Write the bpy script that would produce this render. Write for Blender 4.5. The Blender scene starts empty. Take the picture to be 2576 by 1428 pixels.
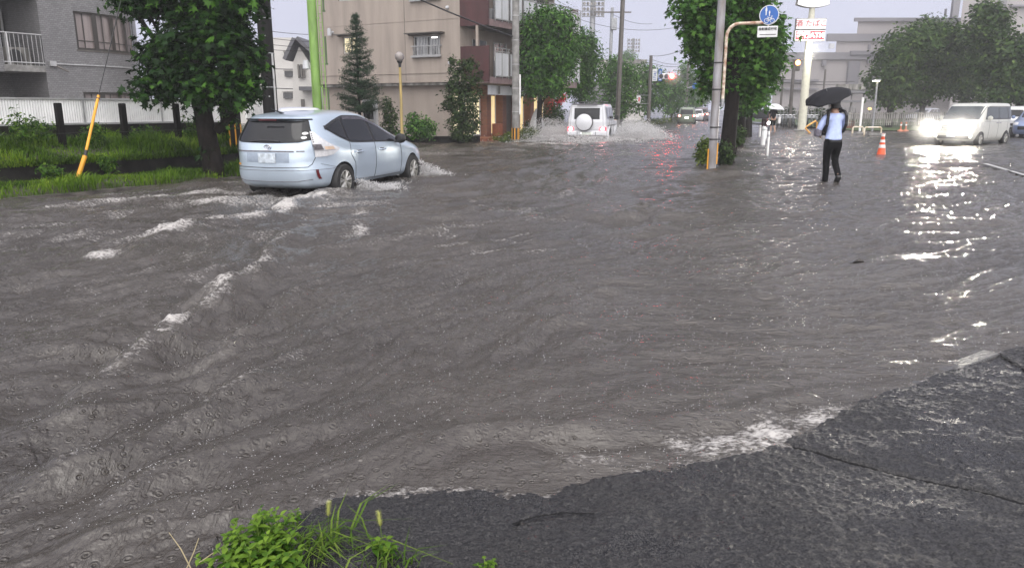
import bpy, bmesh, math, random
import numpy as np
from mathutils import Vector, Matrix
S = bpy.context.scene
R = math.radians
rng = np.random.default_rng(7)
random.seed(7)

# ------------------------------------------------------------------ camera
FPX, EYE, VH = 1872.0, 1.46, 273.0            # focal length in photo pixels (2576 wide), eye height over the water, horizon row
PITCH = math.atan((714 - VH) / FPX)
PC, PS = math.cos(PITCH), math.sin(PITCH)
cd = bpy.data.cameras.new('camera')
cam = bpy.data.objects.new('camera', cd)
S.collection.objects.link(cam)
cd.sensor_width = 36.0
cd.lens = 36.0 * FPX / 2576
cd.clip_start, cd.clip_end = 0.05, 3000
cam.location = (0, 0, EYE)
cam.rotation_euler = (R(90) - PITCH, 0, 0)
S.camera = cam
# ------------------------------------------------------------------ world: overcast rain sky
W = bpy.data.worlds.new('World')
S.world = W
W.use_nodes = True
nt = W.node_tree
nt.nodes.clear()
_o = nt.nodes.new('ShaderNodeOutputWorld')
_b = nt.nodes.new('ShaderNodeBackground')
_s = nt.nodes.new('ShaderNodeTexSky')
_s.sky_type = 'NISHITA'
_s.sun_disc = False
SUN_EL, SUN_ROT = R(58), R(200)
_s.sun_elevation, _s.sun_rotation = SUN_EL, SUN_ROT
_tc = nt.nodes.new('ShaderNodeTexCoord')
_cr = nt.nodes.new('ShaderNodeValToRGB')
_cr.color_ramp.elements[0].position = 0.38                # sky shaped dim ahead and bright behind, to light facades and water
_cr.color_ramp.elements[0].color = (.50, .51, .635, 1)
_cr.color_ramp.elements[1].position = 1.0
_cr.color_ramp.elements[1].color = (2.5, 2.42, 2.4, 1)
_e = _cr.color_ramp.elements.new(.62)
_e.color = (.80, .80, .90, 1)
_dp = nt.nodes.new('ShaderNodeVectorMath')
_dp.operation = 'DOT_PRODUCT'
_dp.inputs[1].default_value = (.06, -.375, .33)
_ad = nt.nodes.new('ShaderNodeMath')
_ad.inputs[1].default_value = .5
_no = nt.nodes.new('ShaderNodeTexNoise')
_no.inputs['Scale'].default_value = 2.2
_no.inputs['Detail'].default_value = 3
_mr = nt.nodes.new('ShaderNodeMapRange')
_mr.inputs['To Min'].default_value = 9.2
_mr.inputs['To Max'].default_value = 12.0
_ml = nt.nodes.new('ShaderNodeVectorMath')
_ml.operation = 'SCALE'
_mx = nt.nodes.new('ShaderNodeMix')
_mx.data_type = 'RGBA'
_mx.inputs[0].default_value = 0.06
L = nt.links.new
L(_tc.outputs['Generated'], _dp.inputs[0]); L(_dp.outputs['Value'], _ad.inputs[0]); L(_ad.outputs[0], _cr.inputs[0])
L(_tc.outputs['Generated'], _no.inputs['Vector']); L(_no.outputs['Fac'], _mr.inputs[0])
def _math(op, a, b, clamp=False):
    n = nt.nodes.new('ShaderNodeMath'); n.operation = op; n.use_clamp = clamp
    for i, q in enumerate((a, b)):
        if isinstance(q, (int, float)): n.inputs[i].default_value = q
        else: L(q, n.inputs[i])
    return n.outputs[0]
_sp = nt.nodes.new('ShaderNodeSeparateXYZ')                  # unseen dark band added high in the front sky, for contrast on the water
L(_tc.outputs['Generated'], _sp.inputs[0])
_zf = _math('MULTIPLY', _math('SUBTRACT', _sp.outputs['Z'], .14), 3.6, True)
_ff = _math('MULTIPLY', _math('SUBTRACT', .56, _ad.outputs[0]), 4.2, True)
_k = _math('SUBTRACT', 1.0, _math('MULTIPLY', _math('MULTIPLY', _zf, _ff), .45))
L(_cr.outputs[0], _ml.inputs[0]); L(_math('MULTIPLY', _mr.outputs[0], _k), _ml.inputs['Scale'])
L(_ml.outputs[0], _mx.inputs[6]); L(_s.outputs[0], _mx.inputs[7])
L(_mx.outputs[2], _b.inputs[0]); L(_b.outputs[0], _o.inputs[0])
_b.inputs[1].default_value = 0.1
# ------------------------------------------------------------------ sun, veiled by cloud
sd = bpy.data.lights.new('sun', 'SUN')
sd.energy, sd.angle, sd.color = 0.7, R(40), (1, .97, .93)
sun = bpy.data.objects.new('sun', sd)
S.collection.objects.link(sun)
sun.rotation_euler = (R(90) - SUN_EL, 0, R(180) - SUN_ROT)
S.view_settings.view_transform = 'Standard'
S.view_settings.look = 'None'
S.view_settings.exposure = 0.40
S.view_settings.gamma = 1
S.view_settings.use_curve_mapping = False
S.cycles.max_bounces = 6
S.cycles.volume_bounces = 1
S.cycles.transparent_max_bounces = 24
S.cycles.sample_clamp_indirect = 6
S.cycles.use_denoising = True

# ------------------------------------------------------------------ helpers
def at(u, v, Y):
    """the point at depth Y metres seen at photo pixel (u, v)"""
    d = (v - 714) / FPX
    t = Y / (PC - d * PS)
    return Vector(((u - 1288) / FPX * t, Y, EYE + t * (-PS - d * PC)))
def G(u, v, z=0.0):
    d = (v - 714) / FPX
    t = (EYE - z) / (PS + d * PC)
    return Vector(((u - 1288) / FPX * t, t * (PC - d * PS), z))
def mesh_obj(name, me, mats, parent=None):
    o = bpy.data.objects.new(name, me)
    S.collection.objects.link(o)
    for m in (mats if isinstance(mats, (list, tuple)) else [mats]):
        me.materials.append(m)
    if parent is not None:
        o.parent = parent
        o.matrix_parent_inverse = RINV.get(parent.name, Matrix())
    return o
RINV = {}
def tag(o, label=None, cat=None, group=None, kind=None):
    if label: o['label'] = label
    if cat: o['category'] = cat
    if group: o['group'] = group
    if kind: o['kind'] = kind
    return o
def thing(name, label, cat, loc=(0, 0, 0), group=None):
    """an Empty at a thing's base; its parts are built in world coordinates and parented to it"""
    o = bpy.data.objects.new(name, None)
    o.empty_display_size = .2
    S.collection.objects.link(o)
    o.location = loc
    RINV[o.name] = Matrix.Translation(-Vector(loc))
    return tag(o, label, cat, group)
def place(o, loc, rz=0.0, sc=1.0):
    o.location = loc
    o.rotation_euler = (0, 0, rz)
    o.scale = (sc, sc, sc) if not isinstance(sc, tuple) else sc
def copy_tree(o, parent=None):
    c = o.copy()
    S.collection.objects.link(c)
    if parent is not None:
        inv = o.matrix_parent_inverse.copy()
        c.parent = parent
        c.matrix_parent_inverse = inv
    for ch in list(o.children):
        copy_tree(ch, c)
    return c
class MB:
    def __init__(s): s.v, s.f, s.m = [], [], []
    def add(s, vs, fs, m=0):
        k = len(s.v)
        s.v += [tuple(p) for p in vs]
        s.f += [tuple(i + k for i in f) for f in fs]
        s.m += [m] * len(fs)
        return s
    def box(s, c, d, rz=0.0, m=0):
        x, y, z = d[0] / 2, d[1] / 2, d[2] / 2
        ca, sa = math.cos(rz), math.sin(rz)
        P = [(c[0] + a * x * ca - b * y * sa, c[1] + a * x * sa + b * y * ca, c[2] + e * z)
             for a, b, e in ((-1,-1,-1),(1,-1,-1),(1,1,-1),(-1,1,-1),(-1,-1,1),(1,-1,1),(1,1,1),(-1,1,1))]
        return s.add(P, [(0,3,2,1),(4,5,6,7),(0,1,5,4),(1,2,6,5),(2,3,7,6),(3,0,4,7)], m)
    def box2(s, a, b, m=0):
        return s.box([(p + q) / 2 for p, q in zip(a, b)], [abs(q - p) for p, q in zip(a, b)], 0, m)
    def tube(s, pts, r, n=8, m=0, cap=True):
        pts = [Vector(p) for p in pts]
        rr = r if isinstance(r, (list, tuple)) else [r] * len(pts)
        vs, fs = [], []
        up = None
        for i, p in enumerate(pts):
            d = (pts[min(i + 1, len(pts) - 1)] - pts[max(i - 1, 0)]).normalized()
            if up is None:
                up = Vector((0, 0, 1)) if abs(d.z) < .9 else Vector((1, 0, 0))
            a = d.cross(up).normalized(); b = a.cross(d).normalized(); up = b
            for k in range(n):
                t = 2 * math.pi * k / n
                vs.append(p + (a * math.cos(t) + b * math.sin(t)) * rr[i])
        for i in range(len(pts) - 1):
            for k in range(n):
                fs.append((i*n+k, i*n+(k+1) % n, (i+1)*n+(k+1) % n, (i+1)*n+k))
        if cap:
            fs.append(tuple(range(n - 1, -1, -1))); fs.append(tuple((len(pts)-1)*n + k for k in range(n)))
        return s.add(vs, fs, m)
    def lathe(s, prof, c=(0, 0, 0), n=16, axis='z', m=0, cap=True):
        vs, fs = [], []
        for r, h in prof:
            for k in range(n):
                t = 2 * math.pi * k / n
                a, b = r * math.cos(t), r * math.sin(t)
                p = (a, b, h) if axis == 'z' else ((a, h, b) if axis == 'y' else (h, a, b))
                vs.append((c[0] + p[0], c[1] + p[1], c[2] + p[2]))
        for i in range(len(prof) - 1):
            for k in range(n):
                fs.append((i*n+k, i*n+(k+1) % n, (i+1)*n+(k+1) % n, (i+1)*n+k))
        if tuple(prof[0]) == tuple(prof[-1]): cap = False
        if cap and prof[0][0] > 1e-6: fs.append(tuple(range(n - 1, -1, -1)))
        if cap and prof[-1][0] > 1e-6: fs.append(tuple((len(prof)-1)*n + k for k in range(n)))
        return s.add(vs, fs, m)
    def prism(s, poly, z0, z1, m=0):
        n = len(poly)
        vs = [(p[0], p[1], z0) for p in poly] + [(p[0], p[1], z1) for p in poly]
        fs = [tuple(range(n - 1, -1, -1)), tuple(range(n, 2 * n))] + [(i, (i+1) % n, (i+1) % n + n, i + n) for i in range(n)]
        return s.add(vs, fs, m)
    def prism_xz(s, poly, y0, y1, m=0):
        n = len(poly)
        vs = [(p[0], y0, p[1]) for p in poly] + [(p[0], y1, p[1]) for p in poly]
        fs = [tuple(range(n)), tuple(range(2 * n - 1, n - 1, -1))] + [(i, i + n, (i+1) % n + n, (i+1) % n) for i in range(n)]
        return s.add(vs, fs, m)
    def grid(s, fn, nu, nv, m=0):
        vs = [fn(i / nu, j / nv) for j in range(nv + 1) for i in range(nu + 1)]
        k = nu + 1
        return s.add(vs, [(j*k+i, j*k+i+1, (j+1)*k+i+1, (j+1)*k+i) for j in range(nv) for i in range(nu)], m)
    def build(s, name, mats, parent=None, smooth=False, bevel=0, fix=True):
        me = bpy.data.meshes.new(name)
        me.from_pydata(s.v, [], s.f)
        if any(s.m): me.polygons.foreach_set('material_index', s.m)
        if fix:
            bm = bmesh.new(); bm.from_mesh(me)
            bmesh.ops.recalc_face_normals(bm, faces=bm.faces)
            bm.to_mesh(me); bm.free()
        if smooth:
            me.polygons.foreach_set('use_smooth', [True] * len(me.polygons))
            if smooth != 2: me.set_sharp_from_angle(angle=R(40))
        o = mesh_obj(name, me, mats, parent)
        if bevel:
            b = o.modifiers.new('bevel', 'BEVEL'); b.width = bevel; b.segments = 2; b.limit_method = 'ANGLE'
        return o
def np_mesh(name, V, F, mats, parent=None, smooth=False, attrs=None, fattrs=None):
    """V (n,3) float, F (m,k) int -> one mesh object; attrs: point floats, fattrs: face floats"""
    me = bpy.data.meshes.new(name)
    n, (m, k) = len(V), F.shape
    me.vertices.add(n); me.vertices.foreach_set('co', np.ascontiguousarray(V, np.float32).ravel())
    me.loops.add(m * k); me.loops.foreach_set('vertex_index', np.ascontiguousarray(F, np.int32).ravel())
    me.polygons.add(m); me.polygons.foreach_set('loop_start', np.arange(0, m * k, k, dtype=np.int32))
    me.polygons.foreach_set('use_smooth', np.full(m, bool(smooth)))
    for nm, a in (attrs or {}).items():
        me.attributes.new(nm, 'FLOAT', 'POINT').data.foreach_set('value', np.asarray(a, np.float32))
    for nm, a in (fattrs or {}).items():
        me.attributes.new(nm, 'FLOAT', 'FACE').data.foreach_set('value', np.asarray(a, np.float32))
    me.update(calc_edges=True)
    return mesh_obj(name, me, mats, parent)
def bake(o):
    """replace an object's mesh by the result of its modifiers"""
    dg = bpy.context.evaluated_depsgraph_get()
    me = bpy.data.meshes.new_from_object(o.evaluated_get(dg))
    o.modifiers.clear()
    o.data = me
    return o

# ------------------------------------------------------------------ procedural materials
def nodes(name):
    m = bpy.data.materials.new(name); m.use_nodes = True
    t = m.node_tree
    return m, t, t.nodes['Principled BSDF'], t.links.new
def M(name, col, rough=.6, metal=0.0, var=.14, scale=6.0, bump=0.0, bscale=60.0, emit=None, estr=0.0, spec=.5, coat=0.0, streak=0.0, trans=0.0, dirt=None):
    m, t, p, l = nodes(name)
    tc = t.nodes.new('ShaderNodeTexCoord')
    nz = t.nodes.new('ShaderNodeTexNoise'); nz.inputs['Scale'].default_value = scale; nz.inputs['Detail'].default_value = 6
    vec = tc.outputs['Object']
    if streak:
        mp = t.nodes.new('ShaderNodeMapping'); mp.inputs['Scale'].default_value = (1, 1, streak)
        l(vec, mp.inputs[0]); l(mp.outputs[0], nz.inputs['Vector'])
    else:
        l(vec, nz.inputs['Vector'])
    cr = t.nodes.new('ShaderNodeValToRGB')
    c = np.array(col[:3])
    lo = np.array(dirt) if dirt else c * (1 - var * 1.6)
    cr.color_ramp.elements[0].position, cr.color_ramp.elements[1].position = .3, .68
    cr.color_ramp.elements[0].color = (*np.clip(lo, 0, 1), 1)
    cr.color_ramp.elements[1].color = (*np.clip(c * (1 + var * .5), 0, 1), 1)
    l(nz.outputs['Fac'], cr.inputs[0]); l(cr.outputs[0], p.inputs['Base Color'])
    p.inputs['Roughness'].default_value = rough
    p.inputs['Metallic'].default_value = metal
    p.inputs['Specular IOR Level'].default_value = spec
    p.inputs['Coat Weight'].default_value = coat
    if coat: p.inputs['Coat Roughness'].default_value = .06
    if trans: p.inputs['Transmission Weight'].default_value = trans
    if bump:
        n2 = t.nodes.new('ShaderNodeTexNoise'); n2.inputs['Scale'].default_value = bscale; n2.inputs['Detail'].default_value = 4
        l(vec, n2.inputs['Vector'])
        b = t.nodes.new('ShaderNodeBump'); b.inputs['Strength'].default_value = bump; b.inputs['Distance'].default_value = .02
        l(n2.outputs['Fac'], b.inputs['Height']); l(b.outputs[0], p.inputs['Normal'])
    if emit:
        p.inputs['Emission Color'].default_value = (*emit, 1)
        p.inputs['Emission Strength'].default_value = estr
    return m
def leaf_mat(name, dark, mid, light, rough=.4, trans=.25):
    m, t, p, l = nodes(name)
    a = t.nodes.new('ShaderNodeAttribute'); a.attribute_name = 'tint'
    cr = t.nodes.new('ShaderNodeValToRGB')
    cr.color_ramp.elements[0].color = (*dark, 1); cr.color_ramp.elements[1].color = (*light, 1)
    cr.color_ramp.elements.new(.55).color = (*mid, 1)
    l(a.outputs['Fac'], cr.inputs[0]); l(cr.outputs[0], p.inputs['Base Color'])
    p.inputs['Roughness'].default_value = rough + .18
    p.inputs['Specular IOR Level'].default_value = .16
    tr = t.nodes.new('ShaderNodeBsdfTranslucent'); l(cr.outputs[0], tr.inputs[0])
    mx = t.nodes.new('ShaderNodeMixShader'); mx.inputs[0].default_value = trans
    l(p.outputs[0], mx.inputs[1]); l(tr.outputs[0], mx.inputs[2]); l(mx.outputs[0], t.nodes['Material Output'].inputs[0])
    return m
def brick_mat(name, c1, c2, mortar, bw, bh, rough=.5, ms=.006, var=.2):
    m, t, p, l = nodes(name)
    tc = t.nodes.new('ShaderNodeTexCoord'); sp = t.nodes.new('ShaderNodeSeparateXYZ'); cb = t.nodes.new('ShaderNodeCombineXYZ')
    ad = t.nodes.new('ShaderNodeMath'); ad.operation = 'ADD'
    l(tc.outputs['Object'], sp.inputs[0]); l(sp.outputs['X'], ad.inputs[0]); l(sp.outputs['Y'], ad.inputs[1])
    l(ad.outputs[0], cb.inputs[0]); l(sp.outputs['Z'], cb.inputs[1])
    b = t.nodes.new('ShaderNodeTexBrick')
    b.inputs['Scale'].default_value = 1
    b.inputs['Brick Width'].default_value, b.inputs['Row Height'].default_value = bw, bh
    b.inputs['Mortar Size'].default_value = ms
    b.inputs['Color1'].default_value, b.inputs['Color2'].default_value, b.inputs['Mortar'].default_value = (*c1, 1), (*c2, 1), (*mortar, 1)
    l(cb.outputs[0], b.inputs['Vector'])
    nz = t.nodes.new('ShaderNodeTexNoise'); nz.inputs['Scale'].default_value = 1.3; nz.inputs['Detail'].default_value = 5
    l(tc.outputs['Object'], nz.inputs['Vector'])
    mr = t.nodes.new('ShaderNodeMapRange'); mr.inputs['To Min'].default_value = 1 - var; mr.inputs['To Max'].default_value = 1 + var
    l(nz.outputs['Fac'], mr.inputs[0])
    vm = t.nodes.new('ShaderNodeVectorMath'); vm.operation = 'SCALE'
    l(b.outputs['Color'], vm.inputs[0]); l(mr.outputs[0], vm.inputs['Scale']); l(vm.outputs[0], p.inputs['Base Color'])
    p.inputs['Roughness'].default_value = rough
    bu = t.nodes.new('ShaderNodeBump'); bu.inputs['Strength'].default_value = .4; bu.inputs['Distance'].default_value = .01; bu.invert = True
    l(b.outputs['Fac'], bu.inputs['Height']); l(bu.outputs[0], p.inputs['Normal'])
    return m
X = {}
X['glass'] = M('dark_glass', (.006, .007, .009), .05, var=.1, spec=.42)
X['bglass'] = M('building_glass', (.03, .033, .036), .08, var=.5, scale=1.2, spec=.6)
X['black'] = M('black_plastic', (.012, .012, .013), .45)
X['rubber'] = M('tyre_rubber', (.014, .014, .014), .65, bump=.2, bscale=90)
X['chrome'] = M('bright_metal', (.62, .62, .64), .22, 1.0)
X['steel'] = M('galvanised_steel', (.33, .34, .35), .45, .6, var=.3, scale=14)
X['alum'] = M('aluminium_frame', (.42, .42, .42), .4, .5)
X['dalum'] = M('bronze_frame', (.11, .10, .09), .45, .3)
X['white'] = M('white_paint', (.78, .78, .77), .4, var=.08)
X['concrete'] = M('concrete', (.23, .225, .215), .75, var=.28, scale=5, bump=.3, bscale=40)
X['dconcrete'] = M('wet_or_shaded_concrete', (.022, .021, .02), .85, spec=.1, var=.5, scale=3, bump=.4, bscale=25)  # near-black tone also carries the shade on the retaining wall
X['bark'] = M('wet_bark', (.012, .0095, .008), .8, spec=.15, var=.4, scale=14, bump=1.0, bscale=22, streak=.35)
X['yellow'] = M('yellow_plastic', (.72, .33, .02), .4, var=.12)
X['orange'] = M('orange_plastic', (.75, .10, .03), .4, var=.1)
X['red'] = M('red_plastic', (.5, .015, .02), .25)
X['rust'] = M('rusty_paint', (.66, .62, .52), .5, var=.1, scale=9, dirt=(.22, .07, .02))
X['skin'] = M('skin', (.46, .27, .19), .5, var=.08)
X['hair'] = M('black_hair', (.010, .009, .009), .45, bump=.6, bscale=120)
# ------------------------------------------------------------------ numpy noise
def _h(ix, iy, s):
    h = (ix.astype(np.int64) * 374761393 + iy.astype(np.int64) * 668265263 + s * 974634777) & 0xffffffff
    h = ((h ^ (h >> 13)) * 1274126177) & 0xffffffff
    return ((h ^ (h >> 16)) & 0xffffff) / float(0xffffff)
def vn(x, y, s=0):
    ix, iy = np.floor(x), np.floor(y)
    fx, fy = x - ix, y - iy
    fx = fx**3 * (fx * (fx * 6 - 15) + 10); fy = fy**3 * (fy * (fy * 6 - 15) + 10)
    a = _h(ix, iy, s) * (1 - fx) + _h(ix + 1, iy, s) * fx
    b = _h(ix, iy + 1, s) * (1 - fx) + _h(ix + 1, iy + 1, s) * fx
    return (a * (1 - fy) + b * fy) * 2 - 1
def fbm(x, y, s=0, o=4, g=.5):
    r, a = 0, 1.0
    for k in range(o):
        r = r + a * vn(x * 2**k + 17.3 * k, y * 2**k - 9.1 * k, s + k); a *= g
    return r
def ridged(x, y, s=0, o=3):
    r, a = 0, 1.0
    for k in range(o):
        r = r + a * (1 - 2 * np.abs(vn(x * 2**k + 5.3 * k, y * 2**k, s + k))); a *= .5
    return r
def sstep(a, b, x):
    t = np.clip((x - a) / (b - a), 0, 1)
    return t * t * (3 - 2 * t)
def dist_poly(Xa, Ya, pts, far=3.0):
    """distance to a polyline, its signed side and the arc parameter 0..1"""
    best = np.full(Xa.shape, far); par = np.zeros(Xa.shape); side = np.ones(Xa.shape)
    seg = [math.hypot(b[0]-a[0], b[1]-a[1]) for a, b in zip(pts, pts[1:])]
    tot, acc = sum(seg), 0
    for (a, b), ln in zip(zip(pts, pts[1:]), seg):
        dx, dy = (b[0]-a[0]) / ln, (b[1]-a[1]) / ln
        t = np.clip((Xa - a[0]) * dx + (Ya - a[1]) * dy, 0, ln)
        ex, ey = Xa - a[0] - t * dx, Ya - a[1] - t * dy
        d = np.hypot(ex, ey)
        k = d < best
        best[k] = d[k]; par[k] = (acc + t[k]) / tot
        side[k] = np.sign(dx * ey[k] - dy * ex[k])
        acc += ln
    return best, side, par
def gp(*uv): return [tuple(G(u, v)[:2]) for u, v in uv]
SHORE = gp((560, 1428), (700, 1330), (820, 1262), (905, 1252), (1080, 1240), (1250, 1244), (1380, 1262), (1450, 1235), (1600, 1190), (1700, 1170), (1810, 1163),
           (1900, 1143), (1965, 1116), (2080, 1075), (2200, 1010), (2370, 945), (2508, 892), (2640, 868), (3200, 800))

# ------------------------------------------------------------------ ground far and wide, under the flood
b = MB(); b.grid(lambda i, j: (-500 + 1000 * i, -60 + 860 * j, -.22), 20, 20)
tag(b.build('ground', M('wet_ground', (.09, .088, .085), .3, var=.3, scale=.3)), kind='structure')

# ------------------------------------------------------------------ asphalt apron rising out of the flood
def apron_z(Xa, Ya):
    d, sd, pr = dist_poly(Xa, Ya, SHORE, 9.0)
    s = np.where(sd < 0, d, -d)                     # positive on the near side
    z = np.where(s > 0, .010 + .085 * (1 - np.exp(-np.maximum(s, 0) * 1.1)), .010 + s * .35)
    z = z + fbm(Xa * 5, Ya * 5, 91, 3) * .006 + fbm(Xa * 1.3, Ya * 1.3, 95, 2) * .012
    # the joint between two lifts of asphalt
    dj, sj, pj = dist_poly(Xa, Ya, JOINT, 2.0)
    z = z - .020 * np.exp(-(dj / .016)**2)
    return np.maximum(z, -.2)
JOINT = gp((1955, 1112), (2130, 1172), (2365, 1238), (2576, 1296), (2900, 1370))
xs = np.linspace(-1.6, 5.2, 850); ys = np.linspace(.2, 5.6, 680)
Xa, Ya = np.meshgrid(xs, ys)
Za = apron_z(Xa, Ya)
Za = Za + (rng.random(Za.shape) - .5) * .0052 + np.maximum(0, vn(Xa * 45, Ya * 45, 5)) * .006
nx, ny = len(xs), len(ys)
idx = np.arange(nx * ny).reshape(ny, nx)
Fq = np.stack([idx[:-1, :-1], idx[:-1, 1:], idx[1:, 1:], idx[1:, :-1]], -1).reshape(-1, 4)
m, t, p, l = nodes('wet_asphalt')
tc = t.nodes.new('ShaderNodeTexCoord')
vo = t.nodes.new('ShaderNodeTexVoronoi'); vo.inputs['Scale'].default_value = 240
n1 = t.nodes.new('ShaderNodeTexNoise'); n1.inputs['Scale'].default_value = 62; n1.inputs['Detail'].default_value = 8; n1.inputs['Roughness'].default_value = .7
n2 = t.nodes.new('ShaderNodeTexNoise'); n2.inputs['Scale'].default_value = 2.2; n2.inputs['Detail'].default_value = 4
mpp = t.nodes.new('ShaderNodeMapping'); mpp.inputs['Rotation'].default_value = (0, 0, R(-28)); mpp.inputs['Scale'].default_value = (14, 55, 20)
n3 = t.nodes.new('ShaderNodeTexNoise'); n3.inputs['Scale'].default_value = 1; n3.inputs['Detail'].default_value = 4
for n in (vo, n1, n2): l(tc.outputs['Object'], n.inputs['Vector'])
l(tc.outputs['Object'], mpp.inputs[0]); l(mpp.outputs[0], n3.inputs['Vector'])
cr = t.nodes.new('ShaderNodeValToRGB')
cr.color_ramp.elements[0].color, cr.color_ramp.elements[1].color = (.005, .005, .006, 1), (.048, .046, .045, 1)
cr.color_ramp.elements[0].position, cr.color_ramp.elements[1].position = .3, .8
l(vo.outputs['Color'], cr.inputs[0])
l(cr.outputs[0], p.inputs['Base Color'])
mr = t.nodes.new('ShaderNodeMapRange'); mr.inputs['From Min'].default_value = .35; mr.inputs['From Max'].default_value = .65
mr.inputs['To Min'].default_value = .22; mr.inputs['To Max'].default_value = .42; p.inputs['Specular IOR Level'].default_value = .4
l(n2.outputs['Fac'], mr.inputs[0]); l(mr.outputs[0], p.inputs['Roughness'])
b1 = t.nodes.new('ShaderNodeBump'); mr2 = t.nodes.new('ShaderNodeMapRange'); mr2.inputs['From Min'].default_value = .38; mr2.inputs['From Max'].default_value = .62; mr2.inputs['To Min'].default_value = .55; mr2.inputs['To Max'].default_value = 1.0; l(n2.outputs['Fac'], mr2.inputs[0]); l(mr2.outputs[0], b1.inputs['Strength']); b1.inputs['Distance'].default_value = .008
b2 = t.nodes.new('ShaderNodeBump'); b2.inputs['Strength'].default_value = .35; b2.inputs['Distance'].default_value = .014
l(n1.outputs['Fac'], b1.inputs['Height']); l(n3.outputs['Fac'], b2.inputs['Height']); l(b1.outputs[0], b2.inputs['Normal']); l(b2.outputs[0], p.inputs['Normal'])
tag(np_mesh('asphalt_apron', np.stack([Xa, Ya, Za], -1).reshape(-1, 3), Fq, m, smooth=True), kind='structure')

for nm_, pts_, wd_ in (('pavement_joint', JOINT, .011), ('pavement_crack', gp((2512, 893), (2560, 930), (2620, 985), (2760, 1080)), .008), ('pavement_crack', gp((1290, 1350), (1345, 1330), (1420, 1318), (1500, 1325)), .005)):
    P = []
    for (x0, y0), (x1, y1) in zip(pts_, pts_[1:]):
        for f in np.linspace(0, 1, 30)[:-1]: P.append((x0 + (x1 - x0) * f + rng.normal() * .0025, y0 + (y1 - y0) * f + rng.normal() * .0025))
    P = np.array(P); zz = apron_z(P[:, 0], P[:, 1]) + .0105; d = np.gradient(P, axis=0); d /= np.linalg.norm(d, axis=1)[:, None]; sd_ = np.stack([-d[:, 1], d[:, 0]], 1) * (wd_ * (.6 + .8 * rng.random(len(P))))[:, None]
    V_ = np.stack([np.column_stack([P - sd_, zz]), np.column_stack([P + sd_, zz])], 1).reshape(-1, 3); k_ = np.arange(len(P) - 1)[:, None] * 2
    if 'crackmat' not in X: X['crackmat'] = M('crack_mud', (.007, .0065, .006), .6, spec=.2)
    tag(np_mesh(nm_, V_, k_ + np.array([[0, 1, 3, 2]]), X['crackmat']), kind='structure')

# kerb stone end that stands out of the water beside the apron
kb = thing('kerb_stone', 'low grey kerb stone end breaking the water beside the wet asphalt', 'kerb', G(2440, 925))
b = MB()
A, B_ = G(2290, 968), G(2505, 893)
dv = (B_ - A).normalized(); nv = Vector((-dv.y, dv.x, 0))
q = [A - nv * .02, B_ - nv * .03, B_ + nv * .07, A + nv * .07]
b.prism([(w.x, w.y) for w in q], -.2, .024); b.v = [(x, y, z + .002 if z < 0 else -.002 + .022 * max(0, (x - A.x) / (B_.x - A.x))) for x, y, z in b.v]
b.build('stone', M('wet_kerb', (.075, .073, .071), .3, var=.3, scale=12, bump=.5, bscale=50), kb, bevel=.012)

# ------------------------------------------------------------------ the flood water
RIDGES = [  # photo pixels of the crest, width m, height m, foam, foam width
    (((900, 486), (760, 520), (600, 562), (480, 590), (350, 622), (245, 662)), .34, .07, 1.05, .21),
    (((600, 470), (420, 500), (250, 515), (0, 540)), .35, .03, .8, .34),
    (((880, 492), (700, 505), (520, 520), (380, 528)), .4, .03, .75, .6),
    (((705, 590), (700, 640), (660, 690), (545, 745), (500, 812), (380, 882), (270, 975), (170, 1068), (20, 1112)), .17, .075, .5, .12),
    (((780, 715), (730, 770), (660, 830), (560, 905), (470, 980)), .14, .05, .35, .10),
    (((730, 915), (640, 965), (520, 1030), (430, 1090), (300, 1150), (120, 1215), (-60, 1250)), .14, .05, .45, .08),
    (((860, 1040), (700, 1080), (560, 1130), (420, 1210), (260, 1290), (60, 1380)), .11, .03, .3, .05),
    (((620, 1290), (480, 1290), (300, 1350), (150, 1428)), .10, .02, .1, .03),
    (((900, 1195), (1000, 1155), (1150, 1108), (1300, 1088), (1500, 1085), (1700, 1072), (1850, 1040), (2060, 985)), .10, .022, .25, .05),
    (((1270, 1160), (1380, 1110), (1480, 1085)), .07, .004, .3, .035),
    (((1420, 560), (1560, 545), (1625, 528), (1700, 545)), .22, .05, .05, .06),
    (((1100, 470), (1300, 440), (1400, 430)), .3, .03, .2, .15),
    (((1640, 470), (1760, 445), (1860, 440), (1950, 420)), .3, .04, .12, .12),
    (((1500, 600), (1650, 575), (1760, 560)), .2, .03, .0, .1),
    (((1890, 1012), (1960, 995), (2050, 985)), .07, .02, .15, .03),
    (((1180, 905), (1330, 830), (1480, 800)), .12, .016, .0, .05),
    (((1050, 375), (1200, 378), (1400, 372), (1640, 362)), .9, .05, .5, .8),
]
PATCH = [  # foam patches: centre pixel, radii in metres (across, deep), strength
    (462, 826, .11, .16, 1.1), (405, 864, .14, .14, .75), (900, 592, .15, .55, 1.15), (905, 530, .22, .6, .85), (703, 615, .13, .6, .8),
    (1830, 1112, .28, .14, 1.6), (1930, 1085, .26, .15, 1.4), (1750, 1132, .26, .09, 1.3), (2010, 1050, .26, .15, 1.15), (2080, 1020, .2, .12, .6), (1640, 1140, .35, .10, .6), (1500, 1170, .3, .08, .45), (830, 1265, .06, .03, 1.0),
    (668, 684, .14, .28, .85), (262, 655, .22, .3, .9), (540, 745, .16, .2, .75), (1000, 445, .9, 1.4, 1.0), (900, 478, .9, .9, 1.0), (640, 490, 1.5, 1.0, .75), (780, 505, 1.4, 1.0, .8), (480, 520, 1.4, .9, .55), (560, 600, 1.2, 1.0, .45),
    (1400, 365, 3.0, 2.2, .8), (1560, 352, 2.5, 3, .7), (1290, 372, 2, 1, .5), (1100, 380, 2, .8, .3), (300, 960, .12, .1, .5), (180, 1065, .1, .08, .5), (720, 920, .12, .1, .4),
]
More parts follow.
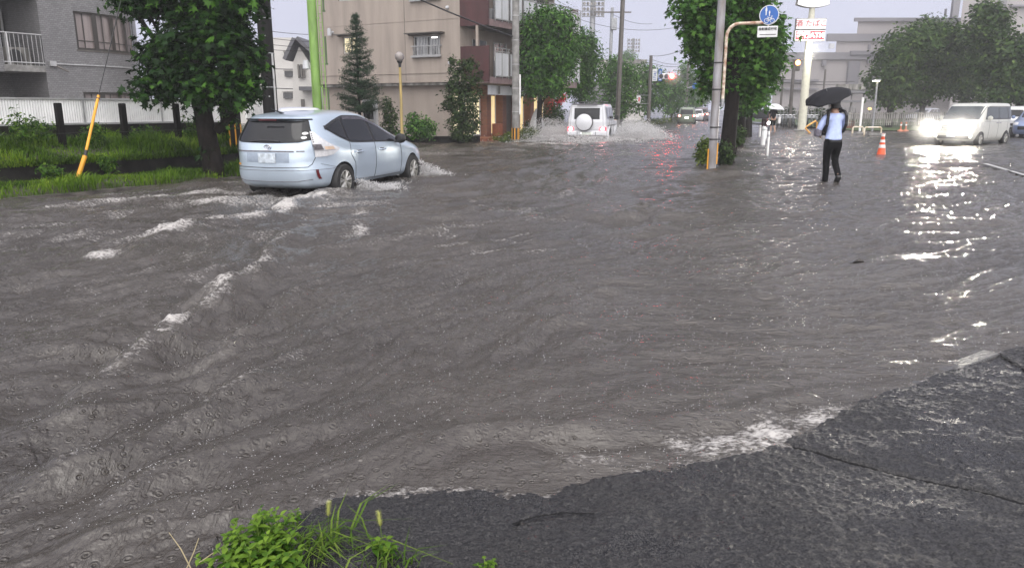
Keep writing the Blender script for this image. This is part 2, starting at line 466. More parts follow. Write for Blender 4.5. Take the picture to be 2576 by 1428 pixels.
yr = [.9]
while yr[-1] < 150: yr.append(yr[-1] * 1.0046)
yr = np.array(yr)
tr = np.concatenate([np.linspace(-1.5, -.85, 60)[:-1], np.linspace(-.85, .85, 700), np.linspace(.85, 1.6, 60)[1:]])
Tw, Yw = np.meshgrid(tr, yr)
Xw = Tw * (Yw + .25)
near = 1 / (1 + (Yw / 26)**2)
wl = 1 - sstep(-1.0, 1.2, Xw - .18 * (Yw - 3))          # 1 on the left where the wake runs
def rot(a): return Xw * math.sin(a) + Yw * math.cos(a), Xw * math.cos(a) - Yw * math.sin(a)
wx, wy = fbm(Xw * .35, Yw * .35, 31, 2) * .55, fbm(Xw * .35, Yw * .35, 37, 2) * .55
ua, ub = rot(R(36)); ua, ub = ua + wx, ub + wy
va, vb = rot(R(74)); va, vb = va + wx, vb + wy * .6
Zw = .016 * fbm(Xw * .55, Yw * .55, 3, 3) + wl * .030 * ridged(ua * .30, ub * .95, 7, 2) + (1 - wl) * .020 * fbm(va * .35, vb * 1.15, 9, 2) + (.030 * fbm(va * .22, vb * .6, 10, 2)) * sstep(5, 11, Yw)
Zw += wl * (.030 * ridged(ua * .55, ub * 2.3, 11, 3) + .019 * fbm(ua * 2.2, ub * 8, 13, 3))
Zw += (1 - wl) * (.014 * ridged(va * .5, vb * 1.7, 21, 3) + .021 * fbm(va * 2.2, vb * 6.5, 23, 3))
sm = sstep(2.5, 9, Yw)
chop = fbm(Xw * .8, Yw * .8, 99, 2)
Zw += (.006 + .004 * chop) * (1.25 * wl * ridged(ua * 3.0, ub * 9, 15, 2) + (1 - wl) * ridged(va * 3.0, vb * 8, 25, 2)) * np.clip(14 / Yw, 0, 1)
Zw += .0035 * fbm(Xw * 15, Yw * 15, 27, 2) * np.clip(7 / Yw, 0, 1)
Zw += .006 * fbm(Xw * 4, Yw * 6, 41, 3) * (1 - .6 * sm) + .02 * sm * fbm(va * .8, vb * 1.6, 43, 3)
Zw *= .7 + .3 * sstep(2.3, 6.5, Yw)
foam = np.zeros(Xw.shape)
jit = fbm(Xw * 1.8, Yw * 1.8, 51, 3) * .10
for pts, w, h, f, fw in RIDGES:
    P = gp(*pts)
    d, sd, pr = dist_poly(Xw, Yw, P, 4 * max(w, fw) + 1)
    e = np.minimum(1, np.minimum(pr, 1 - pr) * 5 + .0)
    ds = d * sd + jit * (w / .14) * .6
    Zw += 1.5 * e * h * (np.exp(-(ds / w)**2) - .85 * np.exp(-((ds + 1.5 * w) / (1.1 * w))**2)) * (1 + .35 * fbm(Xw * 3, Yw * 3, 61, 2))
    foam = np.maximum(foam, e * f * np.exp(-(ds / fw)**2) * (.92 + .34 * vn(Xw * 2.2, Yw * 2.2, 63)))
for u, v, rx, ry, f in PATCH:
    c = G(u, v)
    q = ((Xw - c.x + jit * .5) / rx)**2 + ((Yw - c.y + jit * .5) / ry)**2
    foam = np.maximum(foam, f * np.exp(-q) * np.clip(.85 + .55 * fbm(Xw * 3.2, Yw * 3.2, 73, 3), .3, 1.25))
    Zw += .008 * np.exp(-q) * min(1, rx / .2) * (.5 + fbm(Xw * 9, Yw * 9, 71, 2))
dsh, ssh, psh = dist_poly(Xw, Yw, SHORE, 3.0)
shore_u = np.where(ssh > 0, dsh, 0.0)
foam = np.maximum(foam, .55 * np.exp(-(shore_u / .05)**2) * (vn(Xw * 3, Yw * 3, 77) > -.3) * (Xw > -.7))
calm = .35 + .65 * sstep(0, .35, shore_u)
Zw = Zw * np.where((Yw < 5.5) & (Xw > -1), calm, 1)
Zw += .03 * np.exp(-((Xw - G(1790, 428).x)**2 + (Yw - G(1790, 428).y)**2) / .3) * fbm(Xw * 4, Yw * 4, 81, 2)
foam = np.maximum(foam, wl * sstep(2.5, 6, Yw) * (1 - sstep(14, 20, Yw)) * .74 * sstep(.5, 1.2, ridged(ua * .9, ub * 3.2, 87, 3)) * (.5 + .5 * vn(Xw * .6, Yw * .6, 88)))
foam = np.maximum(foam, .52 * sstep(18, 26, Yw) * (1 - sstep(40, 60, Yw)) * sstep(.6, 1.3, ridged(va * .3, vb * .8, 89, 3)) * (np.abs(Xw - 2) < 9))
churn = np.clip(foam, 0, 1)
Zw += churn * .012 * fbm(Xw * 14, Yw * 14, 83, 3) * np.clip(12 / Yw, .3, 1)
ny, nx = Xw.shape
idx = np.arange(nx * ny).reshape(ny, nx)
Fq = np.stack([idx[:-1, :-1], idx[:-1, 1:], idx[1:, 1:], idx[1:, :-1]], -1).reshape(-1, 4)
m, t, p, l = nodes('flood_water')
tc = t.nodes.new('ShaderNodeTexCoord')
at_ = t.nodes.new('ShaderNodeAttribute'); at_.attribute_name = 'foam'
def noise(scale, detail=4, rough=.55, vec=None, mapping=None):
    n = t.nodes.new('ShaderNodeTexNoise'); n.inputs['Scale'].default_value = scale; n.inputs['Detail'].default_value = detail; n.inputs['Roughness'].default_value = rough
    if mapping:
        mp = t.nodes.new('ShaderNodeMapping'); mp.inputs['Rotation'].default_value = (0, 0, mapping[0]); mp.inputs['Scale'].default_value = mapping[1]
        l(tc.outputs['Object'], mp.inputs[0]); l(mp.outputs[0], n.inputs['Vector'])
    else: l(tc.outputs['Object'], n.inputs['Vector'])
    return n
def mth(op, a, b=None, clamp=False):
    n = t.nodes.new('ShaderNodeMath'); n.operation = op; n.use_clamp = clamp
    for i, s in enumerate((a, b)):
        if s is None: continue
        if isinstance(s, (int, float)): n.inputs[i].default_value = s
        else: l(s, n.inputs[i])
    return n.outputs[0]
mud = noise(.5, 4)
crm = t.nodes.new('ShaderNodeValToRGB')
crm.color_ramp.elements[0].color, crm.color_ramp.elements[1].color = (.034, .028, .022, 1), (.064, .055, .046, 1)
crm.color_ramp.elements[0].position, crm.color_ramp.elements[1].position = .3, .7
l(mud.outputs['Fac'], crm.inputs[0]); l(crm.outputs[0], p.inputs['Base Color'])
p.inputs['Roughness'].default_value = .11
p.inputs['IOR'].default_value = 1.5; p.inputs['Specular IOR Level'].default_value = .8
fl = noise(1, 5, .6, mapping=(R(54), (26, 7, 10)))      # wind and current ripples, left
fr = noise(1, 5, .6, mapping=(R(12), (7, 24, 10)))      # and right
rip = noise(30, 4, .6)
def drops(scale, on, rad):
    r = t.nodes.new('ShaderNodeTexVoronoi'); r.inputs['Scale'].default_value = scale; l(tc.outputs['Object'], r.inputs['Vector'])
    s = t.nodes.new('ShaderNodeSeparateColor'); l(r.outputs['Color'], s.inputs[0])
    q = mth('SUBTRACT', 1.0, mth('DIVIDE', r.outputs['Distance'], rad), True)
    q = mth('MULTIPLY', q, mth('SINE', mth('ADD', mth('MULTIPLY', r.outputs['Distance'], 9.0 / rad), mth('MULTIPLY', s.outputs[1], 6.28))))
    return mth('MULTIPLY', q, mth('GREATER_THAN', s.outputs[0], on))
crease = lambda n, k: mth('MULTIPLY', mth('ABSOLUTE', mth('SUBTRACT', n.outputs['Fac'], .5)), k)
lf = t.nodes.new('ShaderNodeAttribute'); lf.attribute_name = 'leftside'
h = mth('ADD', mth('MULTIPLY', mth('ADD', crease(fl, 1.5), mth('MULTIPLY', fl.outputs['Fac'], .7)), lf.outputs['Fac']), mth('MULTIPLY', crease(fr, 1.8), mth('SUBTRACT', 1.0, lf.outputs['Fac'])))
h = mth('ADD', h, mth('MULTIPLY', rip.outputs['Fac'], .5))
h = mth('ADD', h, mth('MULTIPLY', drops(21, .35, .5), .34))
h = mth('ADD', h, mth('MULTIPLY', drops(11, .5, .36), .22))
bu = t.nodes.new('ShaderNodeBump'); bu.inputs['Strength'].default_value = 1.0; bu.inputs['Distance'].default_value = .019
l(h, bu.inputs['Height']); l(bu.outputs[0], p.inputs['Normal'])
fd = t.nodes.new('ShaderNodeBsdfPrincipled'); fd.inputs['Base Color'].default_value = (.46, .44, .42, 1); fd.inputs['Roughness'].default_value = .6
fn = noise(1, 8, .72, mapping=(R(30), (30, 52, 30)))
fb = noise(26, 6, .7)
fa = mth('ADD', mth('MULTIPLY', fn.outputs['Fac'], .65), mth('MULTIPLY', fb.outputs['Fac'], .35))
fac = mth('MULTIPLY', mth('SUBTRACT', fa, mth('SUBTRACT', .605, mth('MULTIPLY', at_.outputs['Fac'], .215))), 7.0, True)
fac = mth('MULTIPLY', fac, mth('MULTIPLY', at_.outputs['Fac'], 1.6, True))
fac = mth('MULTIPLY', fac, .86)
mx = t.nodes.new('ShaderNodeMixShader')
l(fac, mx.inputs[0]); l(p.outputs[0], mx.inputs[1]); l(fd.outputs[0], mx.inputs[2]); l(mx.outputs[0], t.nodes['Material Output'].inputs[0])
water_mat = m
tag(np_mesh('flood_water', np.stack([Xw, Yw, Zw], -1).reshape(-1, 3), Fq, m, smooth=True, attrs={'foam': foam.ravel(), 'leftside': wl.ravel()}), kind='structure')

# splashes of rain drops striking the flood
V, Fs = [], []
k = 0
wz = Zw
N = 15000
yy = 2.3 * (26 / 2.3) ** rng.random(N); xx = (rng.random(N) * 1.5 - .72) * yy
for x, y in zip(xx, yy):
    dd, ss, _ = dist_poly(np.array([x]), np.array([y]), SHORE, 9)
    if ss[0] < 0 and y < 5.5: continue
    r = (.0009 + .0017 * rng.random() ** 2) * (1 + y * .12); hh = r * (.5 + .5 * rng.random())
    z0 = wz[int(np.clip(math.log(y / .9) / math.log(1.0046), 0, len(yr) - 1)), int(np.clip(np.searchsorted(tr, x / (y + .25)), 0, len(tr) - 1))] + .0015
    V += [(x - r, y - r * .6, z0), (x + r, y - r * .6, z0), (x, y + r, z0), (x + rng.normal() * r * .4, y, z0 + hh * 1.5)]
    Fs += [(k, k+1, k+3), (k+1, k+2, k+3), (k+2, k, k+3)]; k += 4
tag(np_mesh('rain_splashes', np.array(V), np.array(Fs), M('splash_water', (.34, .34, .35), .15, var=.35, scale=3)), 'tiny pale splashes of rain drops all over the flood water', 'splashes', kind='stuff')

# ------------------------------------------------------------------ leaves and blades
def leaf_cloud(name, blobs, n, size, mat, parent, seed=1, shape='lobed', clump=9, spread=.18, droop=.35, shell=.55, aspect=.75):
    r = np.random.default_rng(seed)
    B = np.array(blobs, float)
    wgt = (B[:, 3] * B[:, 4] + B[:, 4] * B[:, 5] + B[:, 3] * B[:, 5]); wgt /= wgt.sum()
    nt_ = max(1, n // clump)
    bi = r.choice(len(B), nt_, p=wgt)
    d = r.normal(size=(nt_, 3)); d /= np.linalg.norm(d, axis=1)[:, None]
    rad = shell + (1 - shell) * r.random(nt_) ** .6
    rad = rad * (1 + .22 * np.sin(d[:, 0] * 5 + bi) * np.cos(d[:, 2] * 4 + 2 * bi))
    C = B[bi, :3] + d * B[bi, 3:6] * rad[:, None]
    tc_ = r.random(nt_)
    ci = np.repeat(np.arange(nt_), clump)
    m = len(ci)
    P = C[ci] + r.normal(size=(m, 3)) * spread
    out = d[ci]
    nrm = out * .55 + np.array([0, 0, .75]) + r.normal(size=(m, 3)) * .45
    nrm /= np.linalg.norm(nrm, axis=1)[:, None]
    tip = out * .7 + r.normal(size=(m, 3)) * .6 - np.array([0, 0, droop])
    tip -= nrm * (tip * nrm).sum(1)[:, None]; tip /= np.linalg.norm(tip, axis=1)[:, None]
    sid = np.cross(tip, nrm)
    sz = size * (.6 + .7 * r.random(m))
    if shape == 'lobed':
        pat = np.array([(-.42, 0, 0), (-.30, .20, .02), (-.30, .52, -.02), (-.04, .24, .04), (.26, .46, -.03), (.14, .15, .04), (.58, 0, -.06), (.14, -.15, .04), (.26, -.46, -.03), (-.04, -.24, .04), (-.30, -.52, -.02), (-.30, -.20, .02)])
    elif shape == 'oval':
        pat = np.array([(-.5, 0, 0), (-.15, .5 * aspect * .6, .04), (.2, .42 * aspect * .6, .03), (.5, 0, -.05), (.2, -.42 * aspect * .6, .03), (-.15, -.5 * aspect * .6, .04)])
    else:
        pat = np.array([(-.5, 0, 0), (0, .5 * aspect, .05), (.5, 0, -.04), (0, -.5 * aspect, .05)])
    kk = len(pat)
    V = (P[:, None, :] + sz[:, None, None] * (pat[None, :, 0:1] * tip[:, None, :] + pat[None, :, 1:2] * sid[:, None, :] + pat[None, :, 2:3] * nrm[:, None, :])).reshape(-1, 3)
    F = np.arange(m * kk).reshape(m, kk)
    tint = np.clip(.5 + (tc_[ci] - .5) * .5 + r.normal(size=m) * .18, 0, 1)
    return np_mesh(name, V, F, mat, parent, fattrs={'tint': tint})
def blades(name, pts, hts, mat, seed=1, width=.008, lean=.5, parent=None):
    r = np.random.default_rng(seed)
    P = np.asarray(pts); n = len(P); H = np.asarray(hts)
    a = r.random(n) * 2 * np.pi
    ld = np.stack([np.cos(a), np.sin(a), np.zeros(n)], 1)
    sd_ = np.stack([-np.sin(a + .4), np.cos(a + .4), np.zeros(n)], 1)
    ln = lean * (.3 + r.random(n))
    w = width * (.6 + .8 * r.random(n))
    up = np.array([0, 0, 1.0])
    b0 = P; b1 = P + up * (H * .55)[:, None] + ld * (ln * H * .25)[:, None]; b2 = P + up * (H * (1 - .25 * ln))[:, None] + ld * (ln * H * .9)[:, None]
    V = np.stack([b0 - sd_ * w[:, None], b0 + sd_ * w[:, None], b1 + sd_ * (w * .8)[:, None], b1 - sd_ * (w * .8)[:, None], b2], 1).reshape(-1, 3)
    k = np.arange(n)[:, None] * 5
    F = np.concatenate([k + np.array([[0, 1, 2]]), k + np.array([[0, 2, 3]]), k + np.array([[3, 2, 4]])], 0)
    tint = np.clip(.12 + .55 * r.random(n) + .38 * fbm(P[:, 0] * 1.6, P[:, 1] * 1.6, 7, 2), 0, 1)
    return np_mesh(name, V, F, mat, parent, fattrs={'tint': np.concatenate([tint] * 3)})
X['grass'] = leaf_mat('grass_blades', (.022, .055, .004), (.10, .19, .011), (.24, .34, .03), .5, .3)
X['tuft'] = leaf_mat('tuft_blades', (.025, .055, .008), (.075, .14, .016), (.20, .26, .05), .5, .3)
X['weed'] = leaf_mat('weed_leaves', (.008, .035, .003), (.04, .10, .008), (.14, .23, .025), .35, .25)
X['straw'] = M('dry_stalk', (.30, .25, .14), .6)

# ------------------------------------------------------------------ foreground weeds on the asphalt edge
def gz(u, v):                                      # point on the apron seen at (u, v)
    g = G(u, v, .06); return g
def weed_plant(name, label, u, v, rx, ry, h, nst, seed, leaf, lpn=9):
    c = gz(u, v)
    root = thing(name, label, 'weed', (c.x, c.y, c.z - .02), 'weeds at the asphalt edge')
    r = np.random.default_rng(seed)
    st = MB(); V, F, tint = [], [], []
    for i in range(nst):
        a = r.random() * 6.283; q = math.sqrt(r.random())
        bx, by = c.x + rx * .55 * q * math.cos(a), c.y + ry * .55 * q * math.sin(a)
        tx, ty = c.x + rx * q * math.cos(a) * 1.1, c.y + ry * q * math.sin(a) * 1.1
        hh = h * (.55 + .55 * r.random()) * (1.05 - .45 * q)
        pts = [Vector((bx, by, c.z - .03)), Vector(((bx + tx) / 2, (by + ty) / 2, c.z + hh * .6)), Vector((tx, ty, c.z + hh))]
        st.tube(pts, [.0028, .0022, .0012], 4)
        for k in range(lpn):
            f = .25 + .75 * (k + r.random()) / lpn
            pos = pts[0].lerp(pts[1], min(1, f * 2)) if f < .5 else pts[1].lerp(pts[2], f * 2 - 1)
            az = k * 2.4 + r.random(); el = .1 + .5 * r.random() + .5 * (f > .9)
            tip = Vector((math.cos(az) * math.cos(el), math.sin(az) * math.cos(el), math.sin(el) * .6))
            sd_ = tip.cross(Vector((0, 0, 1))).normalized(); nn = sd_.cross(tip)
            s = leaf * (.6 + .6 * r.random()) * (1.15 - .5 * f)
            kx = len(V)
            for px, py, pz in ((0, 0, 0), (.25, .21, .05), (.55, .24, .05), (.82, .11, .0), (1.02, 0, -.10), (.82, -.11, 0), (.55, -.24, .05), (.25, -.21, .05), (.3, 0, .0), (.65, 0, -.01)):
                V.append(pos + tip * (px * s) + sd_ * (py * s) + nn * (pz * s - px * px * s * .25))
            tn = np.clip(.35 + .5 * f + r.normal() * .15, 0, 1)
            for fc in ((0, 1, 8, 8), (1, 2, 9, 8), (2, 3, 4, 9), (0, 8, 7, 7), (8, 9, 6, 7), (9, 4, 5, 6)):
                F.append([kx + j for j in fc]); tint.append(tn)
    st.build('stem', X['weed_stem'], root)
    me = MB(); me.v = V; me.f = [tuple(dict.fromkeys(f)) for f in F]; me.m = [0] * len(F)
    o = me.build('foliage', X['weed'], root, smooth=2, fix=False)
    o.data.attributes.new('tint', 'FLOAT', 'FACE').data.foreach_set('value', np.array(tint, np.float32))
    return root
X['weed_stem'] = M('weed_stem', (.10, .16, .03), .5)
weed_plant('weed_clump', 'large bright green broad leaved weed clump at the asphalt edge', 655, 1385, .135, .14, .13, 44, 3, .045)
weed_plant('weed_clump', 'low weed clump spilling off the bottom edge of the photo', 640, 1445, .17, .08, .11, 30, 4, .05)
weed_plant('weed_sprig', 'single small weed sprig standing alone on the dark wet asphalt', 972, 1392, .05, .04, .07, 7, 5, .045, 5)
weed_plant('weed_sprig', 'tiny weed sprig at the bottom edge right of the foxtails', 1225, 1432, .05, .03, .04, 6, 6, .03, 5)
weed_plant('weed_sprig', 'dark muddy sprig between the weed clump and the water', 738, 1306, .03, .03, .045, 6, 8, .022, 5)
def tuft(label, u, v, n, h, sp, seed, lean=.9):
    c = gz(u, v); r = np.random.default_rng(seed)
    pts = np.stack([c.x + r.normal(size=n) * sp, c.y + r.normal(size=n) * sp * .6, np.full(n, c.z - .02)], 1)
    o = blades('grass_tuft', pts, h * (.5 + .7 * r.random(n)), X['tuft'], seed, .0032, lean)
    tag(o, label, 'grass tuft', 'grass tufts at the asphalt edge')
tuft('pale flattened grass tuft beside the big weed clump', 780, 1372, 70, .075, .07, 11, 2.6)
tuft('long thin grass tuft pushed over between the two foxtails', 830, 1356, 36, .11, .08, 12, 3.0)
tuft('sparse grass tuft below the lone weed sprig', 950, 1425, 30, .11, .06, 13, 1.3)
tuft('spiky grass tuft growing out of the weed clump', 705, 1400, 34, .075, .03, 14, 1.4)
def foxtail(label, u, v, vtop, lean, seed):
    c = gz(u, v); topz = at(u, vtop, c.y).z; r = np.random.default_rng(seed)
    root = thing('foxtail_grass', label, 'foxtail', c, 'foxtail grass on the asphalt')
    p0, p2 = Vector((c.x, c.y, c.z - .02)), Vector((c.x + lean, c.y, topz))
    p1 = p0.lerp(p2, .6) - Vector((lean * .25, 0, 0))
    s = MB(); s.tube([p0, p1, p2], [.0016, .0013, .001], 5); s.build('stalk', X['weed_stem'], root)
    hd = MB(); ax = (p2 - p1).normalized(); sdv = ax.cross(Vector((0, 1, 0))).normalized(); nn = sdv.cross(ax)
    L_ = .052; q0 = p2 - ax * L_
    hd.tube([q0, q0 + ax * .012, q0 + ax * .032, p2], [.002, .0055, .0055, .002], 7)
    for i in range(220):
        f = r.random(); a = r.random() * 6.283
        d = sdv * math.cos(a) + nn * math.sin(a); b0 = q0 + ax * (f * L_) + d * .004
        e = b0 + (d + ax * .8) * .0085; w = ax.cross(d) * .0006
        hd.add([b0 - w, b0 + w, e], [(0, 1, 2)])
    hd.build('seed_head', X['foxhead'], root, fix=False)
X['foxhead'] = M('foxtail_bristles', (.34, .36, .10), .6)
foxtail('taller foxtail grass head standing at the water edge', 826, 1318, 1262, .006, 21)
foxtail('shorter foxtail grass head rising above the lone weed sprig', 962, 1375, 1286, -.008, 22)
for i, (a_, b_) in enumerate((((480, 1428), (425, 1338)), ((470, 1428), (500, 1352)), ((500, 1415), (560, 1375)))):
    g = gz(*a_); e = at(b_[0], b_[1], g.y + .05)
    q = MB(); q.tube([g, g.lerp(e, .5) + Vector((.004, 0, .004)), e], [.0022, .0018, .001], 5)
    tag(q.build('dry_stalk', X['straw']), ('thick dry weed stalk leaning left over the water', 'thin dry stalk crossing behind the thick one', 'short dry stalk reaching right towards the weed clump')[i], 'stalk', 'dry stalks at the water edge')
# drifting leaf and asphalt crumbs
g = G(2155, 668); q = MB()
q.add([(g.x - .07, g.y, .02), (g.x - .02, g.y - .03, .05), (g.x + .06, g.y - .01, .045), (g.x + .09, g.y + .02, .02), (g.x, g.y + .05, .02), (g.x + .02, g.y, .075)],
      [(0, 1, 5), (1, 2, 5), (2, 3, 5), (3, 4, 5), (4, 0, 5), (4, 3, 2, 1, 0)])
tag(q.build('drifting_leaf', M('dead_leaf', (.03, .025, .02), .4)), 'dark crumpled leaf drifting alone on the open flood water', 'leaf')

# ------------------------------------------------------------------ grass verge and bank on the left
E0 = Vector((-8.4, 12.2, 0)); EA = Vector((.515, .857, 0)); EN = Vector((-.857, .515, 0))
def ev(s, d, z=0.0): return E0 + EA * s + EN * d + Vector((0, 0, z))
def edge(s): return .12 * math.sin(s * 1.3) + .07 * math.sin(s * 3.1 + 1) + .10 * max(0, s - 3)
b = MB(); prof = [(-.25, -.12), (0, .02), (.25, .09), (.7, .13), (1.2, .14), (1.48, .12)]
b.grid(lambda i, j: ev(-6 + 13.2 * i, prof[round(j * 5)][0] + edge(-6 + 13.2 * i) * (1 - j), prof[round(j * 5)][1]), 60, 5)
tag(b.build('verge_soil', M('wet_soil', (.035, .03, .02), .7, bump=.6, bscale=15), smooth=True), kind='structure')
b = MB(); prof2 = [(1.56, .50), (2.0, .62), (2.6, .72), (3.32, .78)]
b.grid(lambda i, j: ev(-6 + 13.2 * i, prof2[round(j * 3)][0], prof2[round(j * 3)][1]), 40, 3)
tag(b.build('bank_soil', M('bank_soil', (.03, .028, .018), .7, bump=.6, bscale=15), smooth=True), kind='structure')
b = MB()
q = [ev(-6, 1.5), ev(7.2, 1.5), ev(7.2, 1.6), ev(-6, 1.6)]
b.prism([(w.x, w.y) for w in q], -.1, .5)
tag(b.build('retaining_wall', X['dconcrete']), 'low retaining wall coloured black for the shade under the overhanging bank grass', 'wall')  # shade below the overhanging grass is put into the wall colour
def verge_pts(n, s0, s1, d0, d1, zf, r):
    s = s0 + (s1 - s0) * r.random(n); d = d0 + (d1 - d0) * r.random(n)
    e = np.array([edge(q) for q in s]) * (1 - np.clip(d / 1.4, 0, 1)) if d0 < 1 else 0
    P = np.array(E0)[None] + s[:, None] * np.array(EA)[None] + (d + e)[:, None] * np.array(EN)[None]
    P[:, 2] = zf(d); return P
r_ = np.random.default_rng(61)
P = verge_pts(13000, -5.5, 7.1, -.12, 1.45, lambda d: np.interp(d, [0, .25, .7, 1.5], [.02, .09, .13, .12]), r_)
dd_ = (P - np.array(E0)) @ np.array(EN); hp = (.12 + .20 * r_.random(len(P))) * (1 + .7 * fbm(P[:, 0] * 1.2, P[:, 1] * 1.2, 3, 2)) * (1 - .8 * sstep(.35, 1.1, dd_))
tag(blades('verge_grass', P, np.maximum(.05, hp), X['grass'], 62, .007, 1.0), 'bright green grass covering the low verge by the flood', 'grass', kind='stuff')
P = verge_pts(16000, -5.5, 7.1, 1.46, 3.2, lambda d: np.interp(d, [1.45, 2.0, 2.6, 3.3], [.48, .62, .72, .78]), r_)
hp = (.13 + .24 * r_.random(len(P))) * (1 + .8 * fbm(P[:, 0] * .9, P[:, 1] * .9, 5, 2))
tag(blades('bank_grass', P, np.maximum(.05, hp), X['grass'], 63, .008, 1.0), 'bright green grass on the raised bank behind the black posts', 'grass', kind='stuff')
P = verge_pts(6000, -5.5, 7.1, 1.38, 1.5, lambda d: np.full(len(d), .50), r_)
P[:, 2] -= .10 * r_.random(len(P))
tag(blades('overhanging_grass', P, .06 + .10 * r_.random(len(P)), X['grass'], 64, .008, 1.6), 'grass hanging over the edge of the retaining wall', 'grass', kind='stuff')
# taller weeds
def tall_weed(label, s, d, h, w, seed, n=260):
    c = ev(s, d, .12 if d < 1.5 else .6)
    root = thing('tall_weed', label, 'weed', c, 'tall weeds on the bank and verge')
    st = MB(); r = np.random.default_rng(seed)
    bl = []
    for k in range(5):
        a = r.random() * 6.28; e = c + Vector((math.cos(a) * w * .7 * r.random(), math.sin(a) * w * .7 * r.random(), h * (.6 + .4 * r.random())))
        st.tube([c, c.lerp(e, .5) + Vector((0, 0, .04)), e], [.006, .004, .002], 4)
        for f in (.45, .7, .92): bl.append((*c.lerp(e, f), w * .28, w * .28, h * .14))
    st.build('stem', X['weed_stem'], root)
    leaf_cloud('foliage', bl, n, .075, X['weed'], root, seed, 'oval', 5, .035, .3, .2)
tw = [(-.2, 2.2, .55, .4, 'leftmost tall weed'), (.7, 2.0, .45, .35, 'second tall weed from the left'), (1.7, 2.3, .75, .45, 'tallest leafy weed beside the first black post'),
      (3.0, 2.2, .5, .3, 'thin upright weed between two black posts'), (6.5, 2.3, .7, .4, 'leafy weed beside the dark tree trunk'), (.1, .7, .3, .4, 'dark low weed at the left end of the verge'),
      (1.3, .8, .3, .4, 'dark low weed before the yellow guy guard'), (2.6, 1.2, .35, .3, 'straggly verge weed right of the guy guard')]
tw += [(-1.0, 2.4, .6, .6, 'bushy weed at the far left edge of the bank'), (2.3, 2.7, .6, .5, 'bushy weed between the first two black posts'), (4.4, 2.7, .45, .5, 'low bushy weed between the middle black posts'), (5.6, 2.6, .6, .5, 'bushy weed just left of the dark tree trunk')]
for i, (s, d, h, w, nm) in enumerate(tw): tall_weed(nm + ', in front of the white fence', s, d, h * 1.15, w * 1.3, 100 + i, 420)
# concrete edge showing at the water line
b = MB(); P0 = [ev(s, edge(s) - .1, -.1) for s in np.linspace(-5, 6.5, 40)]
for a_, c_ in zip(P0, P0[1:]):
    b.add([a_ - EN * .06, c_ - EN * .06, c_ + EN * .12, a_ + EN * .12, *(w + Vector((0, 0, .115)) for w in (a_ - EN * .06, c_ - EN * .06, c_ + EN * .12, a_ + EN * .12))], [(4, 5, 6, 7), (0, 1, 5, 4), (2, 3, 7, 6)])
tag(b.build('verge_kerb', M('muddy_kerb', (.11, .10, .09), .4, var=.5, scale=3)), kind='structure')
def axis_root(o, origin, az_dir):
    """turn a thing built in its own frame (x along the facade) to stand at origin"""
    o.location = origin
    o.rotation_euler = (0, 0, math.atan2(az_dir[1], az_dir[0]))
X['gtile'] = brick_mat('grey_wall_tile', (.15, .147, .15), (.20, .197, .20), (.085, .083, .085), .115, .06, .35, .005, .12)
X['beige'] = M('beige_render', (.315, .268, .23), .7, var=.14, scale=2.4, streak=.12, bump=.12, bscale=60)
X['maroon'] = M('maroon_panel', (.062, .021, .021), .45, var=.25, scale=2.5, streak=.3)
X['mauve'] = M('mauve_fascia', (.20, .14, .14), .6, var=.15)
X['frost'] = M('frosted_panel', (.50, .51, .53), .35, var=.12, scale=2, streak=.3)
X['soffit'] = M('stained_soffit', (.25, .24, .22), .8, var=.6, scale=3, streak=.25)
X['curtain'] = M('curtain_behind_glass', (.26, .22, .21), .25, var=.25, scale=5, streak=.08, spec=.5)
X['roofgrey'] = M('grey_tile_roof', (.085, .085, .095), .5, var=.3, scale=20)
X['palewall'] = M('pale_wall', (.50, .485, .46), .75, var=.08, scale=.8)
X['hosp'] = M('hospital_panel', (.31, .29, .29), .7, var=.06, scale=.2)
X['hosp2'] = M('hospital_band', (.19, .185, .2), .6, var=.08, scale=.2)
X['shoplit'] = M('lit_shop_glass', (.9, .75, .45), .3, emit=(1.0, .74, .36), estr=.6, var=.25, scale=3)
X['shoplit2'] = M('lit_shop_glass_soft', (.9, .8, .55), .3, emit=(1.0, .85, .55), estr=.55, var=.3, scale=2)
X['brickred'] = brick_mat('red_brick', (.21, .08, .05), (.16, .06, .04), (.12, .08, .06), .22, .07, .6, .008, .15)

# ------------------------------------------------------------------ grey tiled apartment house, left
gb = thing('tiled_apartment', 'grey tiled apartment house with balconies and a rounded corner behind the white fence', 'building')
def plan(l):                                        # facade in plan: straight, then a wide curve
    r_c, l0 = 3.0, 1.5
    if l <= l0: return Vector((l, 0, 0))
    a = (l - l0) / r_c
    return Vector((l0 + r_c * math.sin(a), r_c * (1 - math.cos(a)), 0))
def pstrip(mb, l0, l1, z0, z1, off=0.0, n=16, back=False):
    def fn(i, j):
        l = l0 + (l1 - l0) * i; a = max(0, (l - 1.5) / 3.0)
        p = plan(l) + Vector((math.sin(a), -math.cos(a), 0)) * off
        return (p.x, p.y, z0 + (z1 - z0) * j)
    mb.grid(fn, n, 1)
w = MB()
LM = 6.0
X['frame2'] = M('dark_bronze_frame', (.045, .04, .035), .5, .2)
pstrip(w, 0, .95, -.3, 9.5, n=2); pstrip(w, .95, 3.75, -.3, .9); pstrip(w, .95, 3.75, 2.0, 3.36); pstrip(w, .95, 3.75, 4.58, 9.5); pstrip(w, 3.75, LM, -.3, 9.5)
w.box2((-.001, 0.001, -.3), (-.16, 2.2, 9.5)); w.box2((-6, 2.2, -.3), (LM - 2, 2.35, 9.5)); w.box2((-6.2, -.01, -.3), (-6, 2.2, 9.5))
w.build('wall', X['gtile'], gb)
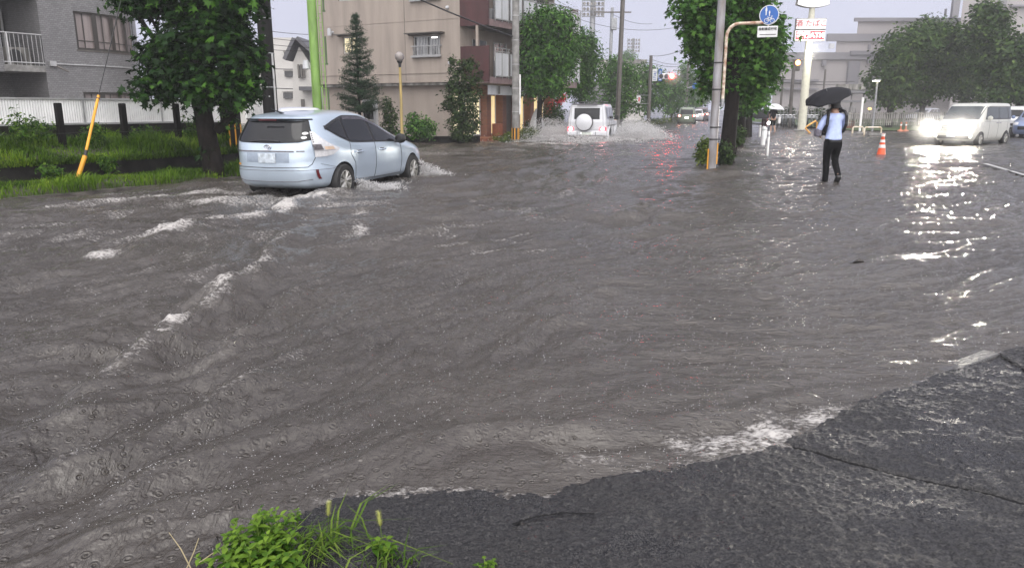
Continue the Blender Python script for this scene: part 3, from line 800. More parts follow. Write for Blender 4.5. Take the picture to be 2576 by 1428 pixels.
for z0, z1, nm in ((3.36, 4.58, 'upper'), (.9, 2.0, 'lower')):
    win = MB()
    pstrip(win, .95, 3.75, z0 + .05, z1 - .05, -.10)
    wo = win.build('window', X['curtain'], gb)
    fr = MB(); n = 4
    for k in range(n + 1):
        l = .95 + 2.8 * k / n
        pstrip(fr, max(.95, l - .085), min(3.75, l + .085), z0, z1, -.04, 2)
        if k < n: pstrip(fr, l + .30, l + .34, z0, z1, -.08, 1)
    pstrip(fr, .95, 3.75, z0, z0 + .07, -.03); pstrip(fr, .95, 3.75, z1 - .07, z1, -.03)
    pstrip(fr, .95, 3.75, z0 + .28, z0 + .31, -.075)
    fr.build('frame', X['frame2'], wo)
    si = MB(); pstrip(si, .9, 3.8, z0 - .05, z0, .03); si.build('sill', X['dalum'], wo)
pi = MB(); pi.tube([(.1, -.05, 2.86)] + [tuple(plan(l) + Vector((.0, -.05, 2.86))) for l in np.linspace(.3, 4.2, 12)], .022, 6); pi.build('pipe', X['alum'], gb)
pb = MB(); pb.box((.04, -.07, 2.86), (.2, .12, .16)); pb.build('junction_box', X['alum'], gb, bevel=.01)
pb = MB(); pb.tube([(.15, -.06, 2.80), (.28, -.2, 2.70), (.42, -.25, 2.62)], .03, 6); pb.build('camera_arm', X['dalum'], gb)
for zf in (2.58, 4.93, 7.3):
    fl_ = MB(); fl_.box2((-6, -.02, zf), (-.163, 2.2, zf + .2)); fs_ = fl_.build('balcony_slab', X['concrete'], gb, bevel=.01)
    pa = MB(); pa.box2((-6, -.06, zf - .02), (-1.42, .08, zf + 1.12)); pa.build('parapet', X['gtile'], fs_)
    ra = MB()
    for z in (zf + .28, zf + 1.15): ra.tube([(-1.42, .0, z), (-.163, .0, z)], .022, 6)
    for k in range(10): ra.tube([(-1.38 + k * .13, .0, zf + .2), (-1.38 + k * .13, .0, zf + 1.15)], .011, 5)
    ra.tube([(-1.2, .0, zf + .2), (-1.2, .0, zf + 1.15)], .03, 6)
    ra.build('railing', X['alum'], fs_)
    dr = MB(); dr.box2((-3.2, 2.06, zf + .2), (-.3, 2.18, zf + 2.05)); do = dr.build('patio_door', X['bglass'], gb)
    cu = MB()
    cu.grid(lambda i, j: (-1.25 + .75 * i, 2.04 + .02 * math.sin(i * 40), zf + .25 + 1.7 * j), 30, 1); cu.build('curtain', X['frost'], do)
    df = MB()
    for x in (-3.2, -2.2, -1.3, -.3): df.box((x, 2.03, zf + 1.12), (.06, .06, 1.85))
    df.box((-1.75, 2.03, zf + 2.02), (2.9, .06, .07)); df.build('frame', X['alum'], do)
    ac = MB(); ac.box((-.72, .55, zf + .48), (.75, .3, .55)); ao = ac.build('air_conditioner', X['soffit'], gb, bevel=.02)
    fa_ = MB(); fa_.lathe([(.0, -.02), (.2, -.02), (.22, .0)], (-.82, .40, zf + .48), 20, 'y'); fa_.build('fan', X['black'], ao)
axis_root(gb, (-14.9, 25.0, 0), (.515, .857))

# ------------------------------------------------------------------ white corrugated fence on a dark wall, black posts
wf = thing('corrugated_fence', 'white corrugated metal fence on a dark wall along the bank', 'fence')
b = MB(); n = 1000
b.grid(lambda i, j: (-6 + 13.4 * i, .012 * math.cos(i * n * math.pi / 2), 1.13 + .53 * j), n, 1)
b.build('panel', M('white_fence_sheet', (.74, .74, .74), .45, var=.12, scale=1.5), wf)
b = MB(); b.box((.7, -.01, 1.665), (13.4, .07, .035)); b.box((.7, -.01, 1.13), (13.4, .08, .04))
for k in range(8): b.box((-6 + 1.9 * k, -.035, 1.4), (.03, .02, .52))
b.build('rail', X['alum'], wf)
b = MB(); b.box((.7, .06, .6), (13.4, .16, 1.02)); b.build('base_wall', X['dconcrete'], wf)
axis_root(wf, ev(0, 3.42), (.515, .857))
names = ['leftmost', 'second', 'third', 'fourth', 'fifth']
for i, s in enumerate((2.42, 3.79, 5.1, 1.05, 6.4)):
    c = ev(s, 2.4)
    b = MB(); b.box((c.x, c.y, 1.0), (.115, .115, 1.12), R(59)); b.box((c.x, c.y, 1.56), (.10, .10, .02), R(59))
    tag(b.build('fence_post', M('charred_post', (.010, .0095, .009), .9, spec=.08, bump=.4, bscale=30), bevel=.008),
        ['black square post left of the yellow guy guard', 'black square post right of the yellow guy guard', 'black square post half hidden by the big tree foliage', 'black square post at the left edge of the photo', 'black square post behind the big dark tree trunk'][i],
        'post', 'black posts along the grassy bank')
b = MB()
for z in (.98,): b.tube([tuple(ev(s, 2.34, z - .02 * math.sin(s * 4.6) ** 2)) for s in np.linspace(-4, 7, 45)], .004, 4)
tag(b.build('fence_wire', X['black']), 'thin wire strung along the black posts on the bank', 'wire')

# guy wire with yellow guard
g0 = at(186, 476, ev(2.0, .35).y); yg = thing('guy_guard', 'yellow plastic guy wire guard leaning out of the verge grass', 'guy guard', g0)
g1, g2 = at(214, 392, g0.y + .25), at(248, 240, g0.y + .75)
b = MB(); b.tube([g0 - (g1 - g0) * .2, g1], .042, 12); b.build('lower_sleeve', X['yellow'], yg, smooth=True)
b = MB(); b.tube([g1 + (g2 - g1) * .05, g2], .026, 12); b.build('upper_sleeve', X['yellow'], yg, smooth=True)
for q0, q1, rr_ in ((-.01, .09, .032), (.94, .955, .029)):
    b = MB(); b.tube([g1 + (g2 - g1) * q0, g1 + (g2 - g1) * q1], rr_, 12); b.build('black_collar', X['black'], yg, smooth=True)
g3 = at(290, 62, g0.y + 1.6); g4 = g2 + (g3 - g2) * 3.2
b = MB(); b.tube([g2, g3, g4], .010, 6); b.build('guy_wire', X['black'], yg)

# ------------------------------------------------------------------ utility poles
def pole(name, label, u, vb, Y, top, r0, r1, mat, base_z=-.2, lean=0.0, group='utility poles along the streets'):
    c = at(u, vb, Y); c.z = base_z
    root = thing(name, label, 'pole', c, group)
    b = MB(); b.tube([c, Vector((c.x + lean, c.y, top))], [r0, r1], 18); b.build('shaft', mat, root, smooth=True)
    return root, c
def bands(root, c, zs, r, mat, w=.025, name='band'):
    for z in zs:
        b = MB(); b.lathe([(r, z), (r + .008, z), (r + .008, z + w), (r, z + w)], (c.x, c.y, 0), 18); b.build(name, mat, root)
X['tar'] = M('tarred_pole', (.010, .0095, .009), .7, spec=.2, var=.4, scale=5, streak=.15, bump=.4, bscale=20)
pr_, c = pole('utility_pole', 'black tarred pole behind the big tree with a yellow striped guard', 598, 420, 18.4, 9.5, .165, .15, X['tar'])
for k in range(3):
    b = MB(); a = R(-115 + 50 * k)
    b.box((c.x + .172 * math.cos(a), c.y + .172 * math.sin(a), .75), (.03, .012, .75), a + R(90)); b.build('yellow_stripe', X['yellow'], pr_)
pr_, c = pole('utility_pole', 'black tarred pole with grey bands rising behind the blue car', 681, 275, 22.5, 9.5, .215, .195, X['tar'])
bands(pr_, c, (2.05, 3.0, 3.95, 4.75), .214, X['steel'])
for k, z in enumerate(np.arange(1.8, 6.5, .42)):
    b = MB(); b.box((c.x + .06 * (-1) ** k, c.y - .225, z), (.03, .03, .03)); b.build('step_bolt', X['alum'], pr_)
b = MB(); b.tube([(c.x + .2, c.y - .14, .5), (c.x + .2, c.y - .14, 3.0)], .03, 8); b.build('conduit', X['alum'], pr_)
b = MB(); b.tube([(c.x - .26, c.y - .1, 6.4), (c.x - .25, c.y - .1, 4.5), (c.x - .02, c.y - .22, 4.35), (c.x + .06, c.y - .23, 4.1)], .014, 6); b.build('service_cable', X['black'], pr_)
X['greenpole'] = M('light_green_paint', (.19, .34, .07), .4, var=.25, scale=4, streak=.3)
pr_, c = pole('climbing_pole', 'light green painted pole with ladder rails beside the beige apartment', 799, 275, 29.5, 9.5, .18, .165, X['greenpole'], group=None)
b = MB()
for x in (.24, .38): b.tube([(c.x + x, c.y - .05, .2), (c.x + x, c.y - .05, 9.3)], .018, 6)
for z in np.arange(.4, 9.2, .3): b.tube([(c.x + .24, c.y - .05, z), (c.x + .38, c.y - .05, z)], .012, 5)
b.build('ladder', X['greenpole'], pr_)
for z in np.arange(1.0, 9, 1.25):
    b = MB(); b.box((c.x + .2, c.y - .05, z), (.16, .05, .04)); b.build('bracket', X['greenpole'], pr_)
for z0 in (1.7, 3.6, 5.5):
    b = MB(); b.box((c.x + .46, c.y - .05, z0), (.05, .05, 1.0)); b.box((c.x + .46, c.y - .05, z0 - .5), (.09, .08, .06)); b.build('cage_bar', M('dark_green_paint', (.05, .10, .03), .5), pr_)
b = MB(); b.lathe([(0, .2), (.10, .18), (.15, -.12), (.12, -.14)], (c.x - .34, c.y, 3.05), 12); b.build('lamp_shade', X['frost'], pr_, smooth=True)

# ------------------------------------------------------------------ beige apartment house on the corner
bb = thing('beige_apartment', 'beige corner apartment house with maroon balconies over a lit shop', 'building')
# local frame: x runs from the corner along the front (to the left in the photo), y is the depth (along the shop side)
w = MB()
LW, TOP = 8.75, 11.0
def holed(mb, x0, x1, z0, z1, holes, y, t=.2):
    xs_ = sorted({x0, x1, *[h[0] for h in holes], *[h[1] for h in holes]}); zs_ = sorted({z0, z1, *[h[2] for h in holes], *[h[3] for h in holes]})
    for xa, xb in zip(xs_, xs_[1:]):
        run = None
        for za, zb in zip(zs_, zs_[1:]):
            mx_, mz_ = (xa + xb) / 2, (za + zb) / 2
            inside = any(h[0] < mx_ < h[1] and h[2] < mz_ < h[3] for h in holes)
            if not inside:
                if run is None: run = [za, zb]
                else: run[1] = zb
            if inside or zb == z1:
                if run: mb.box2((xa, y, run[0]), (xb, y + t, run[1])); run = None
wins = [(1.05, 2.55, 3.80, 4.66), (5.75, 6.75, 4.05, 4.80), (1.05, 2.55, 6.22, 7.2), (5.75, 6.9, 6.45, 7.25)]
holed(w, 0, LW, 2.62, TOP, wins, 0)
w.box2((0, .2, 2.62), (.2, 9.5, TOP)); w.box2((LW - .2, .2, 2.62), (LW, 9.5, TOP)); w.box2((.2, 9.3, 2.62), (LW - .2, 9.5, TOP)); w.box2((.2, .2, 10.8), (LW - .2, 9.3, TOP))
w.box2((.03, -.03, 2.62), (LW + .03, -.002, 2.68)); w.box2((.03, -.03, 3.02), (LW + .03, -.002, 3.05)); w.box2((.03, -.015, 5.32), (LW, -.002, 5.34))
w.build('wall', X['beige'], bb)
b = MB(); b.box2((.75, .35, -.2), (LW - .2, 9.4, 2.615)); b.build('ground_wall', M('beige_ground_wall', (.285, .242, .207), .75, var=.12, scale=1.4, streak=.25), bb)
b = MB(); b.box2((.03, .05, 2.50), (LW - .03, 9.45, 2.617)); b.build('soffit', X['soffit'], bb)
for i, (x0, x1, z0, z1) in enumerate(wins):
    b = MB(); b.box2((x0, .12, z0), (x1, .15, z1)); wo = b.build('window', X['bglass'] if i != 1 else X['shoplit2'], bb)
    if i != 1:
        for xa in (x0 + .08, (x0 + x1) / 2 + .05):
            b = MB(); b.grid(lambda u_, v_: (xa + .58 * u_, .115 + .012 * math.sin(u_ * 44), z0 + .04 + (z1 - z0 - .08) * v_), 44, 1); b.build('curtain', X['frost'], wo)
    b = MB()
    for x in (x0 + .025, (x0 + x1) / 2, x1 - .025): b.box((x, .085, (z0 + z1) / 2), (.05, .05, z1 - z0))
    for z in (z0 + .02, z1 - .02): b.box(((x0 + x1) / 2, .084, z), (x1 - x0, .05, .05))
    b.build('frame', X['alum'], wo)
    b = MB(); b.box(((x0 + x1) / 2, -.19, z1 + .10), (x1 - x0 + .5, .38, .05)); b.box(((x0 + x1) / 2, -.10, z1 + .05), (x1 - x0 + .3, .2, .05)); b.build('canopy', X['dalum'], wo, bevel=.006)
    if x1 - x0 > 1.2:
        b = MB()
        for z in (z0 + .0, z0 + .42): b.box(((x0 + x1) / 2, -.08, z), (x1 - x0 + .12, .035, .04))
        for k in range(15): b.box((x0 + (x1 - x0) * (k + .5) / 15, -.08, z0 + .21), (.022, .022, .42))
        for x in (x0 - .06, x1 + .06): b.box((x, -.04, z0 + .42), (.03, .12, .04))
        b.box(((x0 + x1) / 2, -.07, z0 - .05), (x1 - x0 + .14, .16, .05)); b.build('window_rail', X['alum'], wo)
        if i == 0:
            b = MB(); b.box((x0 + .38, .10, z1 - .08), (.32, .02, .05)); b.build('ceiling_light', M('lit_tube', (1, 1, 1), emit=(1, .97, .92), estr=2.0), wo)
for x, z in ((.62, 5.8), (.55, 3.45), (7.35, 5.05)):
    b = MB(); b.lathe([(.0, -.10), (.06, -.09), (.075, 0)], (x, -.004, z), 14, 'y'); b.build('vent_cap', X['frost'], bb, smooth=True)
b = MB(); b.lathe([(.10, -.16), (.10, .16), (0, .2)], (7.4, -.18, 5.05), 12); b.build('wall_lamp', X['frost'], bb, smooth=True)
for x in (7.9, 3.0): 
    b = MB(); b.box2((x, -.012, 2.7), (x + .012, -.002, 10.9)); b.build('joint', X['dalum'], bb)
# the shop side: balconies stick out past the corner (towards -x)
def side_ps(y): return y
for zf, zt, full in ((2.56, 4.12, 0), (4.98, 6.60, 1), (7.2, 8.9, 1)):
    y1 = 9.4
    b = MB(); b.box2((-1.38, .04, zf), (-.003, y1, zf + .14)); sl = b.build('balcony_floor', X['mauve'], bb)
    b = MB(); b.box2((-1.46, .02, zf + (.0 if full else .05)), (-.003, .10, zt)); b.build('end_wall', X['maroon'], sl)
    b = MB(); b.box2((-1.44, .102, zf - .02), (-1.385, y1, zf + .26)); b.build('fascia', X['mauve'], sl)
    k = 0
    for ya in np.arange(.55, y1 - .7, 1.32):
        b = MB(); b.box2((-1.47, ya, zf + .32), (-1.45, ya + 1.2, zt - .25)); b.build('frosted_panel', X['frost'], sl)
        b = MB()
        for y in (ya, ya + .6, ya + 1.2): b.box2((-1.505, y - .018, zf + .2), (-1.472, y + .018, zt - .05))
        for z in (zt - .22, zt - .08): b.box2((-1.505, ya, z), (-1.475, ya + 1.3, z + .04))
        b.box2((-1.51, ya, zf + .28), (-1.475, ya + 1.25, zf + .33)); b.build('rail', X['alum'] if k % 2 == 0 else X['dalum'], sl)
        k += 1
    b = MB(); b.box2((-1.47, y1 - .1, zf), (-.003, y1 - .002, zt)); b.build('end_wall', X['mauve'], sl)
    if not full:
        b = MB(); b.tube([(-.85, .06, zt), (-.85, .06, 4.98)], .07, 10); b.build('downpipe', X['beige'], sl)
    b = MB(); b.box2((-1.36, .06, zf - .012), (-.005, y1 - .05, zf - .002)); b.build('balcony_soffit', X['soffit'], sl)
    for ya in (1.0, 2.9, 5.0, 7.0):
        b = MB(); b.box2((-.02, ya, zf + .2), (-.004, ya + 1.2, zf + 1.95)); po = b.build('patio_door', X['bglass'], bb)
        b = MB()
        for y in (ya, ya + .6, ya + 1.2): b.box2((-.045, y - .025, zf + .2), (-.021, y + .025, zf + 1.95))
        b.build('frame', X['alum'], po)
        if full: b = MB(); b.box2((-1.0, ya + .1, zf + .2), (-.7, ya + .9, zf + .8)); b.build('air_conditioner', X['frost'], bb, bevel=.02)
# shop front under the balconies
b = MB(); b.grid(lambda i, j: (-1.2 + .12 * math.sin(i * 3.14), .35 + 3.6 * i, 2.06 + .42 * j), 14, 1); b.build('shop_sign', X['frost'], bb)
b = MB(); b.box2((-1.23, 1.3, 2.1), (-1.20, 1.42, 2.45)); b.build('sign_mark', X['dalum'], bb)
for y0, y1_, mt in ((.45, 1.75, 'shoplit2'), (2.3, 3.2, 'shoplit'), (5.3, 6.1, 'shoplit'), (7.0, 8.4, 'shoplit')):
    b = MB(); b.box2((.1, y0, .25), (.74, y1_, 2.05)); so = b.build('shop_window', X[mt], bb)
    b = MB()
    for y in np.linspace(y0, y1_, 3): b.box2((.06, y - .03, .2), (.098, y + .03, 2.1))
    b.box2((.06, y0, .2), (.098, y1_, .28)); b.build('frame', X['frost'], so)
for y0 in (1.85, 3.35, 4.7, 6.3, 8.6):
    b = MB(); b.box2((-.25, y0, -.1), (.3, y0 + .38, 2.5)); b.build('brick_pier', X['brickred'], bb)
b = MB(); b.box2((-.02, 3.9, .2), (.5, 4.6, 2.5)); b.build('dark_doorway', X['dalum'], bb)
b = MB(); b.box2((-1.3, .0, -.2), (.7, 4.4, .16)); b.box2((-1.7, .1, -.2), (-1.302, 4.2, .06)); b.build('shop_step', M('terracotta_step', (.24, .09, .05), .4, var=.2), bb)
b = MB(); b.box2((-.5, 2.5, .17), (-.15, 2.9, .75)); b.build('planter', M('terracotta', (.3, .1, .05), .6), bb)
axis_root(bb, (-2.3, 34.5, 0), (-.875, .485))
bb.scale = (1, -1, 1)

# low dark planter wall in front of it
pw = MB(); a_, c_ = at(905, 362, 31.8), at(1203, 366, 31.6)
pw.box(((a_.x + c_.x) / 2, 31.7, .05), (c_.x - a_.x, .25, .56), R(-1)); pw.box((c_.x - .1, 32.4, .05), (.24, 1.3, .54))
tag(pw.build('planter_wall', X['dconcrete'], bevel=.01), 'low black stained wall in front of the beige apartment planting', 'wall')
# ------------------------------------------------------------------ far white houses in the gap on the left
fh = thing('white_apartment_block', 'far white flat roofed block seen between the tarred poles', 'building', at(690, 280, 75))
b = MB(); Yb = 75
def wbox(mb, u0, u1, v0, v1, Y, D, m=0):
    p, q = at(u0, v1, Y), at(u1, v0, Y); k = (Y + D) / Y if D > 1 else 1.0       # deep blocks widen to the back, so their flanks stay turned away
    mb.add([(p.x, Y, p.z), (q.x, Y, p.z), (q.x * k, Y + D, p.z), (p.x * k, Y + D, p.z), (p.x, Y, q.z), (q.x, Y, q.z), (q.x * k, Y + D, q.z), (p.x * k, Y + D, q.z)],
           [(0,3,2,1),(4,5,6,7),(0,1,5,4),(1,2,6,5),(2,3,7,6),(3,0,4,7)], m)
wbox(b, 575, 690, 172, 330, Yb, 14); b.build('lower_wing', X['palewall'], fh)
b = MB(); wbox(b, 672, 743, 95, 330, Yb - 1, 14); b.build('tower', X['palewall'], fh)
for u0, u1, v0, v1 in ((715, 736, 131, 138), (716, 736, 178, 187), (713, 735, 232, 242), (598, 618, 205, 222), (628, 650, 205, 222), (598, 618, 248, 262)):
    b = MB(); wbox(b, u0, u1, v0 + 1, v1 + 6, Yb - 1.25 if u0 > 690 else Yb - .12, .15); wo = b.build('window', X['bglass'], fh)
    b = MB(); wbox(b, u0 - 3, u1 + 3, v0 - 2, v0 + 1, Yb - 1.5 if u0 > 690 else Yb - .4, .4); b.build('hood', X['soffit'], wo)
b = MB(); wbox(b, 600, 668, 146, 170, Yb + 1, .2); b.build('roof_railing', X['frost'], fh)
b = MB(); wbox(b, 580, 688, 240, 248, Yb - .5, .5); b.build('canopy', X['soffit'], fh)
gh = thing('gabled_house', 'far pale house with a dark tiled gable roof beside the green pole', 'house', at(765, 290, 58))
b = MB(); Yh = 58
P = [at(u, v, Yh) for u, v in ((737, 330), (737, 158), (752, 118), (800, 190), (800, 330))]
b.prism_xz([(p.x, p.z) for p in P], Yh, Yh + 9); b.build('wall', X['palewall'], gh)
b = MB(); p0, p1, p2 = at(724, 153, Yh), at(748, 100, Yh), at(812, 160, Yh)
for a_, c_ in ((p0, p1), (p1, p2)):
    d = (c_ - a_).normalized(); n_ = Vector((-d.z, 0, d.x)) * .25
    b.prism_xz([(a_.x, a_.z), (c_.x, c_.z), (c_.x + n_.x, c_.z + n_.z), (a_.x + n_.x, a_.z + n_.z)], Yh - .6, Yh + 9.5)
b.build('roof', X['roofgrey'], gh)
b = MB(); wbox(b, 752, 764, 165, 195, Yh - .15, .2); wo = b.build('window', X['bglass'], gh)
b = MB()
for u in (751, 758, 764): wbox(b, u - 1, u + 1, 162, 197, Yh - .25, .1)
b.build('frame', X['dalum'], wo)
b = MB(); wbox(b, 752, 800, 218, 228, Yh - .9, .9); b.build('porch_roof', X['roofgrey'], gh)
b = MB(); wbox(b, 758, 765, 250, 275, Yh - .1, .2); b.build('door', X['dalum'], gh)
sg = thing('pavement_sign', 'narrow white and red sign board beyond the tarred poles', 'sign', at(668, 290, 40))
b = MB(); wbox(b, 664, 673, 215, 262, 40, .08); b.build('board', X['frost'], sg); b = MB(); wbox(b, 666, 671, 225, 245, 39.97, .02); b.build('red_panel', X['red'], sg)
b = MB(); b.tube([at(664, 262, 40.05), at(664, 300, 40.05)], .04, 6); b.build('post', X['alum'], sg)
ff = thing('garden_fence', 'pale slatted garden fence glimpsed between the tarred poles', 'fence', at(650, 285, 45))
b = MB()
for k in range(14): wbox(b, 618 + 5 * k, 621 + 5 * k, 246, 300, 45, .05)
b.build('slat_panel', X['white'], ff); b = MB(); wbox(b, 616, 690, 250, 253, 45.06, .05); b.build('rail', X['white'], ff)

# ------------------------------------------------------------------ hospital blocks in the rain, right
def block(name, label, parts, Y, D=25):
    c = at((parts[0][1] + parts[0][2]) / 2, 285, Y)
    root = thing(name, label, 'building', c)
    for pn, u0, u1, v0, v1, dy, mt in parts:
        b = MB(); wbox(b, u0, u1, v0, v1, Y + dy, D if pn in ('wall', 'upper_wall', 'lower_wall') else .5); b.build(pn, X[mt], root)
    return root
block('hospital_block', 'large pale grey hospital building fading into the rain behind the shop sign', [
    ('lower_wall', 1936, 2420, 133, 330, -6, 'hosp'), ('wall', 2083, 2520, 86, 330, 0, 'hosp'), ('upper_wall', 2152, 2560, 47, 120, 6, 'hosp'),
    ('parapet', 1934, 2420, 132, 150, -6.4, 'hosp2'), ('roof_band', 2081, 2520, 85, 104, -.4, 'hosp2'), ('band', 2140, 2400, 128, 138, -6.6, 'hosp2'), ('roof_band', 2151, 2560, 45, 54, 5.5, 'hosp2'),
    ('window', 2087, 2100, 110, 122, -.6, 'frost'), ('window', 2186, 2192, 112, 124, -.6, 'hosp2'), ('window', 2184, 2190, 150, 160, -6.7, 'hosp2'), ('window', 2069, 2080, 152, 166, -6.7, 'hosp2'),
    ('panel', 2130, 2165, 155, 220, -6.7, 'hosp2'), ('window', 1950, 2060, 200, 206, -6.7, 'hosp2'), ('window', 1950, 2060, 222, 226, -6.7, 'hosp2')], 120)
block('ward_tower', 'tall pale tower block cut by the top right corner of the photo', [
    ('wall', 2384, 2700, -160, 300, 0, 'hosp'), ('window', 2411, 2421, -160, 44, -.4, 'hosp2'), ('ledge', 2545, 2700, 12, 17, -.6, 'hosp2'), ('window', 2380, 2383, 22, 40, -.4, 'hosp2'), ('window', 2530, 2541, -160, 30, -.4, 'hosp2')], 95)
block('grey_hall', 'plain grey gable wall of a hall behind the street trees', [('wall', 1490, 1545, 205, 320, 0, 'hosp2')], 62, 8)
block('white_flat_house', 'white flat roofed house rising over the row of street trees', [('wall', 1500, 1625, 152, 320, 0, 'palewall'), ('parapet', 1496, 1628, 150, 160, -.5, 'soffit')], 95, 10)
# ------------------------------------------------------------------ trees
X['leafdark'] = leaf_mat('dark_tree_leaves', (.002, .009, .0015), (.009, .036, .004), (.06, .155, .013), .38, .2)
X['leafstreet'] = leaf_mat('street_tree_leaves', (.012, .04, .006), (.045, .125, .018), (.13, .27, .04), .38, .25)
X['leafpark'] = leaf_mat('park_tree_leaves', (.012, .03, .007), (.035, .075, .015), (.10, .16, .035), .5, .2)
X['needle'] = leaf_mat('conifer_needles', (.010, .024, .012), (.022, .05, .024), (.05, .09, .04), .5, .15)
X['hedge'] = leaf_mat('hedge_leaves', (.02, .04, .008), (.06, .10, .015), (.17, .20, .03), .45, .2)
X['hedgedark'] = leaf_mat('dark_hedge_leaves', (.01, .02, .006), (.025, .05, .012), (.06, .10, .025), .45, .2)
def limb_tree(name, label, base, trunk_r, trunk_h, blobs, n, leaf, mat, seed, shape='lobed', clump=9, spread=.16, group=None, cat='tree', shell=.5, sway=.0, aspect=.75):
    root = thing(name, label, cat, base, group)
    base = Vector(base); r = np.random.default_rng(seed)
    t = MB(); top = base + Vector((sway, 0, trunk_h))
    pts = [base - Vector((0, 0, .15)), base + Vector((0, 0, .12)), base.lerp(top, .35) + Vector((r.normal() * .03, 0, 0)), base.lerp(top, .7) + Vector((r.normal() * .04, 0, 0)), top]
    t.tube(pts, [trunk_r * 1.35, trunk_r * 1.12, trunk_r, trunk_r * .9, trunk_r * .72], 14)
    for i, bl in enumerate(blobs):
        e = Vector(bl[:3]); f = .55 + .45 * r.random(); s0 = base.lerp(top, f)
        if (e - s0).length < .3: continue
        mid = s0.lerp(e, .5) + Vector((r.normal() * .06, r.normal() * .06, .08))
        t.tube([s0, mid, e], [trunk_r * .42, trunk_r * .26, trunk_r * .1], 7)
        for k in range(3):
            d = Vector((r.normal(), r.normal(), r.normal() * .6)).normalized()
            e2 = e + Vector((d.x * bl[3], d.y * bl[4], d.z * bl[5])) * .8
            t.tube([mid.lerp(e, .6), e2], [trunk_r * .12, trunk_r * .03], 5)
    t.build('trunk', X['bark'], root, smooth=True)
    leaf_cloud('crown', blobs, n, leaf, mat, root, seed, shape, clump, spread, .35, shell, aspect)
    return root
def px_blobs(lst, Y):
    """crown lobes measured on the photo: centre u, v, half width and half height in pixels, depth shift, depth radius"""
    out = []
    for u, v, ru, rv, dy, ry in lst:
        c = at(u, v, Y + dy); k = (Y + dy) / 1923
        out.append((c.x, c.y, c.z, ru * k, ry, rv * k))
    return out
# big dark maple on the verge
tb = G(540, 447); Y0 = tb.y
bl = px_blobs([(520, 215, 70, 45, 0, .7), (430, 195, 70, 55, .1, .6), (600, 205, 55, 48, .2, .6), (400, 140, 55, 45, .3, .5), (470, 120, 80, 60, 0, .7), (570, 120, 70, 70, 0, .7), (620, 150, 30, 55, .1, .4),
               (540, 40, 80, 60, .2, .8), (450, 20, 70, 38, .5, .7), (360, 8, 60, 26, .4, .6), (310, -15, 45, 22, .2, .4), (590, -20, 70, 60, 0, .8), (480, -60, 120, 50, 0, .9), (380, 225, 35, 35, -.2, .4), (500, 240, 40, 22, -.3, .4), (610, 235, 28, 20, -.3, .3)], Y0)
mt_ = limb_tree('maple_tree', 'big dark green maple on the verge, its trunk left of the blue car', (tb.x, tb.y, .05), .20, 2.1, bl, 11500, .165, X['leafdark'], 5, 'lobed', 8, .13, sway=-.12, shell=.35)
b = MB(); p0 = at(566, 330, Y0); b.tube([at(545, 330, Y0), at(575, 300, Y0), at(598, 282, Y0 - .1)], [.10, .07, .04], 8); b.build('broken_limb', X['bark'], mt_)
for i, q in enumerate(((578, 290, 14, 30, 0, .15), (520, 395, 14, 20, -.1, .15))): leaf_cloud('sucker_shoot', px_blobs([q], Y0), 60, .12, X['leafdark'], mt_, 77 + i, 'lobed', 5, .08)
# big street tree behind the sign pole, right
tb = G(1827, 412); Y1 = tb.y
bl = px_blobs([(1790, 90, 50, 45, 0, .8), (1745, 70, 32, 42, -.3, .6), (1735, 20, 38, 34, -.4, .7), (1800, 20, 70, 55, 0, .9), (1850, -40, 90, 60, 0, 1.0), (1770, 130, 42, 32, .2, .6), (1800, 185, 36, 38, .2, .6), (1900, 15, 40, 38, .3, .7),
               (1860, 80, 70, 60, .2, .9), (1910, 110, 60, 55, .2, .8), (1945, 75, 28, 40, 0, .5), (1935, 160, 36, 45, .2, .6), (1880, 170, 60, 50, .3, .8), (1845, 215, 36, 35, .4, .6), (1905, 215, 36, 30, .4, .6), (1775, 220, 15, 20, .3, .3)], Y1)
limb_tree('street_tree', 'big dense street tree with its trunk right behind the grey sign pole', (tb.x, tb.y, .0), .19, 3.3, bl, 14000, .15, X['leafstreet'], 6, 'lobed', 8, .14, 'street trees along the avenue', shell=.4)
# the rest of the right hand row, behind it
row = [(1862, 300, 29, 36, 1.0), (1885, 300, 40, 27, 1.0)]
for i, (u, v, Y, hw, s) in enumerate(row):
    c = at(u, v, Y); c.z = 0
    bl = px_blobs([(u + 10, 215, hw, 30, 0, 1.1), (u + 28, 190, hw * .8, 26, .2, 1.0), (u - 5, 190, hw * .7, 30, 0, 1.0), (u + 20, 245, hw * .8, 18, 0, .9), (u + 5, 262, hw * .5, 14, 0, .7)], Y)
    limb_tree('street_tree', ['second street tree of the right row, behind the grey cabinet', 'third street tree of the right row, over the distant umbrellas'][i], c, .17, 2.2, bl, 4200, .2, X['leafstreet'], 30 + i, 'quad', 8, .2, 'street trees along the avenue', shell=.45)
# left row of street trees
def row_tree(u, vb, Y, lobes, n, leaf, label, seed, shape='quad'):
    c = at(u, 285, Y); c.z = 0
    bl = px_blobs(lobes, Y)
    return limb_tree('street_tree', label, c, .13, at(u, vb, Y).z, bl, n, leaf, X['leafstreet'], seed, shape, 8, leaf * 1.0, 'street trees along the avenue', shell=.45, aspect=.6)
row_tree(1358, 215, 36.3, [(1390, 60, 48, 38, 0, .9), (1345, 80, 36, 42, 0, .8), (1420, 95, 36, 45, .1, .8), (1340, 140, 38, 45, -.2, .8), (1390, 135, 50, 50, 0, 1.0), (1420, 160, 30, 40, .1, .7), (1340, 195, 35, 35, -.2, .7), (1385, 200, 36, 30, 0, .8), (1365, 40, 20, 22, 0, .5), (1420, 50, 20, 20, 0, .5), (1400, 228, 24, 16, 0, .5), (1345, 225, 22, 16, -.1, .5)],
         15000, .19, 'bright green street tree in front of the beige apartment balconies', 41, 'oval')
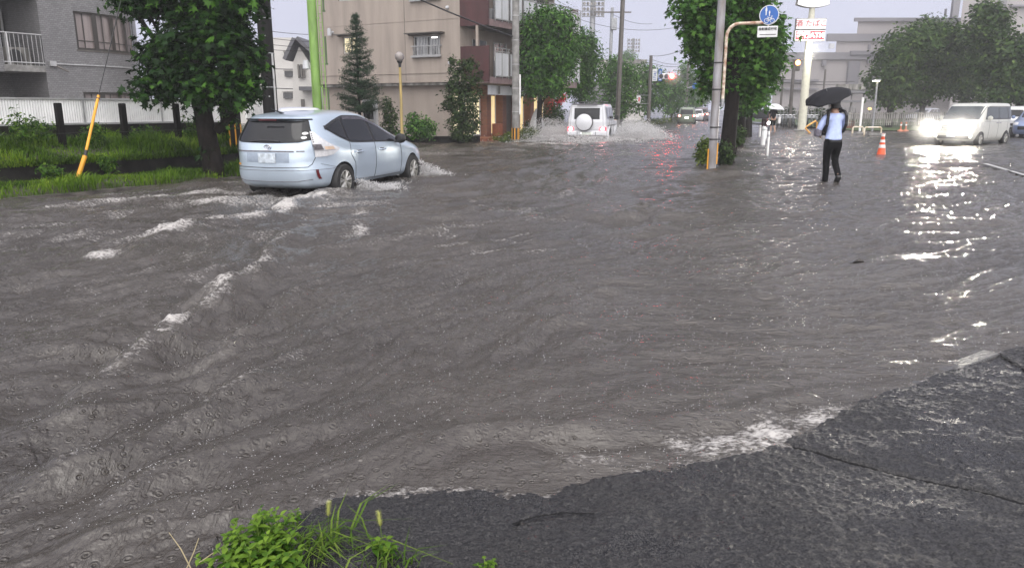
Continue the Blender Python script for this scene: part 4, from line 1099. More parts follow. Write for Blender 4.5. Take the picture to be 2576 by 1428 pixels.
row_tree(1462, 250, 45, [(1460, 110, 38, 32, 0, .9), (1485, 140, 28, 36, 0, .8), (1445, 160, 34, 40, 0, .9), (1480, 190, 30, 34, 0, .8), (1450, 215, 30, 26, 0, .8), (1470, 240, 28, 18, 0, .7), (1440, 85, 20, 18, 0, .5)], 10000, .2, 'darker street tree directly behind the white off-roader', 42, 'oval')
row_tree(1562, 268, 57, [(1555, 170, 34, 22, 0, 1.0), (1530, 200, 24, 30, 0, .8), (1585, 195, 22, 30, 0, .8), (1560, 215, 36, 30, 0, 1.0), (1535, 250, 24, 24, 0, .8), (1575, 255, 24, 26, 0, .8), (1560, 280, 22, 14, 0, .7)], 6500, .22, 'round street tree behind the dark bare pole left of the signal', 43)
row_tree(1632, 280, 70, [(1625, 185, 26, 22, 0, 1.0), (1650, 200, 26, 26, 0, 1.0), (1620, 225, 24, 26, 0, 1.0), (1650, 245, 26, 26, 0, 1.0), (1625, 268, 22, 16, 0, .8)], 4500, .25, 'street tree behind the two hanging name signs', 44)
row_tree(1690, 285, 86, [(1680, 205, 24, 20, 0, 1.1), (1705, 220, 22, 22, 0, 1.1), (1680, 240, 24, 22, 0, 1.1), (1705, 260, 22, 18, 0, 1.0), (1685, 272, 22, 12, 0, 1.0)], 3800, .3, 'street tree under the red traffic signal', 45)
row_tree(1730, 285, 106, [(1725, 190, 20, 26, 0, 1.3), (1742, 215, 18, 24, 0, 1.2), (1725, 235, 20, 22, 0, 1.2), (1740, 258, 18, 18, 0, 1.1)], 3200, .34, 'tall pale street tree behind the far speed limit sign', 46)
row_tree(1762, 285, 135, [(1760, 225, 18, 16, 0, 1.5), (1775, 240, 14, 16, 0, 1.4), (1758, 255, 16, 16, 0, 1.4)], 2400, .4, 'smallest farthest street tree at the end of the left row', 47)
row_tree(1580, 200, 150, [(1575, 142, 14, 10, 0, 2), (1562, 150, 10, 8, 0, 2), (1592, 150, 10, 7, 0, 2)], 900, .45, 'dark tree top showing over the white flat roof', 48)
# park trees on the right
def park(u, Y, lobes, n, label, seed, leaf=.26):
    c = at(u, 290, Y); c.z = 0
    return limb_tree('park_tree', label, c, .22, at(u, 250, Y).z, px_blobs(lobes, Y), n, leaf, X['leafpark'], seed, 'quad', 8, leaf * .9, 'park trees behind the parking lot', shell=.45)
park(2238, 56, [(2300, 110, 70, 45, 0, 2), (2260, 150, 55, 42, 0, 1.8), (2230, 190, 48, 36, 0, 1.6), (2215, 225, 36, 26, 0, 1.3), (2265, 215, 50, 38, 0, 1.7), (2240, 250, 34, 20, 0, 1.2)], 8000, 'leftmost broad park tree with a sloping crown behind the slim lamp', 51)
park(2318, 58, [(2350, 85, 60, 36, 0, 2), (2395, 110, 50, 46, 0, 2), (2330, 150, 56, 48, 0, 2), (2390, 180, 50, 46, 0, 2), (2330, 220, 46, 36, 0, 1.8), (2300, 245, 30, 18, 0, 1.2)], 9000, 'biggest round topped park tree left of the white van', 52)
park(2420, 64, [(2420, 140, 46, 50, 0, 2), (2450, 190, 40, 40, 0, 2), (2410, 215, 40, 34, 0, 2), (2440, 235, 36, 22, 0, 1.5)], 6500, 'park tree directly above the white van', 53)
park(2492, 54, [(2480, 30, 32, 26, 0, 1.3), (2510, 55, 30, 30, 0, 1.3), (2475, 75, 34, 34, 0, 1.4), (2500, 115, 44, 38, 0, 1.6), (2480, 160, 40, 40, 0, 1.6), (2515, 185, 36, 36, 0, 1.5)], 8000, 'tallest open crowned park tree against the pale tower', 54)
park(2565, 52, [(2560, 130, 45, 45, 0, 1.6), (2540, 180, 40, 36, 0, 1.5), (2575, 200, 40, 40, 0, 1.5), (2545, 235, 44, 24, 0, 1.4), (2500, 245, 36, 16, 0, 1.2), (2600, 150, 50, 60, 0, 2)], 7500, 'low spreading park tree at the right edge of the photo', 55)
# conifers before the beige house
def conifer(name, label, u, vt, Y, h, wmax, n_wh, seed, zbase=.1, zlow=.25):
    top = at(u, vt, Y); c = Vector((top.x, Y, zbase)); r = np.random.default_rng(seed)
    root = thing(name, label, 'conifer', c)
    t = MB(); t.tube([c, (c.x, c.y, c.z + (top.z - zbase) * .5), top], [.085, .05, .012], 9)
    cl = []
    H_ = top.z - zbase
    for i in range(n_wh):
        f = i / (n_wh - 1); z = zbase + H_ * (zlow + (1 - zlow) * f * .97)
        rad = wmax * (1 - f) ** .8 * (.75 + .35 * r.random()) + .06
        nb = 7 if f < .7 else 5
        for k in range(nb):
            a = k * 6.283 / nb + i * 1.1 + r.normal() * .25; rr = rad * (.6 + .5 * r.random())
            e = Vector((c.x + math.cos(a) * rr, c.y + math.sin(a) * rr, z + rr * (.28 + .1 * r.normal())))
            s0 = Vector((c.x, c.y, z)); t.tube([s0, s0.lerp(e, .5) - Vector((0, 0, .04)), e], [.02, .014, .005], 4)
            for g_ in np.linspace(.3, 1, max(3, int(rr / .13))):
                p = s0.lerp(e, g_); cl.append((p.x, p.y, p.z, .10 + .07 * rr * (1 - g_ * .5), .10 + .07 * rr * (1 - g_ * .5), .06))
    cl.append((top.x, top.y, top.z - .05, .05, .05, .12)); cl.append((top.x, top.y, top.z - .3, .1, .1, .15))
    t.build('trunk', X['bark'], root, smooth=True)
    leaf_cloud('crown', cl, len(cl) * 38, .10, X['needle'], root, seed, 'quad', 6, .045, .1, .2, .22)
    return root
conifer('conifer_tree', 'tall dark conifer with spreading boughs against the beige wall', 893, 35, 30.2, 4.8, 1.02, 17, 61)
et = thing('evergreen_tree', 'bushy dark evergreen tree at the corner beside the lit shop', 'tree', at(1160, 320, 31.2))
ec = at(1160, 340, 31.2)
b = MB(); b.tube([ec, at(1160, 250, 31.2), at(1150, 180, 31.2)], [.10, .07, .03], 8); b.tube([at(1160, 250, 31.2), at(1200, 190, 31.2)], [.05, .02], 6); b.build('trunk', X['bark'], et)
leaf_cloud('crown', px_blobs([(1150, 170, 20, 20, 0, .3), (1180, 165, 20, 18, 0, .3), (1160, 205, 38, 26, 0, .5), (1195, 198, 18, 12, 0, .25), (1150, 240, 38, 28, 0, .55), (1190, 235, 26, 24, 0, .4), (1165, 275, 42, 26, 0, .6), (1130, 268, 22, 14, 0, .3), (1160, 312, 38, 28, 0, .6), (1190, 305, 20, 22, 0, .4), (1162, 338, 34, 14, 0, .5), (1135, 152, 8, 10, 0, .15), (1205, 185, 10, 9, 0, .15)], 31.2),
           6500, .13, X['hedgedark'], et, 62, 'oval', 6, .07, .2, .4)
def bush(name, label, lobes, Y, n, leaf, mat, seed, group=None, shape='oval', cat='shrub'):
    bl = px_blobs(lobes, Y); c = np.mean(np.array(bl)[:, :3], axis=0)
    root = thing(name, label, cat, (c[0], c[1], .05), group)
    b = MB()
    for q in bl:
        b.tube([(c[0], c[1], .0), ((c[0] + q[0]) / 2, (c[1] + q[1]) / 2, q[2] * .5), (q[0], q[1], q[2])], [.02, .014, .006], 5)
    b.build('stem', X['bark'], root)
    leaf_cloud('foliage', bl, n, leaf, mat, root, seed, shape, 6, leaf * .6, .3, .35)
    return root
bush('garden_shrub', 'slender upright shrub between the conifer and the globe lamp', [(975, 265, 12, 20, 0, .2), (980, 290, 20, 24, 0, .3), (978, 318, 20, 22, 0, .3)], 30.4, 1300, .11, X['hedgedark'], 63)
bush('garden_shrub', 'low leafy shrub with pale leaves right of the globe lamp', [(1055, 308, 28, 18, 0, .4), (1080, 318, 20, 16, 0, .3), (1040, 325, 26, 18, 0, .4), (1070, 335, 26, 14, 0, .4), (1035, 295, 12, 10, 0, .2), (1000, 335, 16, 14, 0, .3)], 30.6, 1900, .13, X['leafstreet'], 64)
bush('flower_bed_bush', 'yellow green clipped bush at the foot of the concrete pole', [(1262, 352, 22, 12, 0, .5), (1290, 345, 24, 14, .4, .5), (1320, 338, 26, 14, .8, .6), (1340, 334, 18, 12, 1.2, .5)], 34.0, 2600, .10, X['hedge'], 65)
bush('clipped_hedge', 'dark clipped hedge left of the splashing off-roader', [(1335, 318, 18, 12, 0, .5), (1362, 318, 20, 12, .3, .5), (1385, 322, 16, 12, .5, .5)], 37.3, 1800, .10, X['hedgedark'], 66)
bush('olive_shrub', 'thin grey green shrub between the hedge and the splash', [(1385, 285, 26, 30, 0, .5), (1405, 290, 20, 26, 0, .5), (1375, 310, 20, 20, 0, .4)], 38.2, 1800, .12, X['leafpark'], 67)
bush('roadside_bush', 'small round bush standing in the flood left of the sign pole', [(1770, 372, 16, 18, 0, .25), (1766, 395, 14, 18, 0, .25), (1778, 362, 10, 8, 0, .15)], G(1768, 418).y + .3, 900, .10, X['hedge'], 68)
bush('roadside_bush', 'bush around the trunk of the big street tree', [(1822, 372, 16, 14, 0, .3), (1828, 395, 14, 16, 0, .3)], 20.0, 700, .10, X['hedgedark'], 69)
bush('roadside_bush', 'bush behind the grey cabinet beside the footpath', [(1856, 340, 20, 18, 0, .4), (1852, 352, 16, 12, 0, .4)], 25.0, 900, .12, X['hedgedark'], 70)
for i, (u, v, Y, n) in enumerate(((1590, 318, 62, 700), (1640, 310, 70, 700), (1690, 303, 84, 600))):
    bush('kerb_hedge', ['nearest low hedge along the left kerb, right of the spray', 'middle low hedge along the left kerb under the street trees', 'farthest low hedge along the left kerb before the olive car'][i],
         [(u - 14, v, 18, 9, 0, .5), (u + 14, v - 2, 18, 9, 2, .5)], Y, n, .2, X['hedge'], 71 + i, 'low hedges along the left kerb', 'quad')
fl_ = bush('red_flower_shrub', 'red flowering shrub glowing behind the bright street tree', [(1400, 255, 16, 14, 0, .4), (1412, 245, 12, 12, 0, .4), (1388, 268, 12, 8, 0, .4)], 40.0, 900, .12, leaf_mat('red_blossoms', (.4, .02, .03), (.6, .05, .06), (.7, .15, .12)), 75)
# clump of park lawn behind the lot
b = MB(); p, q = at(2150, 312, 50), at(2620, 312, 50)
b.grid(lambda i, j: (p.x + (q.x - p.x + 20) * i, 50 + 30 * j, .06 + .3 * j), 12, 6); tag(b.build('park_lawn', M('wet_lawn', (.05, .085, .02), .8, var=.35, scale=2)), kind='structure')
# ------------------------------------------------------------------ vehicles
def pchip(xs, ys, x):
    xs, ys, x = np.asarray(xs, float), np.asarray(ys, float), np.asarray(x, float)
    h = np.diff(xs); d = np.diff(ys) / h
    m = np.zeros(len(xs))
    for i in range(1, len(xs) - 1):
        if d[i-1] * d[i] > 0:
            w1, w2 = 2 * h[i] + h[i-1], h[i] + 2 * h[i-1]
            m[i] = (w1 + w2) / (w1 / d[i-1] + w2 / d[i])
    m[0], m[-1] = d[0], d[-1]
    i = np.clip(np.searchsorted(xs, x) - 1, 0, len(h) - 1)
    t = np.clip((x - xs[i]) / h[i], 0, 1)
    return (ys[i] * (1 + 2*t) * (1-t)**2 + h[i] * m[i] * t * (1-t)**2 + ys[i+1] * t*t * (3 - 2*t) - h[i] * m[i+1] * t*t * (1-t))
class Body:
    """car body as plan outlines stacked in height; x forward from the rear axle, y to the left, z up"""
    def __init__(s, rows): s.r = np.array(rows, float)          # z, x rear, x front, half width, corner exponent
    def par(s, z):
        q = [float(pchip(s.r[:, 0], s.r[:, k], z)) for k in range(1, 5)]
        return (q[0] + q[1]) / 2, (q[1] - q[0]) / 2, q[2], q[3]
    def pt(s, th, z, off=0.0):
        xc, a, w, n = s.par(z); c, si = math.cos(th), math.sin(th)
        ac, as_ = abs(c) ** (2 / n), abs(si) ** (2 / n)
        x, y = math.copysign(ac, c), math.copysign(as_, si)
        nx, ny = math.copysign(ac ** (n - 1), c) / a, math.copysign(as_ ** (n - 1), si) / w
        k = off / max(1e-9, math.hypot(nx, ny))
        return (xc + a * x + nx * k, w * y + ny * k, z)
    def side(s, x, z, sg, off=.004):
        xc, a, w, n = s.par(z); q = min(1, max(-1, (x - xc) / a))
        th = math.acos(math.copysign(abs(q) ** (n / 2), q))
        return s.pt(th * sg, z, off)
    def rear(s, y, z, off=.004):
        xc, a, w, n = s.par(z); q = min(1, max(-1, y / w))
        th = math.asin(math.copysign(abs(q) ** (n / 2), q))
        return s.pt(math.pi - th, z, off)
    def front(s, y, z, off=.004):
        xc, a, w, n = s.par(z); q = min(1, max(-1, y / w))
        th = math.asin(math.copysign(abs(q) ** (n / 2), q))
        return s.pt(th, z, off)
    def mesh(s, name, mat, parent, wheels=(), wr=.36, nth=112, nz=64):
        z0, z1 = s.r[0, 0], s.r[-1, 0]
        zs = z0 + (z1 - z0) * np.sin(np.linspace(0, 1, nz) * math.pi / 2) ** 1.0
        mb = MB()
        for z in zs:
            for k in range(nth): mb.v.append(s.pt(2 * math.pi * (k + .5) / nth, float(z)))
        for j in range(nz - 1):
            for k in range(nth): mb.f.append((j*nth+k, j*nth+(k+1) % nth, (j+1)*nth+(k+1) % nth, (j+1)*nth+k))
        mb.f.append(tuple(range(nth - 1, -1, -1))); mb.f.append(tuple((nz-1)*nth + k for k in range(nth))); mb.m = [0] * len(mb.f)
        o = mb.build(name, [mat, X['black']], parent, smooth=2)
        if wheels:
            cu = MB()
            for wx, wz, yh in wheels:
                for sg in (1, -1):
                    cu.lathe([(0, sg * (yh + .3)), (wr, sg * (yh + .3)), (wr, sg * (yh - .30)), (0, sg * (yh - .30))], (wx, 0, wz), 40, 'y')
            co = cu.build('cutter', X['black'])
            mo = o.modifiers.new('arch', 'BOOLEAN'); mo.object = co; mo.operation = 'DIFFERENCE'; mo.solver = 'EXACT'; mo.material_mode = 'TRANSFER'
            bake(o); bpy.data.objects.remove(co)
            o.data.set_sharp_from_angle(angle=R(35))
        return o
def patch(fn, name, mat, parent, nu=24, nv=8):
    b = MB(); b.grid(fn, nu, nv); return b.build(name, mat, parent, smooth=2)
def band_fn(surf, lo, hi, x0, x1, off=.004):
    """region of a surface between two curves lo(x), hi(x)"""
    return lambda i, j: surf(x0 + (x1 - x0) * i, lo(x0 + (x1 - x0) * i) * (1 - j) + hi(x0 + (x1 - x0) * i) * j, off)
def crv(*pts):
    xs, ys = zip(*pts); return lambda x: float(np.interp(x, xs, ys))
def smo(*pts):
    xs, ys = zip(*pts); return lambda x: float(pchip(xs, ys, x))
def seam(surf, pts, name, parent, r=.005, mat=None, n=14, off=.001):
    P = []
    for (a0, z0), (a1, z1) in zip(pts, pts[1:]):
        for k in range(n): P.append(surf(a0 + (a1 - a0) * k / n, z0 + (z1 - z0) * k / n, off))
    P.append(surf(*pts[-1], off))
    b = MB(); b.tube(P, r, 5); return b.build(name, mat or X['black'], parent)
X['alloy'] = M('alloy_wheel', (.55, .54, .50), .3, .7, var=.15)
def wheel(name, root, x, y, z, r, w, spokes, sg, rimmat='alloy', label=None):
    t = MB(); t.lathe([(r * .64, -w/2), (r * .94, -w/2), (r, -w * .32), (r, w * .32), (r * .94, w/2), (r * .64, w/2), (r * .64, -w/2)], (x, y, z), 36, 'y')
    o = t.build(name, X['rubber'], root, smooth=True)
    m = MB(); yo = y + sg * w * .36
    m.lathe([(r * .65, y - sg * w * .3), (r * .65, yo + sg * .02), (r * .58, yo + sg * .025), (r * .57, y)], (x, 0, z), 36, 'y')
    m.lathe([(0, yo + sg * .02), (r * .13, yo + sg * .018), (r * .15, yo - sg * .01)], (x, 0, z), 18, 'y')
    for k in range(spokes):
        a = 2 * math.pi * k / spokes + .3
        for da in (-.11, .11):
            p0 = Vector((x + r * .1 * math.cos(a + da), yo + sg * .005, z + r * .1 * math.sin(a + da))); p1 = Vector((x + r * .6 * math.cos(a + da * 1.3), yo + sg * .012, z + r * .6 * math.sin(a + da * 1.3)))
            m.tube([p0, p1], [r * .065, r * .055], 6)
    m.build('rim', X[rimmat], o, smooth=True)
    d = MB(); d.lathe([(0, y), (r * .6, y)], (x, 0, z), 24, 'y'); d.build('brake_disc', X['black'], o)
    return o
def lens(surf, lo, hi, x0, x1, name, mat, root, off=.012, nu=10, nv=10):
    return patch(band_fn(surf, lo, hi, x0, x1, off), name, mat, root, nu, nv)
def car_paint(name, col, metal=.35, rough=.28):
    return M(name, col, rough, metal, var=.03, coat=.8, scale=2)
X['clear'] = M('clear_lamp_lens', (.66, .66, .67), .10, .25, var=.10, scale=22)
X['smoke'] = M('smoked_lamp_insert', (.12, .11, .12), .15, var=.3, scale=25)
X['amber'] = M('amber_lamp', (.62, .46, .34), .2)
X['plate'] = M('number_plate', (.52, .58, .64), .4, var=.25, scale=14)
X['taillit'] = M('lit_tail_lamp', (.7, .03, .03), .2, emit=(1, .03, .045), estr=4.5)
X['tailhot'] = M('brake_lamp_bulb', (1, .6, .6), .2, emit=(1, .55, .55), estr=9)
X['platelamp'] = M('plate_lamp', (1, 1, .9), .2, emit=(1, 1, .86), estr=3.5)

# --------------------------------------------- the pale blue estate car in the flood
car = thing('estate_car', 'pale metallic blue estate car pushing through the flood, seen from behind', 'car')
paint = car_paint('ice_blue_paint', (.45, .53, .62), .4)
Bd = Body([(.23, -.72, 3.50, .78, 5), (.30, -.86, 3.60, .845, 5), (.45, -.925, 3.66, .872, 5), (.60, -.945, 3.68, .885, 4.6), (.72, -.945, 3.62, .887, 4.4), (.84, -.935, 3.36, .882, 4.4), (.93, -.915, 2.98, .866, 4.6),
           (1.0, -.895, 2.62, .845, 4.8), (1.08, -.87, 2.38, .815, 5), (1.2, -.82, 2.08, .765, 5), (1.32, -.76, 1.80, .715, 5), (1.42, -.69, 1.52, .668, 5), (1.48, -.56, 1.33, .628, 5), (1.525, -.22, 1.16, .56, 4.4), (1.556, .14, 1.02, .45, 4), (1.572, .42, .88, .26, 3), (1.577, .55, .76, .12, 2.5)])
body = Bd.mesh('body', paint, car, [(0, .31, .88), (2.78, .31, .88)], .355)
cap = MB(); cap.box2((-.5, -.6, .22), (3.2, .6, .60)); cap.build('underbody', X['black'], car)
# side windows
lo = smo((-.30, 1.26), (.05, 1.10), (.35, 1.015), (1.2, .985), (2.18, .955)); hi = smo((-.30, 1.28), (.05, 1.385), (.45, 1.455), (.9, 1.445), (1.35, 1.335), (1.8, 1.135), (2.18, .975))
for sg in (1, -1):
    fw = patch(band_fn(lambda x, z, off: Bd.side(x, z, sg, off), lambda x: lo(x) - .022, lambda x: hi(x) + .028, -.335, 2.24, .004), 'window_surround', X['black'], car, 60, 8)
    for x0, x1, nm, mt in ((-.28, .20, 'quarter_window', X['glass']), (.26, 1.10, 'rear_door_window', X['glass']), (1.18, 2.10, 'front_door_window', X['fglass'] if 'fglass' in X else X['glass'])):
        patch(band_fn(lambda x, z, off: Bd.side(x, z, sg, off), lambda x: lo(x) + .008, lambda x: hi(x) - .01, x0, x1, .009), nm, mt, fw, 30, 8)
    vz = patch(band_fn(lambda x, z, off: Bd.side(x, z, sg, off), lambda x: hi(x) - .045, lambda x: hi(x) + .005, .32, 1.9, .016), 'rain_visor', M('smoked_visor', (.05, .045, .055), .1), car, 40, 3)
    S_ = lambda x, z, off: Bd.side(x, z, sg, off)
    dr = seam(S_, [(1.15, .99), (1.15, .50), (1.12, .30)], 'door_seam', car)
    seam(S_, [(.27, 1.03), (.24, .80), (.38, .62), (.40, .36), (.45, .30)], 'door_seam', car)
    seam(S_, [(2.20, .95), (2.24, .6), (2.22, .30)], 'door_seam', car)
    seam(S_, [(.42, .30), (1.3, .285), (2.22, .29)], 'sill_seam', car, .006)
    seam(S_, [(-.58, .66), (-.30, .60), (.0, .545), (.02, .54)], 'bumper_seam', car, .003)
    for x in (.42, 1.30):
        h = MB(); p, q = Vector(S_(x, .815, .035)), Vector(S_(x + .2, .815, .035)); h.tube([Vector(S_(x - .01, .815, .0)), p, q, Vector(S_(x + .22, .815, .0))], .014, 8)
        ho = h.build('door_handle', paint, car, smooth=True)
        patch(lambda i, j: S_(x + .02 + .17 * i, .79 + .055 * j, .003), 'handle_recess', X['smoke'], ho, 6, 4)
    mr_ = MB(); c_ = Vector(S_(2.02, 1.0, .10))
    mr_.lathe([(0, -.11), (.07, -.10), (.10, -.02), (.095, .05), (.0, .065)], (c_.x, c_.y + sg * .05, c_.z), 18, 'x')
    mo = mr_.build('door_mirror', X['black'], car, smooth=True)
    b = MB(); b.tube([S_(2.02, .95, 0), (c_.x, c_.y, c_.z - .06)], .03, 8); b.build('mirror_foot', X['black'], mo)
    # tail lamp wrapping the corner: (angle, height)
    T_ = lambda th, z, off: Bd.pt(th * sg, z, off)
    t0, t1 = math.pi * .775, math.pi * .60
    zl = smo((t1, .86), (math.pi * .66, .80), (t0, .775)) if False else (lambda th: np.interp(th, [t1, math.pi * .655, math.pi * .70, t0], [.905, .81, .785, .78]))
    zh = lambda th: np.interp(th, [t1, math.pi * .63, math.pi * .69, math.pi * .73, t0], [.93, 1.0, 1.13, 1.2, 1.22])
    tl = patch(band_fn(T_, zl, zh, t0, t1, .016), 'tail_lamp', X['clear'], car, 16, 16)
    patch(band_fn(T_, lambda th: .90, lambda th: 1.0, t0, t0 - .22, .02), 'smoked_insert', X['smoke'], tl, 8, 5)
    patch(band_fn(T_, lambda th: .90, lambda th: .955, t0 - .26, t0 - .46, .02), 'amber_insert', X['amber'], tl, 6, 4)
    patch(band_fn(T_, lambda th: .885, lambda th: .892, t0, t1 + .03, .022), 'divider', X['chrome'], tl, 12, 2)
    for k in range(5):
        b = MB(); b.grid(lambda i, j: T_(t0 - .02 - .035 * i, 1.03 + .035 * k + .02 * j, .022), 2, 2); b.build('led', X['smoke'], tl)
    rf = patch(lambda i, j: Bd.rear(sg * (.735 + .022 * i + .012 * (1 - j)), .40 + .17 * j, .010), 'reflector', M('dark_red_reflector', (.10, .008, .012), .25), car, 4, 4)
    patch(lambda i, j: Bd.side(3.20 + .35 * i, .66 + .16 * j + .10 * (1 - i), sg, .008), 'headlamp', X['clear'], car, 8, 6)
    wheel('wheel', car, 0, sg * .79, .31, .315, .21, 7, sg); wheel('wheel', car, 2.78, sg * .79, .31, .315, .21, 7, sg)
patch(band_fn(lambda y, z, off: Bd.front(y, z, off), lambda y: .985, lambda y: 1.43, -.66, .66, .006), 'windscreen', X['glass'], car, 24, 14)
# tail gate
gl = crv((-.70, 1.075), (-.55, 1.03), (0, 1.015), (.55, 1.03), (.70, 1.075)); gh_ = crv((-.70, 1.10), (-.575, 1.43), (.575, 1.43), (.70, 1.10))
rw = patch(band_fn(lambda y, z, off: Bd.rear(y, z, off), gl, gh_, -.70, .70, .006), 'rear_window', X['glass'], car, 40, 14)
sp = patch(lambda i, j: (lambda p: (p[0] - .10 * j - .02, p[1], 1.470 - .05 * j - .02 * abs(2 * i - 1) ** 3))(Bd.rear(-.60 + 1.20 * i, 1.462, .0)), 'spoiler', paint, car, 24, 6)
sp.modifiers.new('solid', 'SOLIDIFY').thickness = .022
b = MB(); b.grid(lambda i, j: (lambda p: (p[0] - .02 - .07 * j, p[1], p[2]))(Bd.rear(-.62 + 1.24 * i, 1.405 + .025 * j, .008)), 20, 2); b.build('spoiler_underside', X['black'], sp)
b = MB(); b.box((-.86, 0, 1.408), (.02, .34, .012)); b.build('stop_lamp', M('stop_lamp', (.12, .01, .015), .2), sp)
for k, z in enumerate((1.185, 1.115)):
    b = MB(); b.grid(lambda i, j: Bd.rear(-.60 + .036 * j * math.cos(6.2832 * i), z + .022 * j * math.sin(6.2832 * i), .010), 16, 2); b.build('round_sticker', X['white'], rw)
b = MB(); P = [Bd.rear(.33 - .55 * k / 8, 1.045 + .018 * math.sin(k / 8 * math.pi), .02) for k in range(9)]; b.tube(P, .012, 6); b.build('wiper', X['black'], rw)
Rr = lambda y, z, off: Bd.rear(y, z, off)
seam(Rr, [(-.76, 1.07), (-.74, .80), (-.70, .66), (-.66, .615), (0, .60), (.66, .615), (.70, .66), (.74, .80), (.76, 1.07)], 'tailgate_seam', car, .006)
seam(Rr, [(-.70, .40), (-.5, .365), (0, .355), (.5, .365), (.70, .40)], 'bumper_crease', car, .006, X['smoke'])
seam(Rr, [(-.86, .565), (-.6, .56), (0, .555), (.6, .56), (.86, .565)], 'bumper_crease', car, .004, X['smoke'])
gar = patch(lambda i, j: Bd.rear(-.48 + .96 * i, .872 + .022 * j, .016), 'plate_garnish', X['smoke'], car, 16, 2)
patch(lambda i, j: Bd.rear(-.40 + .80 * i, .69 + .165 * j, .003), 'plate_recess', M('recess_paint', (.27, .32, .39), .4, .3, coat=.5), car, 12, 6)
pl = MB(); c_ = Bd.rear(0, .765, .012); pl.box((c_[0], 0, .765), (.015, .33, .165)); pl.build('number_plate', X['plate'], car, bevel=.004)
em = MB(); c_ = Vector(Bd.rear(0, .945, .012))
def ell(mb, cx, cz, rx, rz, r=.006):
    mb.tube([(c_.x, cx + rx * math.cos(t), c_.z + cz + rz * math.sin(t)) for t in np.linspace(0, 6.2832, 25)], r, 5)
ell(em, 0, 0, .065, .042); ell(em, 0, .004, .022, .038); ell(em, 0, .017, .046, .018); em.build('emblem', X['chrome'], car, smooth=True)
for y, w_ in ((.56, .15), (-.57, .11)):
    b = MB(); b.grid(lambda i, j: Bd.rear(y + w_ * (i - .5), .875 + .02 * j, .009), 6, 2); b.build('badge', X['smoke'], car)
b = MB(); b.grid(lambda i, j: Bd.rear(.60 + .10 * (i - .5), .655 + .03 * (j - .5), .008), 5, 2); b.build('yellow_sticker', X['yellow'], car)
b = MB(); b.tube([(-.26, .1, 1.50), (-.36, .1, 1.535), (-.60, .1, 1.60)], [.03, .014, .006], 6); b.build('roof_antenna', X['black'], car, smooth=True)
place(car, (G(865, 490).x - .80, G(865, 490).y + .28, -.055), R(90 - 17.5), (1, 1, .945))

# --------------------------------------------- the white off-roader throwing up spray
suv = thing('off_roader', 'boxy white off-roader with a spare wheel cover throwing up spray', 'off-roader')
wpaint = car_paint('white_car_paint', (.60, .61, .64), 0, .3); vpaint = car_paint('cream_white_paint', (.46, .46, .42), 0, .3)  # van white warmed and dimmed in colour for its headlamp glare
Bs = Body([(.45, -.80, 3.55, .86, 14), (.55, -.92, 3.66, .90, 16), (.9, -.94, 3.68, .905, 18), (1.14, -.94, 3.66, .905, 18), (1.17, -.935, 2.45, .895, 18), (1.2, -.93, 2.34, .89, 18), (1.55, -.90, 2.20, .835, 16), (1.83, -.87, 2.04, .785, 16), (1.90, -.84, 1.98, .76, 14), (1.935, -.76, 1.86, .70, 10), (1.945, -.5, 1.6, .5, 8)])
Bs.mesh('body', wpaint, suv, [(0, .42, .9), (2.87, .42, .9)], .47, nth=120, nz=70)
b = MB(); b.box2((-.8, -.7, .4), (3.4, .7, .8)); b.build('underbody', X['black'], suv)
patch(lambda i, j: Bs.rear(-.58 + 1.16 * i, 1.25 + .50 * j, .006), 'rear_window', X['glass'], suv, 10, 4)
seam(lambda y, z, o: Bs.rear(y, z, o), [(-.70, 1.80), (-.76, .80), (.76, .80), (.70, 1.80), (-.70, 1.80)], 'rear_door_seam', suv, .006, X['smoke'])
sw = MB(); sw.lathe([(0, -.23), (.30, -.225), (.365, -.19), (.375, -.02), (.375, 0)], (-.94, .10, 1.12), 40, 'x'); so = sw.build('spare_wheel_cover', wpaint, suv, smooth=True)
sw = MB(); sw.lathe([(.36, -.03), (.392, -.03), (.392, -.14), (.36, -.14)], (-.94, .10, 1.12), 40, 'x', 0, False); sw.build('cover_ring', X['black'], so, smooth=True)
